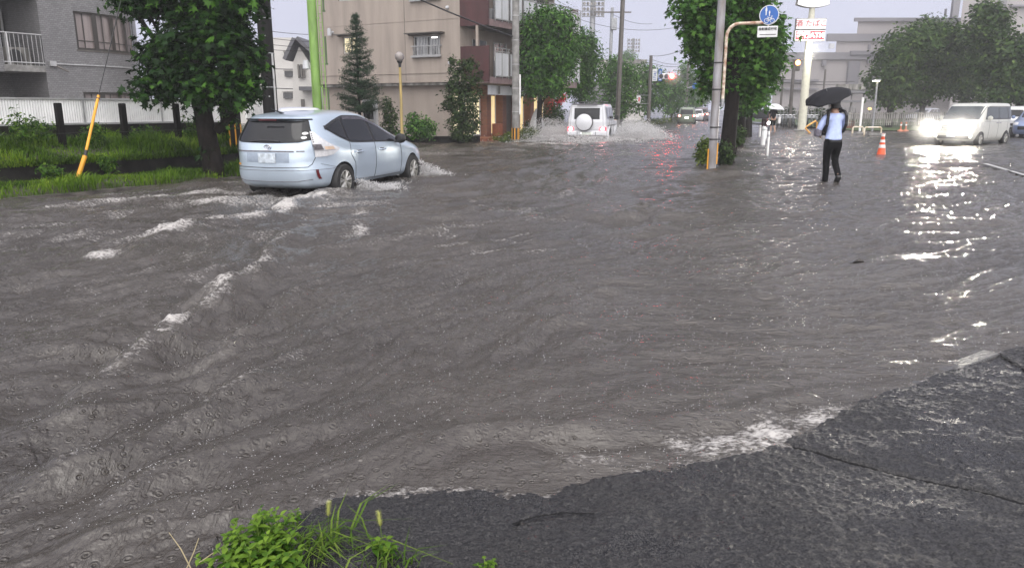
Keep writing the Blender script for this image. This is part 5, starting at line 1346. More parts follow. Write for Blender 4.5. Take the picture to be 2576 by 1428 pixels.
for sg in (1, -1):
    Sd = lambda x, z, off: Bs.side(x, z, sg, off)
    for x0, x1, nm in ((-.62, .10, 'side_window'), (.28, .95, 'side_window'), (1.10, 1.88, 'side_window')):
        patch(lambda i, j: Sd(x0 + (x1 - x0) * i - .08 * j * (x0 > 1), 1.27 + .50 * j, .006), nm, X['glass'], suv, 8, 4)
    patch(lambda i, j: Sd(-.5 + 3.8 * i, .93 + .05 * j, .02), 'side_trim', X['black'], suv, 20, 2)
    for x in (.19, 1.03, 2.0): seam(Sd, [(x, 1.25), (x, .6)], 'door_seam', suv, .006, X['smoke'])
    for xa in (0, 2.87):
        b = MB(); b.lathe([(.46, sg * .88), (.53, sg * .90), (.53, sg * .95), (.46, sg * .97)], (xa, 0, .42), 36, 'y', 0, False); b.build('wheel_arch', wpaint, suv, smooth=True)
        wheel('wheel', suv, xa, sg * .80, .40, .39, .26, 5, sg)
    tl = patch(lambda i, j: Bs.rear(sg * (.60 + .27 * i), .74 + .16 * j, .014), 'tail_lamp', X['taillit'], suv, 6, 5)
    b = MB(); b.lathe([(0, -.012), (.075, -.01), (.08, 0)], (-.955, sg * .73, .815), 16, 'x'); b.build('bulb', X['tailhot'], tl)
    b = MB(); b.box((2.02, sg * 1.02, 1.30), (.12, .2, .22)); b.build('door_mirror', X['black'], suv, bevel=.03)
    b = MB(); b.tube([(2.05, sg * .88, 1.22), (2.04, sg * .98, 1.25)], .03, 6); b.build('mirror_foot', X['black'], suv)
    b = MB(); b.tube([(-.5, sg * .66, 1.95), (-.4, sg * .66, 2.02), (1.3, sg * .66, 2.02), (1.4, sg * .66, 1.95)], .025, 6); b.build('roof_rail', X['black'], suv)
    b = MB(); b.box((-.99, sg * .18, .635), (.02, .14, .05)); b.build('plate_lamp', X['platelamp'], suv)
    b = MB(); b.box((3.2, sg * .82, 1.13), (.18, .14, .10)); b.build('indicator', X['amber'], suv, bevel=.02)
b = MB(); b.box((-.93, 0, .62), (.14, 1.78, .17)); b.build('bumper', wpaint, suv, bevel=.03)
b = MB(); b.box((-1.005, 0, .62), (.02, .46, .13)); b.build('number_plate', M('green_white_plate', (.62, .66, .6), .4, var=.15, scale=18), suv)
for y in (-.42, .42): b = MB(); b.box((-1.004, y, .62), (.012, .02, .15)); b.build('bumper_joint', X['black'], suv)
b = MB(); b.box2((-.9, -.72, 1.915), (-.6, .72, 1.94)); b.box((-.93, 0, 1.87), (.05, .9, .03)); b.build('roof_gutter', X['smoke'], suv)
b = MB()
for x in (-.2, .3, .8): b.tube([(x, -.66, 2.02), (x, .66, 2.02)], .02, 6)
b.build('roof_rack', X['black'], suv)
place(suv, (G(1483, 356).x + .1, G(1483, 356).y + 1.1, -.27), R(90 - 14))

# --------------------------------------------- white van with glaring headlamps
van = thing('compact_van', 'tall white compact van driving towards us with glaring headlamps', 'van')
Bv = Body([(.22, -.52, 2.95, .74, 8), (.35, -.60, 3.06, .81, 7), (.55, -.64, 3.10, .832, 7), (.80, -.65, 3.09, .835, 7), (.96, -.645, 3.0, .833, 7), (1.02, -.64, 2.80, .828, 7), (1.06, -.635, 2.62, .82, 7.5), (1.15, -.63, 2.50, .808, 8), (1.4, -.61, 2.26, .765, 8), (1.6, -.585, 2.04, .725, 8), (1.68, -.56, 1.9, .70, 7), (1.72, -.48, 1.7, .64, 6), (1.735, -.3, 1.4, .5, 5)])
Bv.mesh('body', vpaint, van, [(0, .28, .83), (2.46, .28, .83)], .33, nth=112, nz=64)
b = MB(); b.box2((-.5, -.66, .24), (2.8, .66, .55)); b.build('underbody', X['black'], van)
X['van_glass'] = M('van_glass', (.035, .045, .05), .05, spec=.7)
patch(lambda i, j: Bv.front(-.70 + 1.40 * i, 1.08 + .52 * j, .006), 'windscreen', X['van_glass'], van, 20, 10)
for y in (-.25, .25):
    b = MB(); P = [Bv.front(y + .35 - .55 * k / 6, 1.09 + .24 * k / 6, .02) for k in range(7)]; b.tube(P, .011, 5); b.build('wiper', X['black'], van)
for sg in (1, -1):
    Sv = lambda x, z, off: Bv.side(x, z, sg, off)
    ws = patch(lambda i, j: Sv(-.56 + (2.72 - .40 * j) * i, 1.07 + .52 * j, .005), 'window_surround', X['black'], van, 40, 6)
    for x0, x1, nm in ((-.50, -.05, 'quarter_window'), (.0, .88, 'rear_door_window'), (.95, 1.72, 'front_door_window'), (1.80, 2.15, 'front_quarter_window')):
        patch(lambda i, j: Sv(x0 + (x1 - x0) * i - (.25 if x0 > 1.7 else .04) * j * (x0 > .9), 1.10 + .46 * j, .009), nm, X['van_glass'], ws, 10, 5)
    for x in (.92, -.02, 1.78): seam(Sv, [(x, 1.07), (x, .32)], 'door_seam', van, .005, X['smoke'])
    seam(Sv, [(-.5, .98), (2.3, .98)], 'belt_crease', van, .005, X['smoke'])
    for x in (.72, 1.02): b = MB(); b.tube([Sv(x, .93, .02), Sv(x + .16, .93, .02)], .014, 6); b.build('door_handle', X['chrome'], van)
    for xa in (0, 2.46): wheel('wheel', van, xa, sg * .755, .285, .285, .18, 5, sg)
    b = MB(); b.lathe([(0, -.06), (.08, -.05), (.10, .03), (0, .05)], (2.02, sg * .93, 1.12), 14, 'x'); b.build('door_mirror', vpaint, van, smooth=True)
    hl = patch(lambda i, j: Bv.front(sg * (.46 + .30 * i), .72 + .20 * j, .012), 'headlamp', M('lit_headlamp', (1, 1, 1), .2, emit=(1, .90, .68), estr=6), van, 8, 6)
    b = MB(); cx = Bv.front(sg * .62, .82, .02); b.lathe([(0, .05), (.09, .04), (.125, 0)], (cx[0], cx[1], .82), 18, 'x'); b.build('bulb', M('headlamp_bulb', (1, 1, 1), emit=(1, .92, .75), estr=160), hl)
    b = MB(); cx = Bv.front(sg * .66, .42, .02); b.lathe([(0, .03), (.035, .025), (.05, 0)], (cx[0], cx[1], .42), 14, 'x'); b.build('fog_lamp', M('fog_lamp', (1, 1, 1), emit=(1, .93, .8), estr=10), van)
    ld = bpy.data.lights.new('headlamp_beam', 'SPOT'); ld.energy = 1300; ld.spot_size = R(70); ld.spot_blend = .8; ld.color = (1, .93, .80); ld.shadow_soft_size = .09
    lo_ = bpy.data.objects.new('headlamp_beam', ld); S.collection.objects.link(lo_); lo_.parent = van; lo_.location = (cx[0] + .16, sg * .62, .82); lo_.rotation_euler = (0, R(-84), 0)
for k in range(4):
    patch(lambda i, j: Bv.front(-.46 + .92 * i, .62 + .075 * k + .035 * j, .016), 'grille_bar', X['chrome'], van, 12, 2)
patch(lambda i, j: Bv.front(-.48 + .96 * i, .60 + .31 * j, .006), 'grille', X['smoke'], van, 12, 4)
patch(lambda i, j: Bv.front(-.60 + 1.20 * i, .30 + .13 * j, .006), 'air_intake', X['black'], van, 12, 3)
b = MB(); c_ = Bv.front(0, .46, .02); b.box((c_[0], -.05, .46), (.015, .33, .165)); b.build('number_plate', X['plate'], van)
b = MB(); c_ = Bv.front(0, .93, .015); b.lathe([(.04, 0), (.06, .012), (.07, 0)], (c_[0], 0, .93), 20, 'x'); b.build('emblem', X['chrome'], van)
gv = G(2462, 366)
hv = Vector((-.80, -.60, 0)); lv = Vector((.60, -.80, 0))           # heading and the van's own left
po = gv - hv * 2.46 - lv * .80
place(van, (po.x, po.y, -.05), math.atan2(hv.y, hv.x))

# --------------------------------------------- simple cars farther off, each with body, windows, lamps and wheels
def small_car(name, label, col, rows, win, cat='car', group='distant cars', lit=False, plate=True, wb=2.6):
    root = thing(name, label, cat, group=group)
    pm = car_paint(name + '_paint', col, .3, .3)
    B_ = Body(rows); B_.mesh('body', pm, root, [(0, .29, .84), (wb, .29, .84)], .33, nth=72, nz=40)
    z0, z1 = win
    for sg in (1, -1):
        Sc = lambda x, z, off: B_.side(x, z, sg, off)
        xa0, a0, _, _ = B_.par(z0); xa1, a1, _, _ = B_.par(z1)
        fr0, re0, fr1, re1 = xa0 + a0, xa0 - a0, xa1 + a1, xa1 - a1
        for f0, f1, nm in ((.10, .36, 'rear_side_window'), (.39, .63, 'rear_door_window'), (.66, .90, 'front_door_window')):
            patch(lambda i, j: Sc((re0 + (fr0 - re0) * (f0 + (f1 - f0) * i)) * (1 - j) + (re1 + (fr1 - re1) * (f0 + (f1 - f0) * i)) * j, z0 + (z1 - z0) * j, .006), nm, X['glass'], root, 8, 5)
        for xa in (0, wb): wheel('wheel', root, xa, sg * .76, .29, .29, .19, 5, sg)
        b = MB(); b.lathe([(0, -.06), (.07, -.05), (.09, .03), (0, .05)], (wb - .55, sg * .93, z0 + .05), 12, 'x'); b.build('door_mirror', pm, root, smooth=True)
        tl = patch(lambda i, j: B_.rear(sg * (.56 + .24 * i), z0 - .18 + .14 * j, .012), 'tail_lamp', X['taillit'] if lit else X['red'], root, 5, 4)
        if lit: b = MB(); c_ = B_.rear(sg * .66, z0 - .11, .015); b.lathe([(0, -.02), (.07, -.01), (.08, .01)], (c_[0], c_[1], z0 - .11), 12, 'x'); b.build('bulb', M('distant_bulb', (1, .7, .5), emit=(1, .42, .25), estr=14), tl)
        patch(lambda i, j: B_.front(sg * (.50 + .26 * i), .66 + .13 * j, .012), 'headlamp', X['clear'], root, 5, 4)
    patch(lambda i, j: B_.rear(-.56 + 1.12 * i, z0 + .02 + (z1 - z0 - .06) * j, .006), 'rear_window', X['glass'], root, 12, 6)
    patch(lambda i, j: B_.front(-.58 + 1.16 * i, z0 + .02 + (z1 - z0 - .06) * j, .006), 'windscreen', X['glass'], root, 12, 6)
    patch(lambda i, j: B_.front(-.5 + 1.0 * i, .42 + .17 * j, .008), 'grille', X['black'], root, 8, 3)
    for P_, x_ in ((B_.rear(0, .72, .015), 'rear'), (B_.front(0, .40, .02), 'front')):
        b = MB(); b.box((P_[0], 0, P_[2]), (.015, .33, .165)); b.build('number_plate', X['platelamp'] if (lit and x_ == 'rear') else X['frost'], root)
    b = MB(); b.box2((-.5, -.66, .2), (wb + .4, .66, .5)); b.build('underbody', X['black'], root)
    return root
hatch = [(.2, -.55, wb_ := 3.2, .76, 6), (.35, -.66, 3.32, .82, 5.5), (.6, -.70, 3.36, .84, 5), (.78, -.69, 3.22, .84, 5), (.90, -.66, 2.7, .825, 5), (.98, -.62, 2.25, .80, 5), (1.2, -.5, 1.75, .72, 5), (1.4, -.34, 1.2, .64, 5), (1.47, -.22, .95, .57, 4.5), (1.5, 0, .6, .4, 4)]
boxy = [(.2, -.50, 2.9, .72, 8), (.35, -.60, 3.0, .80, 8), (.8, -.64, 3.02, .82, 8), (1.0, -.63, 2.75, .81, 8), (1.06, -.62, 2.45, .80, 8), (1.4, -.58, 2.2, .74, 8), (1.62, -.54, 2.0, .69, 7), (1.68, -.44, 1.8, .6, 6), (1.70, -.2, 1.4, .45, 5)]
def set_car(o, u, v, az, dz=0.0, sc=1.0):
    g = G(u, v); place(o, (g.x, g.y, dz), R(90 - az), sc)
c1 = small_car('distant_car', 'olive green car with red tail lamps, nearest on the far avenue', (.16, .19, .14), boxy, (1.0, 1.5), lit=True); set_car(c1, 1727, 312, 14.5, -.12)
c2 = small_car('distant_car', 'small pale car between the two red lit cars on the avenue', (.5, .5, .52), hatch, (.98, 1.38), lit=True); set_car(c2, 1752, 305, 14.5, -.1)
c3 = small_car('distant_car', 'farthest dark red lit car on the avenue', (.12, .10, .11), boxy, (1.0, 1.5), lit=True); set_car(c3, 1764, 304, 14.5, -.1)
c4 = small_car('parked_car', 'silver grey parked hatchback half hidden behind the white van', (.36, .36, .40), hatch, (.98, 1.38), group='parked cars'); set_car(c4, 2338, 314, 236)
c5 = small_car('parked_car', 'blue grey car cut by the right edge of the photo', (.16, .21, .34), hatch, (.98, 1.38), group='parked cars'); set_car(c5, 2612, 344, 222)
c6 = small_car('parked_car', 'white nosed car with a black grille between the van and the blue grey car', (.65, .65, .66), boxy, (1.0, 1.5), group='parked cars'); set_car(c6, 2566, 331, 228, 0, .95)
c7 = small_car('parked_car', 'white car roof showing beyond the pale blue estate car', (.72, .74, .78), hatch, (.98, 1.38), group=None); place(c7, (at(752, 275, 23.5).x, 23.5, .0), R(90 + 15))

# --------------------------------------------- spray and bow waves: myriads of drops
X['spray'] = leaf_mat('spray_water', (.80, .79, .79), (.80, .79, .79), (.80, .79, .79), .5, .45)
def spray(name, label, fn, n, s0, s1, seed, mat='spray'):
    r = np.random.default_rng(seed); V, F = [], []
    P, D = fn(r, n)
    sz = s0 * (s1 / s0) ** r.random(n)
    for p, d, s in zip(P, D, sz):
        d = d / (np.linalg.norm(d) + 1e-9); a = np.cross(d, r.normal(size=3)); a /= np.linalg.norm(a) + 1e-9; b_ = np.cross(d, a)
        k = len(V); ln = s * (1.2 + 1.6 * r.random())
        V += [p - d * ln, p + a * s * .45, p - a * s * .22 + b_ * s * .4, p - a * s * .22 - b_ * s * .4, p + d * ln]
        F += [(k, k+1, k+2), (k, k+2, k+3), (k, k+3, k+1), (k+4, k+2, k+1), (k+4, k+3, k+2), (k+4, k+1, k+3)]
    tag(np_mesh(name, np.array(V), np.array(F), X[mat], smooth=True), label, 'spray', kind='stuff')
sp_l = suv.location.copy(); hd = Vector((math.sin(R(14)), math.cos(R(14)), 0)); rt = Vector((hd.y, -hd.x, 0))
def fan(sg, x0, x1, reach, height, pw):
    def fn(r, n):
        nj = 90; j = r.integers(0, nj, n)               # each drop flies in one of many jets
        hj = height * (.25 + 1.0 * r.random(nj) ** pw); rj = reach * (.45 + .6 * r.random(nj)); aj = x0 + (x1 - x0) * r.random(nj); bj = -.2 - 1.6 * r.random(nj)
        t = r.random(n) ** .8
        along = aj[j] + bj[j] * t + r.normal(size=n) * (.05 + .16 * t)
        lat = .93 + rj[j] * t + r.normal(size=n) * (.03 + .12 * t)
        z = hj[j] * 4 * (t * .86 + .14) * (1 - (t * .86 + .14)) + r.normal(size=n) * (.02 + .10 * t)
        z = np.where(r.random(n) < .35, z * r.random(n), z); z = np.maximum(.015, z)
        P = np.array(sp_l)[None] + along[:, None] * np.array(hd) + (sg * lat)[:, None] * np.array(rt); P[:, 2] = z
        D = sg * np.array(rt)[None] * .8 + np.array([0, 0, 1.0])[None] * (1 - 1.6 * t)[:, None] + r.normal(size=(n, 3)) * .35
        return P, D
    return fn
spray('spray_fan', 'wide fan of white spray thrown to the right of the off-roader', fan(1, 1.6, 4.0, 3.0, .78, 1.6), 9000, .008, .030, 1)
spray('spray_fan', 'fan of white spray thrown to the left of the off-roader against the hedge', fan(-1, -1.3, 1.6, 2.4, .80, 1.5), 9000, .008, .030, 2)
def low(cx, cy, rx, ry, h):
    def fn(r, n):
        P = np.stack([cx + r.normal(size=n) * rx, cy + r.normal(size=n) * ry, .01 + h * r.random(n) ** 2.5], 1)
        return P, r.normal(size=(n, 3)) + np.array([0, 0, .6])
    return fn
wq = suv.location
spray('wake_foam', 'white churned wake behind and beside the off-roader', low(wq.x - .4, wq.y - 1.2, 1.6, .7, .28), 5000, .010, .035, 3)
cw = car.matrix_basis
def cpt(x, y, z=0): return Vector((car.location.x, car.location.y, 0)) + Vector((math.cos(car.rotation_euler.z) * x - math.sin(car.rotation_euler.z) * y, math.sin(car.rotation_euler.z) * x + math.cos(car.rotation_euler.z) * y, z))
def jet(x, y, dx, dy, ln, h, wd=.12):
    def fn(r, n):
        t = r.random(n) ** .8
        p0 = cpt(x, y); p1 = cpt(x + dx, y + dy); d = p1 - p0
        P = np.array(p0)[None] + t[:, None] * np.array(d)[None] + r.normal(size=(n, 3)) * wd * (.25 + t)[:, None]
        P[:, 2] = np.abs(h * (1 - t) ** 1.0 * r.random(n) ** 1.3 + r.normal(size=n) * .015) + .012
        return P, np.array(d)[None] + np.array([0, 0, .4])[None] + r.normal(size=(n, 3)) * .3
    return fn
spray('bow_splash', 'white splash thrown forward by the front wheel of the blue estate car', jet(3.05, -.85, .55, -.5, 1, .42), 3600, .005, .019, 4)
spray('wheel_splash', 'white splash beside the rear wheel of the blue estate car', jet(.30, -.95, .8, -.25, 1, .26), 2600, .005, .018, 5)
spray('sill_wash', 'foamy wash along the sill of the blue estate car', jet(.6, -1.0, 2.2, -.05, 1, .10, .1), 2600, .005, .017, 6)
def spray_or_bloom(name, label, loc, scale, az, dens, nscale, lab=None):  # real spray, and the added bloom balls around lamps
    m = bpy.data.materials.new(name); m.use_nodes = True; t = m.node_tree; t.nodes.remove(t.nodes['Principled BSDF']); k = t.links.new
    tc = t.nodes.new('ShaderNodeTexCoord'); ln = t.nodes.new('ShaderNodeVectorMath'); ln.operation = 'LENGTH'
    mr = t.nodes.new('ShaderNodeMapRange'); mr.inputs['From Min'].default_value = .1; mr.inputs['From Max'].default_value = 1; mr.inputs['To Min'].default_value = dens; mr.inputs['To Max'].default_value = 0
    nz = t.nodes.new('ShaderNodeTexNoise'); nz.inputs['Scale'].default_value = nscale; nz.inputs['Detail'].default_value = 5; nz.inputs['Roughness'].default_value = .65
    m2 = t.nodes.new('ShaderNodeMapRange'); m2.inputs['From Min'].default_value = .42; m2.inputs['From Max'].default_value = .68
    mu = t.nodes.new('ShaderNodeMath'); mu.operation = 'MULTIPLY'
    pv = t.nodes.new('ShaderNodeVolumePrincipled'); pv.inputs['Color'].default_value = (.97, .97, .97, 1)
    k(tc.outputs['Object'], ln.inputs[0]); k(ln.outputs['Value'], mr.inputs[0]); k(tc.outputs['Object'], nz.inputs['Vector']); k(nz.outputs['Fac'], m2.inputs[0])
    k(mr.outputs[0], mu.inputs[0]); k(m2.outputs[0], mu.inputs[1]); k(mu.outputs[0], pv.inputs['Density']); k(pv.outputs[0], t.nodes['Material Output'].inputs['Volume'])
    b = MB(); b.lathe([(0, -1), (.5, -.866), (.866, -.5), (1, 0), (.866, .5), (.5, .866), (0, 1)], (0, 0, 0), 18)
    o = tag(b.build(name, m), label, 'spray', kind='stuff'); place(o, loc, R(az), scale); return o
# mist balls added to stand in for lens bloom at the van's headlamps
for sg, w_ in ((1, 'right'), (-1, 'left')):
    q = van.location + hv * 3.75 + lv * (sg * .62)
    spray_or_bloom('headlamp_bloom', f'added mist ball for the lens bloom around the {w_} one of the two van headlamps', (q.x, q.y, .80), (1.0, 1.0, .9), 0, .75, .01)
spray_or_bloom('splash_mist', 'soft white spray hanging right of the white off-roader', sp_l + hd * 2.3 + rt * 1.7 + Vector((0, 0, .62)), (1.8, 1.5, .66), -14, 2.4, 1.9)
spray_or_bloom('splash_mist', 'soft white spray hanging left of the white off-roader', sp_l - hd * .1 - rt * 1.75 + Vector((0, 0, .60)), (1.4, 1.6, .62), -14, 2.4, 1.9)
spray_or_bloom('splash_mist', 'low white spray behind the white off-roader', sp_l - hd * 1.5 + Vector((0, 0, .42)), (1.7, 1.1, .26), -14, 1.1, 2.0)
# ------------------------------------------------------------------ people
def skin(name, nodes_, edges, root, mat, parent, sub=2):
    """a continuous tapering surface grown over a skeleton: nodes {name: (x, y, z, r) or (x, y, z, rx, ry)}"""
    ks = list(nodes_); me = bpy.data.meshes.new(name)
    me.from_pydata([nodes_[k][:3] for k in ks], [(ks.index(a), ks.index(b)) for a, b in edges], [])
    o = bpy.data.objects.new(name, me); S.collection.objects.link(o)
    o.modifiers.new('skin', 'SKIN').use_smooth_shade = True
    sk = me.skin_vertices[0].data
    for i, k in enumerate(ks):
        q = nodes_[k]; sk[i].radius = (q[3], q[4] if len(q) > 4 else q[3]); sk[i].use_root = (k == root)
    m = o.modifiers.new('sub', 'SUBSURF'); m.levels = m.render_levels = sub
    bake(o); o.data.materials.clear(); o.data.materials.append(mat)
    if parent is not None: o.parent = parent; o.matrix_parent_inverse = RINV.get(parent.name, Matrix())
    return o
def chain(*ks): return list(zip(ks, ks[1:]))
X['shirt'] = M('pale_blue_shirt', (.46, .55, .86), .75, var=.14, scale=9, bump=.5, bscale=14)
X['trousers'] = M('black_trousers', (.007, .007, .008), .9, spec=.1, var=.3, bump=.4, bscale=18)
X['shoe'] = M('black_shoe', (.012, .012, .013), .35)
X['umb'] = M('black_umbrella_cloth', (.012, .012, .015), .75, spec=.2, var=.25, scale=5)
X['umbw'] = M('white_umbrella_cloth', (.62, .63, .66), .4, var=.06)
def hand(nd, ed, pre, wr, dirv, side, s=1.0):
    """palm and five fingers from the wrist along dirv"""
    d = Vector(dirv).normalized(); sv = Vector(side).normalized(); w = Vector(wr)
    p = w + d * .075 * s; nd[pre + 'palm'] = (*p, .026 * s, .030 * s); ed.append((pre + 'wr', pre + 'palm'))
    for i, (off, ln) in enumerate(((-.028, .062), (-.010, .074), (.010, .070), (.027, .055))):
        k = p + d * .018 + sv * off; t = k + d * ln * .55 * s; e = t + (d * .6 - d.cross(sv) * .5) * ln * .5 * s
        for nm, q, r in (('k', k, .0095), ('t', t, .0085), ('e', e, .007)): nd[f'{pre}{nm}{i}'] = (*q, r)
        ed.append((pre + 'palm', f'{pre}k{i}')); ed.extend(chain(f'{pre}k{i}', f'{pre}t{i}', f'{pre}e{i}'))
    a = w + d * .03 - sv * .03; e = a + d * .05 - sv * .025
    nd[pre + 'th'] = (*a, .011); nd[pre + 'th2'] = (*e, .009); ed.append((pre + 'wr', pre + 'th')); ed.append((pre + 'th', pre + 'th2'))
def umbrella(name, label, hub, tilt, rad, depth, mat, shaft_len, grip=True, ribs=8):
    """folding umbrella; hub is the top of the canopy, tilt the axis of the shaft"""
    root = thing(name, label, 'umbrella', hub)
    ax = Vector(tilt).normalized(); a = ax.cross(Vector((0, 1, .1))).normalized(); b_ = a.cross(ax)
    hub = Vector(hub); n = ribs * 6
    def P(i, j):
        t = 2 * math.pi * i; f = j; sc = 1 - .055 * abs(math.sin(t * ribs / 2)) * f ** 2 if True else 1
        q = abs(((i * ribs) % 1) - .5) * 2                       # 1 on a rib, 0 mid panel
        dz = depth * f ** 2.1 - .035 * (1 - q) * f ** 2 * rad + .0
        return hub + (a * math.cos(t) + b_ * math.sin(t)) * rad * f * (1 - .06 * (1 - q * q) * f) - ax * dz
    m = MB(); m.grid(P, n, 12); o = m.build('canopy', mat, root, smooth=2, fix=False); o.modifiers.new('solid', 'SOLIDIFY').thickness = .003
    m = MB(); m.tube([hub + ax * .05, hub - ax * shaft_len], .006, 8); so = m.build('shaft', X['steel'], root)
    if grip: m = MB(); m.tube([hub - ax * (shaft_len - .03), hub - ax * (shaft_len + .09)], [.012, .016], 10); m.build('handle', X['black'], so)
    for k in range(ribs):
        i = (k + .5) / ribs if False else k / ribs
        m = MB(); m.tube([P(i, f) - ax * .008 for f in np.linspace(.02, 1.0, 8)] , .003, 4); m.tube([hub - ax * .25, P(i, .5) - ax * .01], .0025, 4); m.build('rib', X['steel'], root)
    return root
mg = G(2086, 457); k_ = 1.68 / 1.70
ppl = thing('person', 'person in a pale blue shirt and black trousers wading away under a black umbrella', 'person', (mg.x, mg.y, 0))
def B3(d): return {k: (mg.x + v[0], mg.y + v[1], v[2] * .955 - .045, *v[3:]) for k, v in d.items()}
nd = dict(pel=(0, 0, .92, .120, .085), wst=(0, .01, 1.10, .115, .085), chs=(0, .03, 1.30, .145, .10), nkb=(0, .035, 1.44, .075, .065), nck=(0, .045, 1.50, .052), hd0=(0, .065, 1.565, .072, .08), hd1=(0, .07, 1.64, .082, .095), hd2=(0, .065, 1.71, .058, .066), nose=(0, .165, 1.615, .013),
          lsh=(-.17, .03, 1.41, .058), lel=(-.285, .03, 1.15, .043), lwr=(-.215, .20, 1.02, .029), rsh=(.17, .03, 1.41, .058), rel=(.235, .16, 1.19, .042), rwr=(.02, .30, 1.30, .028),
          lhp=(-.085, 0, .86, .095, .10), lkn=(-.085, .035, .50, .062), lan=(-.09, .0, .11, .042), lhe=(-.09, -.045, .05, .036), lto=(-.10, .15, .025, .030),
          rhp=(.085, -.01, .86, .095, .10), rkn=(.075, .03, .50, .060), ran=(.10, -.16, .20, .040), rhe=(.10, -.215, .20, .034), rto=(.10, -.10, .05, .030))
ed = chain('pel', 'wst', 'chs', 'nkb', 'nck', 'hd0', 'hd1', 'hd2') + [('hd0', 'nose'), ('nkb', 'lsh'), ('nkb', 'rsh'), ('pel', 'lhp'), ('pel', 'rhp')] + chain('lsh', 'lel', 'lwr') + chain('rsh', 'rel', 'rwr') + chain('lhp', 'lkn', 'lan', 'lto') + chain('rhp', 'rkn', 'ran', 'rto') + [('lan', 'lhe'), ('ran', 'rhe')]
hand(nd, ed, 'l', nd['lwr'][:3], (.7, .7, -.2), (0, .3, 1)); hand(nd, ed, 'r', nd['rwr'][:3], (-.5, .8, .2), (0, 0, 1))
skin('body', B3(nd), ed, 'pel', X['skin'], ppl)
sh = dict(hem=(0, 0, .90, .178, .140), hem2=(0, 0, .96, .176, .138), wst=(0, .01, 1.09, .158, .120), mid=(0, .02, 1.22, .168, .122), chs=(0, .025, 1.33, .172, .122), nkb=(0, .035, 1.435, .10, .085), col=(0, .045, 1.495, .064), lsh=(-.165, .03, 1.395, .080), lmid=(-.245, .025, 1.26, .068), lel=(-.295, .03, 1.14, .060), lcf=(-.245, .13, 1.06, .050), rsh=(.165, .03, 1.395, .080), rmid=(.215, .08, 1.29, .065), rel=(.235, .16, 1.19, .056), rcf=(.10, .25, 1.26, .045))
skin('shirt', B3(sh), chain('hem', 'hem2', 'wst', 'mid', 'chs', 'nkb', 'col') + chain('nkb', 'lsh', 'lmid', 'lel', 'lcf') + chain('nkb', 'rsh', 'rmid', 'rel', 'rcf'), 'hem', X['shirt'], ppl)
tr_ = dict(top=(0, 0, 1.03, .168, .128), seat=(0, -.012, .88, .168, .130), lhp=(-.092, -.005, .80, .105, .115), lth=(-.09, .02, .65, .088), lkn=(-.088, .035, .50, .076), lcf=(-.09, .0, .30, .068), lhm=(-.092, -.005, .0, .060), rhp=(.092, -.01, .80, .105, .115), rth=(.082, .02, .65, .088), rkn=(.078, .03, .50, .075), rcf=(.09, -.07, .34, .068), rhm=(.104, -.20, .135, .058))
to = skin('trousers', B3(tr_), chain('top', 'seat') + [('seat', 'lhp'), ('seat', 'rhp')] + chain('lhp', 'lth', 'lkn', 'lcf', 'lhm') + chain('rhp', 'rth', 'rkn', 'rcf', 'rhm'), 'seat', X['trousers'], ppl)
bl_ = MB(); bl_.lathe([(.168, .885), (.170, .925)], (0, 0, 0), 28, 'z', 0, False)
bl_.v = [(mg.x + v[0] * 1.0, mg.y + v[1] * .78, v[2] * .955 - .045) for v in bl_.v]; bl_.build('belt', X['black'], ppl, smooth=2)
for nm, h_, t_, e_ in (('l', (-.09, -.05, .06), (-.10, .10, .035), (-.105, .20, .025)), ('r', (.10, -.225, .205), (.10, -.135, .085), (.10, -.07, .035))):
    skin('shoe', B3({'h': (*h_, .066), 't': (*t_, .064, .056), 'e': (*e_, .054, .044)}), chain('h', 't', 'e'), 'h', X['shoe'], ppl)
hr = dict(a=(0, .025, 1.585, .066, .058), b=(0, .04, 1.65, .094, .098), c=(0, .06, 1.72, .078, .085))
skin('hair', B3(hr), chain('a', 'b', 'c'), 'b', X['hair'], ppl)
for s_ in (-1, 1):
    skin('ear', B3({'a': (s_ * .088, .07, 1.615, .012), 'b': (s_ * .098, .062, 1.645, .014)}), [('a', 'b')], 'a', X['skin'], ppl)
    b = MB()
    pts = [(s_ * .105, .13, 1.40), (s_ * .135, .05, 1.475), (s_ * .165, -.045, 1.45), (s_ * .185, -.095, 1.36), (s_ * .190, -.09, 1.20), (s_ * .185, .0, 1.06), (s_ * .15, .13, 1.04)]
    P = [Vector((mg.x + p[0], mg.y + p[1], p[2] - .05)) for p in pts]
    for p, q in zip(P, P[1:]): b.tube([p, q], [.030, .030], 8)
    b.build('strap', X['black'], ppl, smooth=True)
b = MB(); b.box((mg.x, mg.y + .26, 1.13), (.30, .16, .42)); b.build('chest_bag', X['black'], ppl, bevel=.04)
b = MB(); b.box((mg.x - .30, mg.y + .07, .985), (.12, .16, .16)); b.build('pouch', M('check_pouch', (.16, .15, .19), .6, var=.5, scale=40), ppl, bevel=.03)
hub = at(2080, 229, mg.y + .12)
umbrella('umbrella', 'black folding umbrella tilted over the person in the blue shirt', hub, (-.40, -.28, 1), .455, .14, X['umb'], .50)
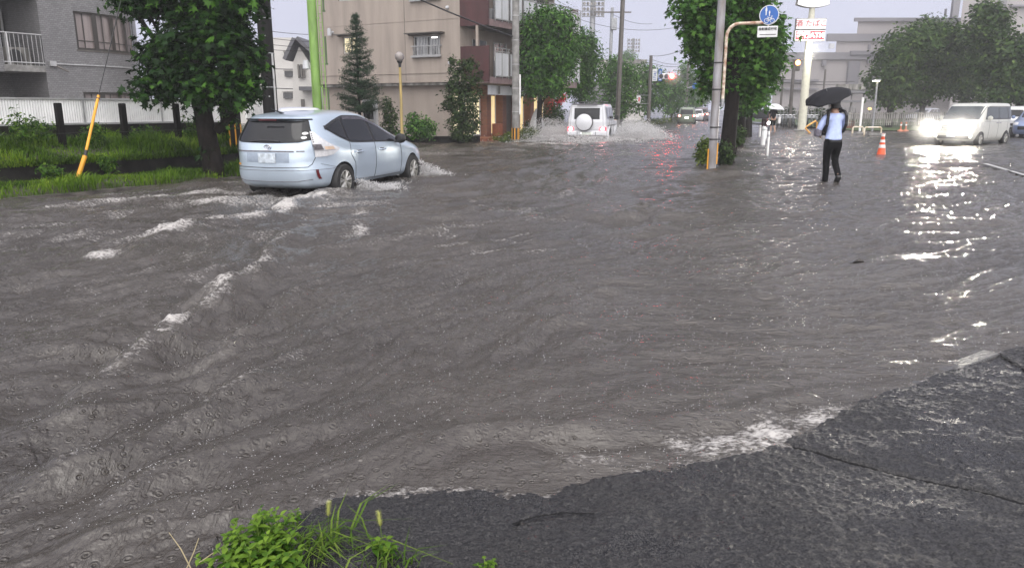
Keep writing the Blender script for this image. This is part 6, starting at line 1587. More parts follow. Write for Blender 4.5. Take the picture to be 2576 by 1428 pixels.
# two people far down the footpath
def walker(label, u, v, Y, top, mats, seed, sc=1.0):
    g = at(u, v, Y); root = thing('person', label, 'person', (g.x, Y, 0), 'people under umbrellas down the footpath')
    f = lambda d: {k: (g.x + q[0] * sc, Y + q[1] * sc, q[2] * sc - .04, *[r * sc for r in q[3:]]) for k, q in d.items()}
    nd = dict(pel=(0, 0, .95, .13, .10), chs=(0, .02, 1.30, .145, .10), nkb=(0, .03, 1.44, .07), nck=(0, .04, 1.50, .05), hd0=(0, .05, 1.57, .07, .08), hd1=(0, .05, 1.66, .08, .09), hd2=(0, .05, 1.72, .05),
              lsh=(-.17, .02, 1.40, .055), lel=(-.24, .05, 1.15, .042), lwr=(-.2, .16, 1.0, .03), rsh=(.17, .02, 1.40, .055), rel=(.24, .10, 1.18, .042), rwr=(.10, .25, 1.28, .03), lhp=(-.085, 0, .86, .09), lkn=(-.09, .08, .5, .06), lan=(-.09, .05, .09, .04), lto=(-.09, .18, .03, .03), rhp=(.085, 0, .86, .09), rkn=(.085, .0, .5, .06), ran=(.09, -.2, .14, .04), rto=(.09, -.1, .04, .03))
    ed = chain('pel', 'chs', 'nkb', 'nck', 'hd0', 'hd1', 'hd2') + [('nkb', 'lsh'), ('nkb', 'rsh'), ('pel', 'lhp'), ('pel', 'rhp')] + chain('lsh', 'lel', 'lwr') + chain('rsh', 'rel', 'rwr') + chain('lhp', 'lkn', 'lan', 'lto') + chain('rhp', 'rkn', 'ran', 'rto')
    hand(nd, ed, 'l', nd['lwr'][:3], (.1, .3, -1), (0, 1, 0)); hand(nd, ed, 'r', nd['rwr'][:3], (-.5, .8, .2), (0, 0, 1))
    skin('body', f(nd), ed, 'pel', X['skin'], root, 1)
    sh = dict(hem=(0, 0, .80 if top else .93, .17, .13), wst=(0, .01, 1.08, .155, .12), chs=(0, .02, 1.33, .17, .12), nkb=(0, .03, 1.44, .09), lsh=(-.165, .02, 1.39, .075), lel=(-.25, .05, 1.15, .06), rsh=(.165, .02, 1.39, .075), rel=(.24, .10, 1.18, .06))
    skin('jacket', f(sh), chain('hem', 'wst', 'chs', 'nkb') + chain('nkb', 'lsh', 'lel') + chain('nkb', 'rsh', 'rel'), 'hem', mats[0], root, 1)
    z_ = .45 if top else .15
    tr_ = dict(seat=(0, -.01, .9, .16, .125), lhp=(-.09, 0, .78, .10), lkn=(-.09, .07, .52, .078), lcf=(-.09, .06, z_, .066), rhp=(.09, 0, .78, .10), rkn=(.085, .0, .52, .078), rcf=(.09, -.05 if top else -.16, z_, .066))
    skin('trousers', f(tr_), [('seat', 'lhp'), ('seat', 'rhp')] + chain('lhp', 'lkn', 'lcf') + chain('rhp', 'rkn', 'rcf'), 'seat', mats[1], root, 1)
    skin('hair', f(dict(a=(0, .01, 1.61, .065), b=(0, .03, 1.68, .09), c=(0, .05, 1.73, .065))), chain('a', 'b', 'c'), 'b', X['hair'], root, 1)
    return g
g = walker('person in dark clothes and shorts with bare calves under the white umbrella', 1943, 330, 47, True, (X['trousers'], X['trousers']), 1)
umbrella('umbrella', 'white dome umbrella far down the footpath', at(1950, 261, 47), (.05, 0, 1), .62, .36, X['umbw'], .7)
b = MB(); b.box((g.x + .32, 46.9, .75), (.16, .22, .40)); tag(b.build('shopping_bag', X['white'], bevel=.04), 'white carrier bag held by the person under the white umbrella', 'bag')
g2 = walker('person in black half hidden by the large black umbrella on the footpath', 1921, 328, 51, False, (X['trousers'], M('dark_red_trousers', (.06, .015, .02), .7)), 2)
umbrella('umbrella', 'large dark umbrella left of the white one on the footpath', at(1919, 277, 50.6), (-.12, -.2, 1), .78, .42, X['umb'], .7)
cl = MB(); c_ = at(1934, 310, 52); cl.lathe([(0, -.06), (.10, -.03), (.12, 0)], (c_.x, 52, c_.z), 14, 'y')
cy = thing('bicycle', 'bicycle with a lit headlamp coming up the footpath', 'bicycle', (c_.x, 52.1, 0))
cl.build('lit_lamp', M('cycle_lamp', (1, 1, 1), emit=(1, .95, .95), estr=8), cy)
w_ = MB(); w_.lathe([(.29, -.02), (.33, -.02), (.33, .02), (.29, .02), (.29, -.02)], (c_.x, 52.2, .32), 24, 'x'); w_.lathe([(.29, -.02), (.33, -.02), (.33, .02), (.29, .02), (.29, -.02)], (c_.x, 53.2, .32), 24, 'x'); w_.build('wheel', X['rubber'], cy)
w_ = MB(); w_.tube([(c_.x, 52.2, .32), (c_.x, 52.35, .95), (c_.x, 52.9, .85), (c_.x, 53.2, .32)], .02, 6); w_.tube([(c_.x - .28, 52.4, 1.02), (c_.x + .28, 52.4, 1.02)], .015, 6); w_.build('frame', X['red'], cy)

# ------------------------------------------------------------------ signs and lettering
def text(s, size, name, mat, parent, loc, rot=(R(90), 0, 0), ext=.004, align='CENTER', sx=1.0, bold=0.0):
    c = bpy.data.curves.new(name, 'FONT'); c.body = s; c.size = size; c.extrude = ext; c.align_x = align; c.align_y = 'CENTER'; c.offset = bold
    o = bpy.data.objects.new(name, c); S.collection.objects.link(o)
    dg = bpy.context.evaluated_depsgraph_get()
    me = bpy.data.meshes.new_from_object(o.evaluated_get(dg)); bpy.data.objects.remove(o)
    me.transform(Matrix.LocRotScale(Vector(loc), Matrix.Rotation(rot[2], 3, 'Z') @ Matrix.Rotation(rot[0], 3, 'X'), Vector((sx, 1, 1))))
    me.materials.clear()
    return mesh_obj(name, me, mat, parent)
X['signblue'] = M('sign_blue', (.010, .095, .36), .35, var=.06)
X['signwhite'] = M('sign_white', (.62, .63, .63), .4, var=.08)
X['signred'] = M('sign_red', (.55, .02, .03), .4, var=.05)
X['ink'] = M('sign_ink', (.02, .02, .022), .5)
X['poleg'] = M('grey_painted_pole', (.30, .30, .32), .42, .2, var=.22, scale=5, streak=.3, dirt=(.17, .15, .14))
sp0 = G(1790, 428); sgp = thing('sign_pole', 'grey steel pole in the flood carrying the round blue footpath sign on a curved arm', 'sign pole', (sp0.x, sp0.y, -.2))
b = MB(); b.tube([(sp0.x, sp0.y, -.2), (sp0.x, sp0.y, 7.5)], [.100, .088], 24); b.build('shaft', X['poleg'], sgp, smooth=True)
Ys = sp0.y
for v in (160, 227, 322, 432 - 80):
    q = at(1800, v, Ys); b = MB(); b.lathe([(.095, 0), (.107, 0), (.107, .03), (.095, .03)], (sp0.x, Ys, q.z), 24); b.box((sp0.x + .13, Ys, q.z + .015), (.06, .04, .03)); b.build('clamp', X['black'], sgp)
xa = sp0.x + .16; zt = at(1850, 60, Ys).z; zb = at(1826, 262, Ys).z
arm = [(xa, Ys, zb + .1)] + [(xa, Ys, z) for z in np.linspace(zb + .2, zt - .30, 5)] + [(xa + .28 * (1 - math.cos(t)), Ys, zt - .30 + .30 * math.sin(t)) for t in np.linspace(.2, 1.57, 7)]
xe = at(1937, 60, Ys).x
arm += [(xa + .30 + (xe - xa - .3) * f, Ys, zt + .03 * f) for f in (.25, .5, .75, 1)]
b = MB(); b.tube(arm, .038, 12); b.build('curved_arm', X['rust'], sgp, smooth=True)
b = MB(); b.tube([(xa, Ys, zb - .06), (xa, Ys, zb + .12)], .045, 12); b.build('arm_foot', X['steel'], sgp)
for dx, z in ((-.115, .26), (.10, .40)):
    b = MB(); b.box((sp0.x + dx, Ys - .03, z), (.025, .04, .5)); b.build('yellow_strip', X['yellow'], sgp)
sc_ = at(1935, 38, Ys - .06); rr = .218
rs = thing('round_sign', 'round blue shared footpath and cycle sign with its white plate, on the curved arm', 'road sign', sc_)
tilt = Matrix.Translation(sc_) @ Matrix.Rotation(R(-14), 4, 'Z')
def onsign(o): o.data.transform(tilt); return o
b = MB(); b.lathe([(0, 0), (rr, 0), (rr, .02), (0, .02)], (0, 0, 0), 48, 'y'); onsign(b.build('rim', X['signwhite'], rs))
b = MB(); b.lathe([(0, -.004), (rr - .018, -.004), (rr - .018, -.001)], (0, 0, 0), 48, 'y'); onsign(b.build('disc', X['signblue'], rs))
def person_sym(mb, cx, cz, s, y=-.009):
    pr = lambda pts: mb.prism_xz([(cx + x * s, cz + z * s) for x, z in pts], y, y + .004)
    pr([(.11 * math.cos(t), .80 + .12 * math.sin(t)) for t in np.linspace(0, 6.283, 16)[:-1]])
    pr([(-.16, .66), (.16, .66), (.20, .10), (.12, .10), (.10, -.75), (.01, -.75), (.0, -.05), (-.01, -.75), (-.10, -.75), (-.12, .10), (-.20, .10)])
b = MB(); person_sym(b, -.07, .075, .112); person_sym(b, .005, .025, .076)
ring = lambda mb, cx, cz, r: mb.tube([(cx + r * math.cos(t), -.007, cz + r * math.sin(t)) for t in np.linspace(0, 6.283, 21)], .007, 5)
ring(b, -.05, -.125, .047); ring(b, .075, -.125, .047)
for p, q in (((-.05, -.125), (-.02, -.06)), ((-.02, -.06), (.05, -.06)), ((.05, -.06), (.075, -.125)), ((-.02, -.06), (.01, -.125)), ((.01, -.125), (.05, -.06)), ((.05, -.06), (.06, -.03)), ((.04, -.028), (.085, -.03)), ((-.05, -.125), (.01, -.125)), ((-.02, -.06), (-.03, -.035))):
    b.tube([(p[0], -.007, p[1]), (q[0], -.007, q[1])], .006, 5)
onsign(b.build('pictogram', X['signwhite'], rs))
pc = at(1932, 118 - 40, Ys - .06)
pz = -.218 - .150
b = MB(); b.box((-.01, .01, pz), (.45, .015, .25)); onsign(b.build('plate', X['signwhite'], rs, bevel=.006))
t_ = text('自転車通行可', .068, 'plate_text', X['ink'], rs, (-.01, -.002, pz + .055), bold=.0015); onsign(t_)
b = MB(); b.box((-.0, .0, pz - .065), (.36, .006, .018)); onsign(b.build('plate_line', X['smoke'], rs))
b = MB(); b.tube([(0, .03, .12), (0, .03, pz - .1)], .02, 8); onsign(b.build('bracket', X['rust'], rs))

# grey cabinet on the footpath
cb = at(1832, 372, 21.5)
b = MB(); b.box((cb.x, 21.5, .72), (.17, .30, 1.58)); b.box((cb.x, 21.5, 1.525), (.19, .33, .03)); b.box((cb.x, 21.34, .55), (.15, .015, .02))
cbo = thing('control_cabinet', 'narrow grey metal cabinet on the footpath beside the big tree trunk', 'cabinet', (cb.x, 21.5, 0)); b.build('housing', X['steel'], cbo, bevel=.008)
b = MB(); b.tube([(cb.x + .06, 21.55, 1.54), (cb.x + .06, 21.55, 2.4)], .012, 6); b.build('antenna', X['alum'], cbo)
# bollards
for i, (u, vb, vt, r, lb) in enumerate(((1930, 394, 330, .03, 'nearest thin white bollard in the flooded footpath'), (1919, 366, 318, .085, 'thick white bollard behind the thin nearest one'), (1911, 343, 315, .055, 'farthest white bollard, below the dark umbrella'), (1926, 350, 322, .04, 'white bollard beside the walker with bare calves'))):
    g = G(u, vb); root = thing('bollard', lb, 'bollard', (g.x, g.y, -.1), 'white bollards on the footpath'); z = at(u, vt, g.y).z
    b = MB(); b.lathe([(r, -.1), (r, z - r * .5), (r * .7, z), (0, z)], (g.x, g.y, 0), 14); b.build('post', X['white'], root, smooth=True)
    b = MB(); b.lathe([(r + .002, z * .78), (r + .002, z * .86)], (g.x, g.y, 0), 14); b.build('reflective_band', X['frost'], root)
# traffic cone
g = G(2216, 393); tcn = thing('traffic_cone', 'orange traffic cone with white bands standing in the flood', 'traffic cone', g)
b = MB(); b.lathe([(.135, .03), (.125, .06), (.045, .62), (.05, .63), (.045, .69), (0, .70)], (g.x, g.y, 0), 24); b.build('cone', X['orange'], tcn, smooth=True)
for z0, z1 in ((.26, .36), (.43, .51), (.61, .69)):
    rz = lambda z: .1255 - (z - .06) / .56 * .08 + .003
    b = MB(); b.lathe([(rz(z0), z0), (rz(z1) if z1 < .6 else .051, z1)], (g.x, g.y, 0), 24); b.build('white_band', M('reflective_white', (.7, .66, .64), .35), tcn, smooth=True)
b = MB(); b.box((g.x, g.y, .018), (.38, .38, .035)); b.build('base', M('cone_base', (.16, .05, .03), .5), tcn, bevel=.01)
# painted line on the wet lot
p, q = G(2478, 414, .02), G(2640, 462, .02); d = (q - p).normalized(); n_ = Vector((-d.y, d.x, 0)) * .05
b = MB(); b.add([p - n_, q - n_, q + n_, p + n_], [(0, 1, 2, 3)]); bo = b.build('lot_line', M('white_road_paint', (.42, .42, .41), .4, var=.2, scale=12)); bo.location.z = .03; tag(bo, kind='structure')

# shop sign tower
Yc = 49; cs = at(2016, 331, Yc); sgt = thing('shop_sign_tower', 'tall cream sign tower with lit white and red shop panels and a glaring lamp', 'sign tower', (cs.x, Yc, 0))
X['signlit'] = M('lit_sign_white', (.70, .70, .70), .3, emit=(1, 1, 1), estr=.22, var=.03); X['signlitred'] = M('lit_sign_red', (.5, .03, .05), .3, emit=(.8, .04, .05), estr=.10, var=.03)
X['inkred'] = M('sign_red_ink', (.42, .02, .035), .4, emit=(.75, .05, .07), estr=.05); X['cream'] = M('cream_pole', (.55, .54, .44), .45, var=.08)
b = MB(); b.tube([(cs.x, Yc, -.2), (cs.x, Yc, 4.6), (cs.x, Yc, 6.6), (cs.x, Yc, 8.2)], [.26, .245, .2, .15], 20); b.build('pole', X['cream'], sgt, smooth=True)
b = MB(); b.lathe([(.5, -.1), (.5, .12), (.3, .14)], (cs.x, Yc, 0), 20); b.build('footing', X['concrete'], sgt)
RZ = R(-6)
def panel(u0, u1, v0, v1, name, mat, dy=-.28, fr=True):
    a_, c_ = at(u0, v1, Yc + dy), at(u1, v0, Yc + dy); cx, cz = (a_.x + c_.x) / 2, (a_.z + c_.z) / 2; w, h = c_.x - a_.x, c_.z - a_.z
    if fr: b = MB(); b.box((cx, Yc + dy + .13, cz), (w + .07, .2, h + .07), RZ); fo = b.build('panel_frame', X['soffit'], sgt)
    b = MB(); b.box((cx, Yc + dy, cz), (w, .05, h), RZ); b.build(name, mat, sgt)
    return cx, cz, w, h
cx, cz, w, h = panel(2004, 2078, 48, 73, 'white_panel', X['signlit'])
text('酒 たばこ', h * .74, 'panel_text', X['inkred'], sgt, (cx, Yc - .325, cz), (R(90), 0, RZ), .01, sx=1.02)
cx, cz, w, h = panel(2000, 2075, 77, 102, 'white_border', X['signlit'])
b = MB(); b.box((cx, Yc - .31, cz), (w - .10, .03, h - .10), RZ); b.build('red_panel', X['signlitred'], sgt)
text('銀行ATM', h * .70, 'panel_text', M('lit_letter', (1, 1, 1), emit=(1, 1, 1), estr=1.2), sgt, (cx, Yc - .34, cz), (R(90), 0, RZ), .01, bold=.012)
t0_, t1_ = at(2043, -60, Yc), at(2043, 20, Yc); zc = (t0_.z + t1_.z) / 2; hw = (at(2083, 0, Yc).x - at(2003, 0, Yc).x) / 2
can = [(-hw * 1.0, t1_.z + .18)] + [(hw * s, t1_.z + .18 * s * s) for s in np.linspace(-.98, .98, 15)] + [(hw, t1_.z + .18), (hw * .9, t1_.z + .75), (hw * .9, t0_.z), (-hw * .9, t0_.z), (-hw * .9, t1_.z + .75)]
cxx = at(2043, 10, Yc).x
b = MB(); b.prism_xz([(cxx + x * 1.03, z - .02) for x, z in can], Yc - .2, Yc + .1); b.build('crown_frame', X['soffit'], sgt)
b = MB(); b.prism_xz([(cxx + x, z) for x, z in can], Yc - .25, Yc - .205); b.build('crown_sign', X['signlit'], sgt)
lm = at(2040, 124, Yc - .4)
b = MB(); b.tube([(cs.x, Yc, lm.z + .1), (lm.x, Yc - .35, lm.z + .06)], .04, 8); b.build('lamp_bracket', X['steel'], sgt)
b = MB(); b.lathe([(0, -.07), (.14, -.05), (.16, .0), (0, .08)], (lm.x, Yc - .42, lm.z), 16); b.build('lamp', M('flood_lamp', (1, 1, 1), emit=(1, .96, .80), estr=60), sgt, smooth=True)
ld = bpy.data.lights.new('sign_lamp_light', 'POINT'); ld.energy = 130; ld.color = (1, .95, .8); ld.shadow_soft_size = .2
lo_ = bpy.data.objects.new('sign_lamp_light', ld); S.collection.objects.link(lo_); lo_.parent = sgt; lo_.location = (lm.x - cs.x, -.75, lm.z - .1)
spray_or_bloom('lamp_bloom', 'added mist ball for the glare around the lamp of the sign tower', (lm.x, Yc - .9, lm.z - .15), (1.0, 1.0, 1.0), 0, .2, .01)  # volume added to imitate the lamp's glare

# ------------------------------------------------------------------ traffic signals and far signs
def sig(name, label, u, vb, vt, Y, r):
    c = at(u, 285, Y); root = thing(name, label, 'traffic signal', (c.x, Y, 0)); zt = at(u, vt, Y).z
    b = MB(); b.tube([(c.x, Y, -.2), (c.x, Y, zt)], [r * 1.2, r], 12); b.build('post', X['dalum'], root, smooth=True)
    return root, c
sg1, c = sig('traffic_signal', 'traffic signal shining red over the avenue, on a dark post with two name signs', 1632, 318, 140, 57, .12)
q = at(1690, 192, 56.7); rz_ = at(1660, 194, 57).z
b = MB(); b.tube([(c.x, 57, rz_ - .1), (q.x + .3, 57, rz_ - .06)], .05, 8); b.tube([(c.x, 57, rz_ - .62), (c.x + .9, 57, rz_ - .25)], .03, 6); b.build('arm', X['dalum'], sg1)
b = MB(); b.box((q.x - .38, 56.9, q.z), (1.25, .22, .42)); b.build('housing', X['signwhite'], sg1, bevel=.1)
for k, (dx, mt) in enumerate(((-.76, 'black'), (-.38, 'black'))):
    b = MB(); b.lathe([(0, -.02), (.15, -.02), (.16, 0)], (q.x + dx, 56.78, q.z), 18, 'y'); b.build('dark_lens', X[mt], sg1)
b = MB(); b.lathe([(0, -.05), (.17, -.03), (.195, 0)], (q.x, 56.77, q.z), 18, 'y'); b.build('red_lens', M('red_signal_light', (1, .1, .1), emit=(1, .02, .015), estr=60), sg1)
b = MB(); b.lathe([(.20, -.22), (.20, 0)], (q.x, 56.77, q.z), 18, 'y', 0, False); b.build('visor', X['signwhite'], sg1)
spray_or_bloom('signal_bloom', 'added mist ball for the red halo around the lit traffic signal', (q.x, 56.3, q.z), (.85, .85, .85), 0, .9, .01)  # volume added to imitate the bloom of the red lens
for k, (u0, u1, mt, tx, ink) in enumerate(((1641, 1654, 'signwhite', '青看板', 'signblue'), (1656, 1666, 'signblue', '', 'signwhite'))):
    a_, e_ = at(u0, 204, 56.8), at(u1, 174, 56.8)
    b = MB(); b.box2((a_.x, 56.8, a_.z), (e_.x, 56.86, e_.z)); po = b.build('name_sign', X[mt], sg1)
    b = MB(); cx = (a_.x + e_.x) / 2
    r = np.random.default_rng(k + 3)
    for j in range(5):
        z = e_.z - .10 - j * (e_.z - a_.z - .12) / 5
        for _ in range(3): b.box((cx + r.normal() * .03, 56.79, z - .06 + r.normal() * .03), (.12 + .06 * r.random(), .01, .022))
        b.box((cx + r.normal() * .04, 56.79, z - .06), (.022, .01, .12))
    b.build('lettering', X[ink], po)
c_ = at(1609, 250, 56); ms = thing('side_sign', 'small white sign with a red mark on a rail left of the signal post', 'sign', (c_.x, 56.5, 0))
b = MB(); b.box((c_.x, 56.5, c_.z), (.30, .05, .52)); b.build('board', X['signwhite'], ms, bevel=.05); b = MB(); b.box((c_.x + .04, 56.46, c_.z), (.10, .02, .3)); b.build('red_mark', X['signred'], ms)
b = MB(); b.tube([(c_.x, 56.55, c_.z + .3), (at(1632, 250, 56.9).x, 56.9, c_.z + .3)], .02, 6); b.tube([(c_.x, 56.55, c_.z - .3), (at(1632, 250, 56.9).x, 56.9, c_.z - .3)], .02, 6); b.build('rail', X['steel'], ms)
sg2, c = sig('traffic_signal', 'far traffic signal glowing amber beside the shop sign tower', 1986, 320, 150, 66, .10)
q = at(2009, 164, 65.6)
b = MB(); b.tube([(c.x, 66, q.z + .25), (q.x + .2, 66, q.z + .25)], .045, 8); b.build('arm', X['dalum'], sg2)
b = MB(); b.box((q.x, 65.9, q.z), (.46, .2, .95)); b.build('housing', X['dalum'], sg2, bevel=.05)
b = MB(); b.lathe([(0, -.05), (.19, -.03), (.21, 0)], (q.x, 65.78, q.z + .2), 18, 'y'); b.build('amber_lens', M('amber_signal_light', (1, .4, .1), emit=(1, .30, .08), estr=14), sg2)
ls = thing('speed_sign_arm', 'far arm over the avenue with a blue and a red ringed speed sign', 'road sign', at(1722, 300, 88)); Yl = 88
b = MB(); b.tube([at(1722, 300, Yl), at(1722, 225, Yl), at(1738, 219, Yl), at(1778, 217, Yl)], .07, 8); b.build('post', X['steel'], ls)
for u, m1, m2 in ((1749, 'signblue', 'signblue'), (1765, 'signred', 'signwhite')):
    q = at(u, 217, Yl - .2); b = MB(); b.lathe([(0, 0), (.34, 0), (.34, .04)], (q.x, q.y, q.z), 24, 'y'); po = b.build('disc', X[m1], ls)
    b = MB(); b.lathe([(0, -.02), (.25, -.02), (.25, -.005)], (q.x, q.y, q.z), 24, 'y'); b.build('inner_disc', X[m2], po)
    if u == 1765: text('40', .30, 'digits', X['signblue'], po, (q.x, q.y - .025, q.z), bold=.01)
# ------------------------------------------------------------------ poles of the background
pr_, c = pole('concrete_pole', 'grey concrete utility pole at the beige apartment with a black and yellow foot', 1297, 352, 33.6, 10, .165, .145, X['concrete'], group='utility poles along the streets')
for z in np.arange(1.3, 8, 1.0): bands(pr_, c, (z,), .162, X['alum'], .03)
b = MB(); b.lathe([(.168, .12), (.168, .62)], (c.x, c.y, 0), 18); b.build('foot_sleeve', X['black'], pr_)
for a in np.arange(0, 6.28, .9):
    b = MB(); b.box((c.x + .172 * math.cos(a), c.y + .172 * math.sin(a), .37), (.05, .012, .5), a + R(90)); b.build('yellow_stripe', X['yellow'], pr_)
b = MB(); b.tube([(c.x + .19, c.y - .05, 1.2), (c.x + .19, c.y - .05, 2.9)], .035, 8); b.build('white_conduit', X['white'], pr_)
pr_, c = pole('lamp_post', 'dark bare steel pole rising behind the white off-roader', 1553, 285, 46, 11, .15, .12, X['dalum'], lean=.16)
pr_, c = pole('transformer_pole', 'far utility pole with a cross arm and a transformer box', 1530, 285, 76, at(1530, 20, 76).z, .17, .15, X['steel'], lean=.1)
b = MB(); q = at(1530, 32, 76); b.box((q.x + .4, 75.8, q.z), (3.6, .12, .12)); b.box((q.x + 1.2, 75.8, q.z - .45), (.1, .1, 1.0)); b.build('cross_arm', X['dalum'], pr_)
q = at(1543, 62, 76); b = MB(); b.box((q.x, 75.7, q.z), (.55, .5, 1.1)); b.build('transformer', X['steel'], pr_, bevel=.05)
pr_, c = pole('utility_pole', 'thin far pole standing beyond the red signal', 1725, 285, 98, at(1725, 153, 98).z, .16, .14, X['dalum'])
for i, (u, vt, Y) in enumerate(((1962, 190, 72), (1988, 165, 60), (2066, 175, 78))):
    pole('utility_pole', ['thin dark pole left of the shop sign tower', 'dark pole just left of the cream sign tower', 'dark pole right of the cream sign tower'][i], u, 290, Y, at(u, vt, Y).z, .12, .09, X['dalum'])
# stadium lamp masts
def mast(label, u, v0, v1, Y, w, rows, cols, r):
    c = at(u, 285, Y); root = thing('floodlight_mast', label, 'floodlight', (c.x, Y, 0), 'stadium floodlights'); z0, z1 = at(u, v1, Y).z, at(u, v0, Y).z
    b = MB(); b.tube([(c.x, Y, 0), (c.x, Y, z1)], [r, r * .8], 12); b.build('mast', X['steel'], root, smooth=True)
    b = MB()
    for k in range(rows):
        z = z0 + (z1 - z0) * (k + .5) / rows; b.box((c.x, Y - r, z - .35 * (z1 - z0) / rows), (w, .3, .12))
    for x in (-w / 2, w / 2): b.box((c.x + x, Y - r, (z0 + z1) / 2), (.12, .3, z1 - z0))
    b.build('rack', X['steel'], root)
    for k in range(rows):
        z = z0 + (z1 - z0) * (k + .5) / rows
        for j in range(cols):
            x = c.x - w / 2 + w * (j + .5) / cols
            b = MB(); b.lathe([(0, .25), (.12, .2), (.24, -.12), (.22, -.15), (0, -.13)], (x, Y - r - .3, z), 10, 'y'); b.build('lamp', X['soffit'], root)
mast('near stadium floodlight mast with racks of lamps cut by the top edge', 1485, -22, 45, 120, 3.3, 5, 6, .5)
mast('smaller far stadium floodlight mast above the street trees', 1587, 97, 133, 190, 3.0, 4, 5, .4)
# globe lamp on a yellowish post
q = at(1011, 320, 30.0); gt = at(1007, 143, 30); gl_ = thing('globe_lamp', 'clear globe garden lamp on a weathered yellow post before the beige wall', 'lamp', (q.x, 30, .1))
b = MB(); b.tube([(q.x, 30, .1), (q.x, 30, gt.z - .38)], [.06, .05], 12); b.build('post', M('weathered_yellow_paint', (.42, .30, .10), .5, var=.4, scale=4, streak=.2, dirt=(.20, .17, .08)), gl_, smooth=True)
b = MB(); b.lathe([(.05, -.40), (.06, -.26), (.11, -.19), (.11, -.16)], (q.x, 30, gt.z), 16); b.build('collar', X['black'], gl_)
b = MB(); b.lathe([(.09, -.17), (.17, -.08), (.19, .0), (.17, .09), (.10, .16), (0, .19)], (q.x, 30, gt.z), 20); b.build('globe', M('cloudy_globe', (.42, .38, .36), .12, var=.2, trans=.4), gl_, smooth=2)
# vending machine by the conifer, left of the lamp
q = at(930, 285, 31.2); vm_ = thing('vending_machine', 'pale vending machine under the conifer beside the beige wall', 'vending machine', (q.x, 31.2, .1))
b = MB(); b.box((q.x, 31.4, .95), (.55, .5, 1.7)); b.build('cabinet', X['frost'], vm_, bevel=.03)
b = MB(); b.box((q.x - .04, 31.13, 1.3), (.40, .02, .55)); b.build('display', X['glass'], vm_); b = MB(); b.box((q.x - .04, 31.13, .85), (.38, .02, .2)); b.build('poster', M('poster', (.55, .35, .3), .5, var=.6, scale=20), vm_)
# grey draped tent shape by the hedge
q = at(1350, 310, 36.6); b = MB(); b.grid(lambda i, j: (q.x + (.36 - .30 * j ** 1.6) * math.cos(6.283 * i) * (1 + .10 * math.cos(6.283 * 7 * i)), 36.6 + (.34 - .3 * j ** 1.6) * math.sin(6.283 * i), .5 + .95 * j), 42, 8)
tag(b.build('covered_parasol', X['frost'], smooth=2), 'grey folded cover shaped like a tent behind the clipped hedge', 'cover')

# ------------------------------------------------------------------ park edge behind the lot
for i, (u, vb, Y) in enumerate(((2197, 300, 50),)):
    q = at(u, 300, Y); root = thing('park_lamp', 'slim park lamp glowing in front of the broad tree', 'lamp', (q.x, Y, 0)); z = at(u, 204, Y).z
    b = MB(); b.tube([(q.x, Y, 0), (q.x, Y, z)], [.075, .06], 10); b.build('post', X['steel'], root, smooth=True)
    b = MB(); b.box((q.x - .12, Y - .1, z + .05), (.5, .3, .10)); b.build('head', X['steel'], root, bevel=.03)
    b = MB(); b.box((q.x - .14, Y - .12, z - .012), (.36, .22, .02)); b.build('lit_lens', M('park_lamp_light', (1, 1, .9), emit=(1, .9, .6), estr=16), root)
for i, (u, v, Y, lb) in enumerate(((2506, 273, 68, 'warm street lamp glimpsed between the park trunks, right one'), (2448, 274, 68, 'dim warm lamp glimpsed under the park trees, left one'))):
    q = at(u - 260, v, Y); root = thing('garden_lamp', lb, 'lamp', (q.x, Y, 0))
    b = MB(); b.tube([(q.x, Y, 0), (q.x, Y, q.z)], .04, 8); b.build('post', X['dalum'], root)
    b = MB(); b.lathe([(0, -.12), (.14, -.06), (.16, .04), (0, .12)], (q.x, Y, q.z), 12); b.build('globe', M('warm_lamp', (1, .7, .3), emit=(1, .62, .15), estr=(5, 2)[i]), root, smooth=True)
b = MB(); p, q = at(2130, 300, 52), at(2560, 300, 60)
fr_ = thing('park_fence', 'pale picket fence along the park under the trees', 'fence', (p.x, 52, 0))
N = 90
for k in range(N): w = p.lerp(q, k / N); b.box((w.x, w.y, .75), (.07, .04, .9))
b.build('picket_panel', X['soffit'], fr_); b = MB(); b.tube([(p.x, p.y - .03, 1.1), (q.x, q.y - .03, 1.1)], .03, 6); b.tube([(p.x, p.y - .03, .5), (q.x, q.y - .03, .5)], .03, 6); b.build('rail', X['soffit'], fr_)
for i, (u0, u1, Y, lb) in enumerate(((2146, 2172, 44, 'left'), (2176, 2218, 43, 'right'))):
    a_, e_ = at(u0, 318, Y), at(u1, 318, Y); b = MB()
    b.tube([(a_.x, Y, -.05), (a_.x, Y, .36), (a_.x + .06, Y, .42), (e_.x - .06, Y, .42), (e_.x, Y, .36), (e_.x, Y, -.05)], .045, 10)
    tag(b.build('hoop_barrier', M('hoop_paint', (.58, .54, .47), .4, var=.3, scale=3.5, dirt=(.48, .36, .2)), smooth=True), f'low cream and ochre hoop barrier at the lot edge, {lb} one of the pair', 'barrier', 'hoop barriers at the lot edge')
    b = MB(); b.box(((a_.x + e_.x) / 2, Y - .5, .05), (e_.x - a_.x, .2, .14)); tag(b.build('wheel_stop', X['concrete'], bevel=.02), f'concrete wheel stop in front of the {lb} hoop barrier', 'wheel stop', 'wheel stops')
a_ = at(2030, 322, 46); b = MB(); b.tube([(a_.x + .75, 46.4, -.05), (a_.x + .7, 46.3, .62), (a_.x + .55, 46.2, .72), (a_.x + .0, 46, .42), (a_.x - .1, 46, .3), (a_.x + .25, 45.8, -.1)], .05, 8)
tag(b.build('bent_barrier', M('orange_barrier', (.72, .36, .06), .4, var=.2)), 'bent orange pipe barrier right of the sign tower foot', 'barrier')
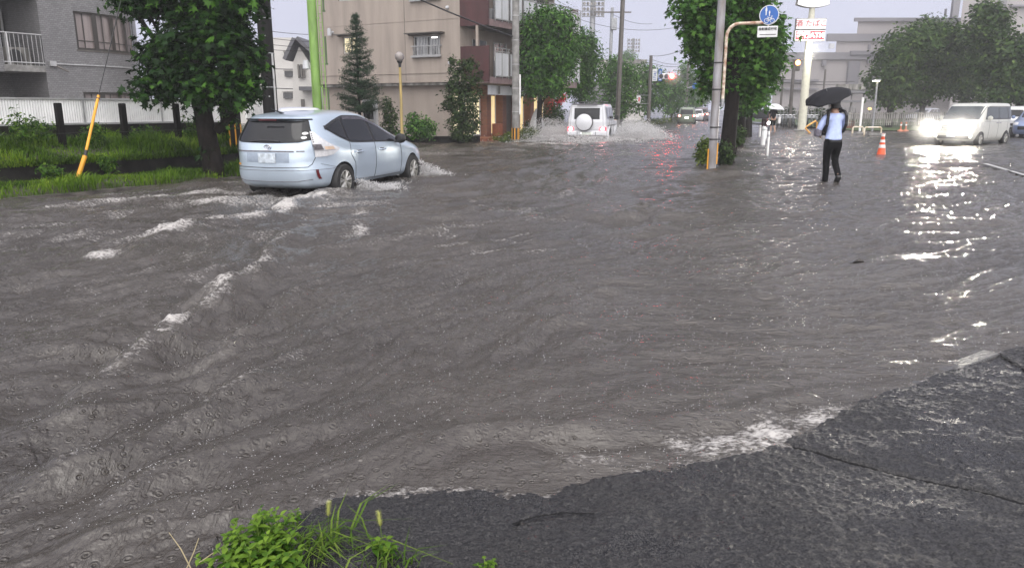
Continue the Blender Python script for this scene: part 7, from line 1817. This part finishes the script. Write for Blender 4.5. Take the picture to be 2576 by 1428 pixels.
for i, (u, Y, lb) in enumerate(((2279, 50, 'orange post beside the silver parked car'), (2266, 50, 'orange cone left of the silver parked car'))):
    q = at(u - 0, 322, Y); root = thing('safety_post', lb, 'safety post', (q.x, Y, 0), 'orange posts by the lot')
    b = MB(); b.lathe([(.20, 0), (.18, .06), (.055, .12), (.05, .58), (0, .60)], (q.x, Y, 0), 14); b.build('post', M('haze_dulled_orange', (.45, .16, .09), .5), root, smooth=True)  # orange dulled in the colour to stand in for haze
    b = MB(); b.lathe([(.056, .36), (.054, .46)], (q.x, Y, 0), 14); b.build('band', X['white'], root)
# bicycles parked in a row
def bicycle(label):
    root = thing('parked_bicycle', label, 'bicycle', (0, 0, 0), 'bicycles parked behind the sign tower')
    for x in (-.52, .52):
        b = MB(); b.lathe([(.29, -.02), (.325, -.02), (.325, .02), (.29, .02), (.29, -.02)], (x, 0, .325), 20, 'y')
        for a in np.arange(0, 3.1, .52): b.tube([(x + .3 * math.cos(a), 0, .325 + .3 * math.sin(a)), (x - .3 * math.cos(a), 0, .325 - .3 * math.sin(a))], .004, 3)
        b.build('wheel', X['rubber'], root)
    b = MB()
    for p, q in (((-.52, .325), (-.15, .80)), ((-.52, .325), (-.05, .30)), ((-.05, .30), (-.15, .86)), ((-.05, .30), (.38, .75)), ((-.15, .62), (.36, .82)), ((.52, .325), (.36, .95))): b.tube([(p[0], 0, p[1]), (q[0], 0, q[1])], .02, 6)
    b.build('frame', X['bikeframe'], root)
    b = MB(); b.tube([(.30, -.26, 1.0), (.36, -.1, .97), (.36, .1, .97), (.30, .26, 1.0)], .015, 6); b.build('handlebar', X['chrome'], root)
    b = MB(); b.box((-.18, 0, .90), (.24, .14, .06)); b.build('saddle', X['black'], root, bevel=.02)
    b = MB(); b.box((.60, 0, .86), (.28, .32, .24)); b.build('basket', X['frost'], root)
    return root
X['bikeframe'] = M('bicycle_frame', (.25, .27, .28), .3, .5, var=.5, scale=1)
b0 = None; k = 0
for u in (1957, 1968, 1977, 1987, 1996, 2030, 2042, 2054, 2118, 2130):
    lb = ['first', 'second', 'third', 'fourth', 'fifth', 'sixth', 'seventh', 'eighth', 'ninth', 'tenth'][k] + ' bicycle from the left in the parked row behind the sign tower'
    o = bicycle(lb) if b0 is None else copy_tree(b0)
    b0 = b0 or o; o['label'] = lb
    q = at(u, 300, 57 + (k % 3) * .4); place(o, (q.x, q.y, .02), R(70 + 9 * math.sin(k * 2.1))); k += 1
b = MB(); p, q = at(1935, 300, 60), at(2150, 300, 62)
for k in range(26): w = p.lerp(q, k / 25); b.tube([(w.x, w.y, 0), (w.x, w.y, 1.5)], .025, 5)
fo = thing('lot_fence', 'thin mesh fence behind the parked bicycles', 'fence', (p.x, p.y, 0)); b.build('post_row', X['steel'], fo)
b = MB()
for z in (.3, .7, 1.1, 1.5): b.tube([(p.x, p.y, z), (q.x, q.y, z)], .015, 4)
b.build('wire', X['steel'], fo)
bush('lot_hedge', 'hedge behind the row of parked bicycles', [(1955, 290, 16, 14, 0, .6), (1985, 286, 20, 16, 0, .6), (2030, 288, 20, 14, .4, .6), (2060, 285, 20, 16, .8, .6)], 61, 1500, .2, X['hedgedark'], 81, shape='quad')
b = MB(); a_, e_ = at(2085, 312, 54), at(2150, 312, 54); b.box(((a_.x + e_.x) / 2, 54.2, .25), (e_.x - a_.x, .4, .6)); b.box(((a_.x + e_.x) / 2, 54.2, .57), (e_.x - a_.x + .1, .5, .06))
tag(b.build('low_brick_wall', X['brickred']), 'low brown brick planter wall behind the person with the black umbrella', 'wall')
q = at(2165, 305, 50); root = thing('white_post', 'slim white post at the lot edge right of the person', 'post', (q.x, 50, 0)); b = MB(); b.tube([(q.x, 50, 0), (q.x, 50, at(2165, 245, 50).z)], .07, 10); b.build('shaft', X['white'], root)
# pipe gantry and low roofs before the hospital
pg = thing('covered_walkway', 'grey flat roofed walkway on slim columns before the hospital', 'walkway', at(2130, 290, 74)); b = MB()
for v0, v1 in ((228, 234), (252, 257)): wbox(b, 2075, 2240, v0, v1, 74, 4)
b.build('roof', X['hosp2'], pg)
for u in (2085, 2110, 2140, 2170, 2200): b = MB(); wbox(b, u, u + 4, 232, 300, 74.5, .2); b.build('column', X['hosp'], pg)
b = MB(); wbox(b, 2100, 2190, 212, 226, 80, 4); b.build('upper_roof', X['soffit'], pg)

# ------------------------------------------------------------------ overhead wires
def wire(label, pts, r=.012, sag=.4):
    P = []
    for a_, c_ in zip(pts, pts[1:]):
        a_, c_ = Vector(a_), Vector(c_)
        for t in np.linspace(0, 1, 14)[:-1 if c_ != Vector(pts[-1]) else None]: P.append(a_.lerp(c_, t) - Vector((0, 0, sag * 4 * t * (1 - t))))
    b = MB(); b.tube(P, r, 5); tag(b.build('overhead_wire', X['black']), label, 'wire', 'overhead wires')
wire('thick sagging cable crossing the upper part of the beige apartment', [at(1040, -8, 28), at(1290, 92, 33.3)], .03, .05)
wire('cable pair top strand left of the banded tarred pole', [at(598, 40, 18.4), at(690, -70, 22)], .02, .1)
wire('cable pair lower strand left of the banded tarred pole', [at(598, 52, 18.4), at(690, -55, 22)], .015, .1)
for k, (v0, v1) in enumerate(((55, 88), (72, 106), (90, 120), (108, 128))):
    wire(['top', 'second', 'third', 'lowest'][k] + ' of four thin wires between the tarred pole and the green pole', [at(560, v0, 40), at(800, v1, 44)], .014, .15)
wire('dark cable low over the white far block', [at(640, 170, 60), at(800, 172, 60)], .03, .1); wire('second dark cable below the first over the white far block', [at(600, 215, 60), at(800, 224, 60)], .035, .1)
wire('long thin wire from the apartment to the far right over the avenue', [at(1445, 45, 70), at(1770, 52, 80), at(2000, 120, 90)], .02, 1.0)
wire('wire climbing from the signal post towards the big tree', [at(1634, 140, 57), at(1760, 108, 30)], .014, .2)
wire('upper wire between the signal post and the far pole', [at(1634, 148, 57), at(1724, 158, 98), at(1990, 168, 60)], .02, .3)
wire('lower wire between the signal post and the far pole', [at(1645, 160, 70), at(1724, 162, 98), at(1990, 178, 60)], .025, .3)
wire('wire from the transformer pole to the floodlight side', [at(1470, 20, 90), at(1530, 30, 76), at(1640, 60, 90)], .02, .4)
wire('slanting wire below the transformer', [at(1475, 150, 60), at(1530, 140, 76)], .02, .2)
wire('upper of two far wires right of the street trees', [at(1900, 190, 80), at(2150, 205, 90)], .03, .3); wire('lower of two far wires right of the street trees', [at(1900, 198, 80), at(2150, 212, 90)], .03, .3)

# ------------------------------------------------------------------ rain haze
hz = MB(); hz.box2((-170, -12, -1.4), (170, 235, 45))
m = bpy.data.materials.new('rain_haze'); m.use_nodes = True; t = m.node_tree; t.nodes.remove(t.nodes['Principled BSDF'])
pv = t.nodes.new('ShaderNodeVolumePrincipled'); pv.inputs['Density'].default_value = .0014; pv.inputs['Color'].default_value = (.90, .90, .93, 1); pv.inputs['Anisotropy'].default_value = .25
t.links.new(pv.outputs[0], t.nodes['Material Output'].inputs['Volume'])
tag(hz.build('haze', m), kind='stuff')
print('tris', sum(len(o.data.polygons) for o in S.objects if o.type == 'MESH'), 'objs', len(S.objects))
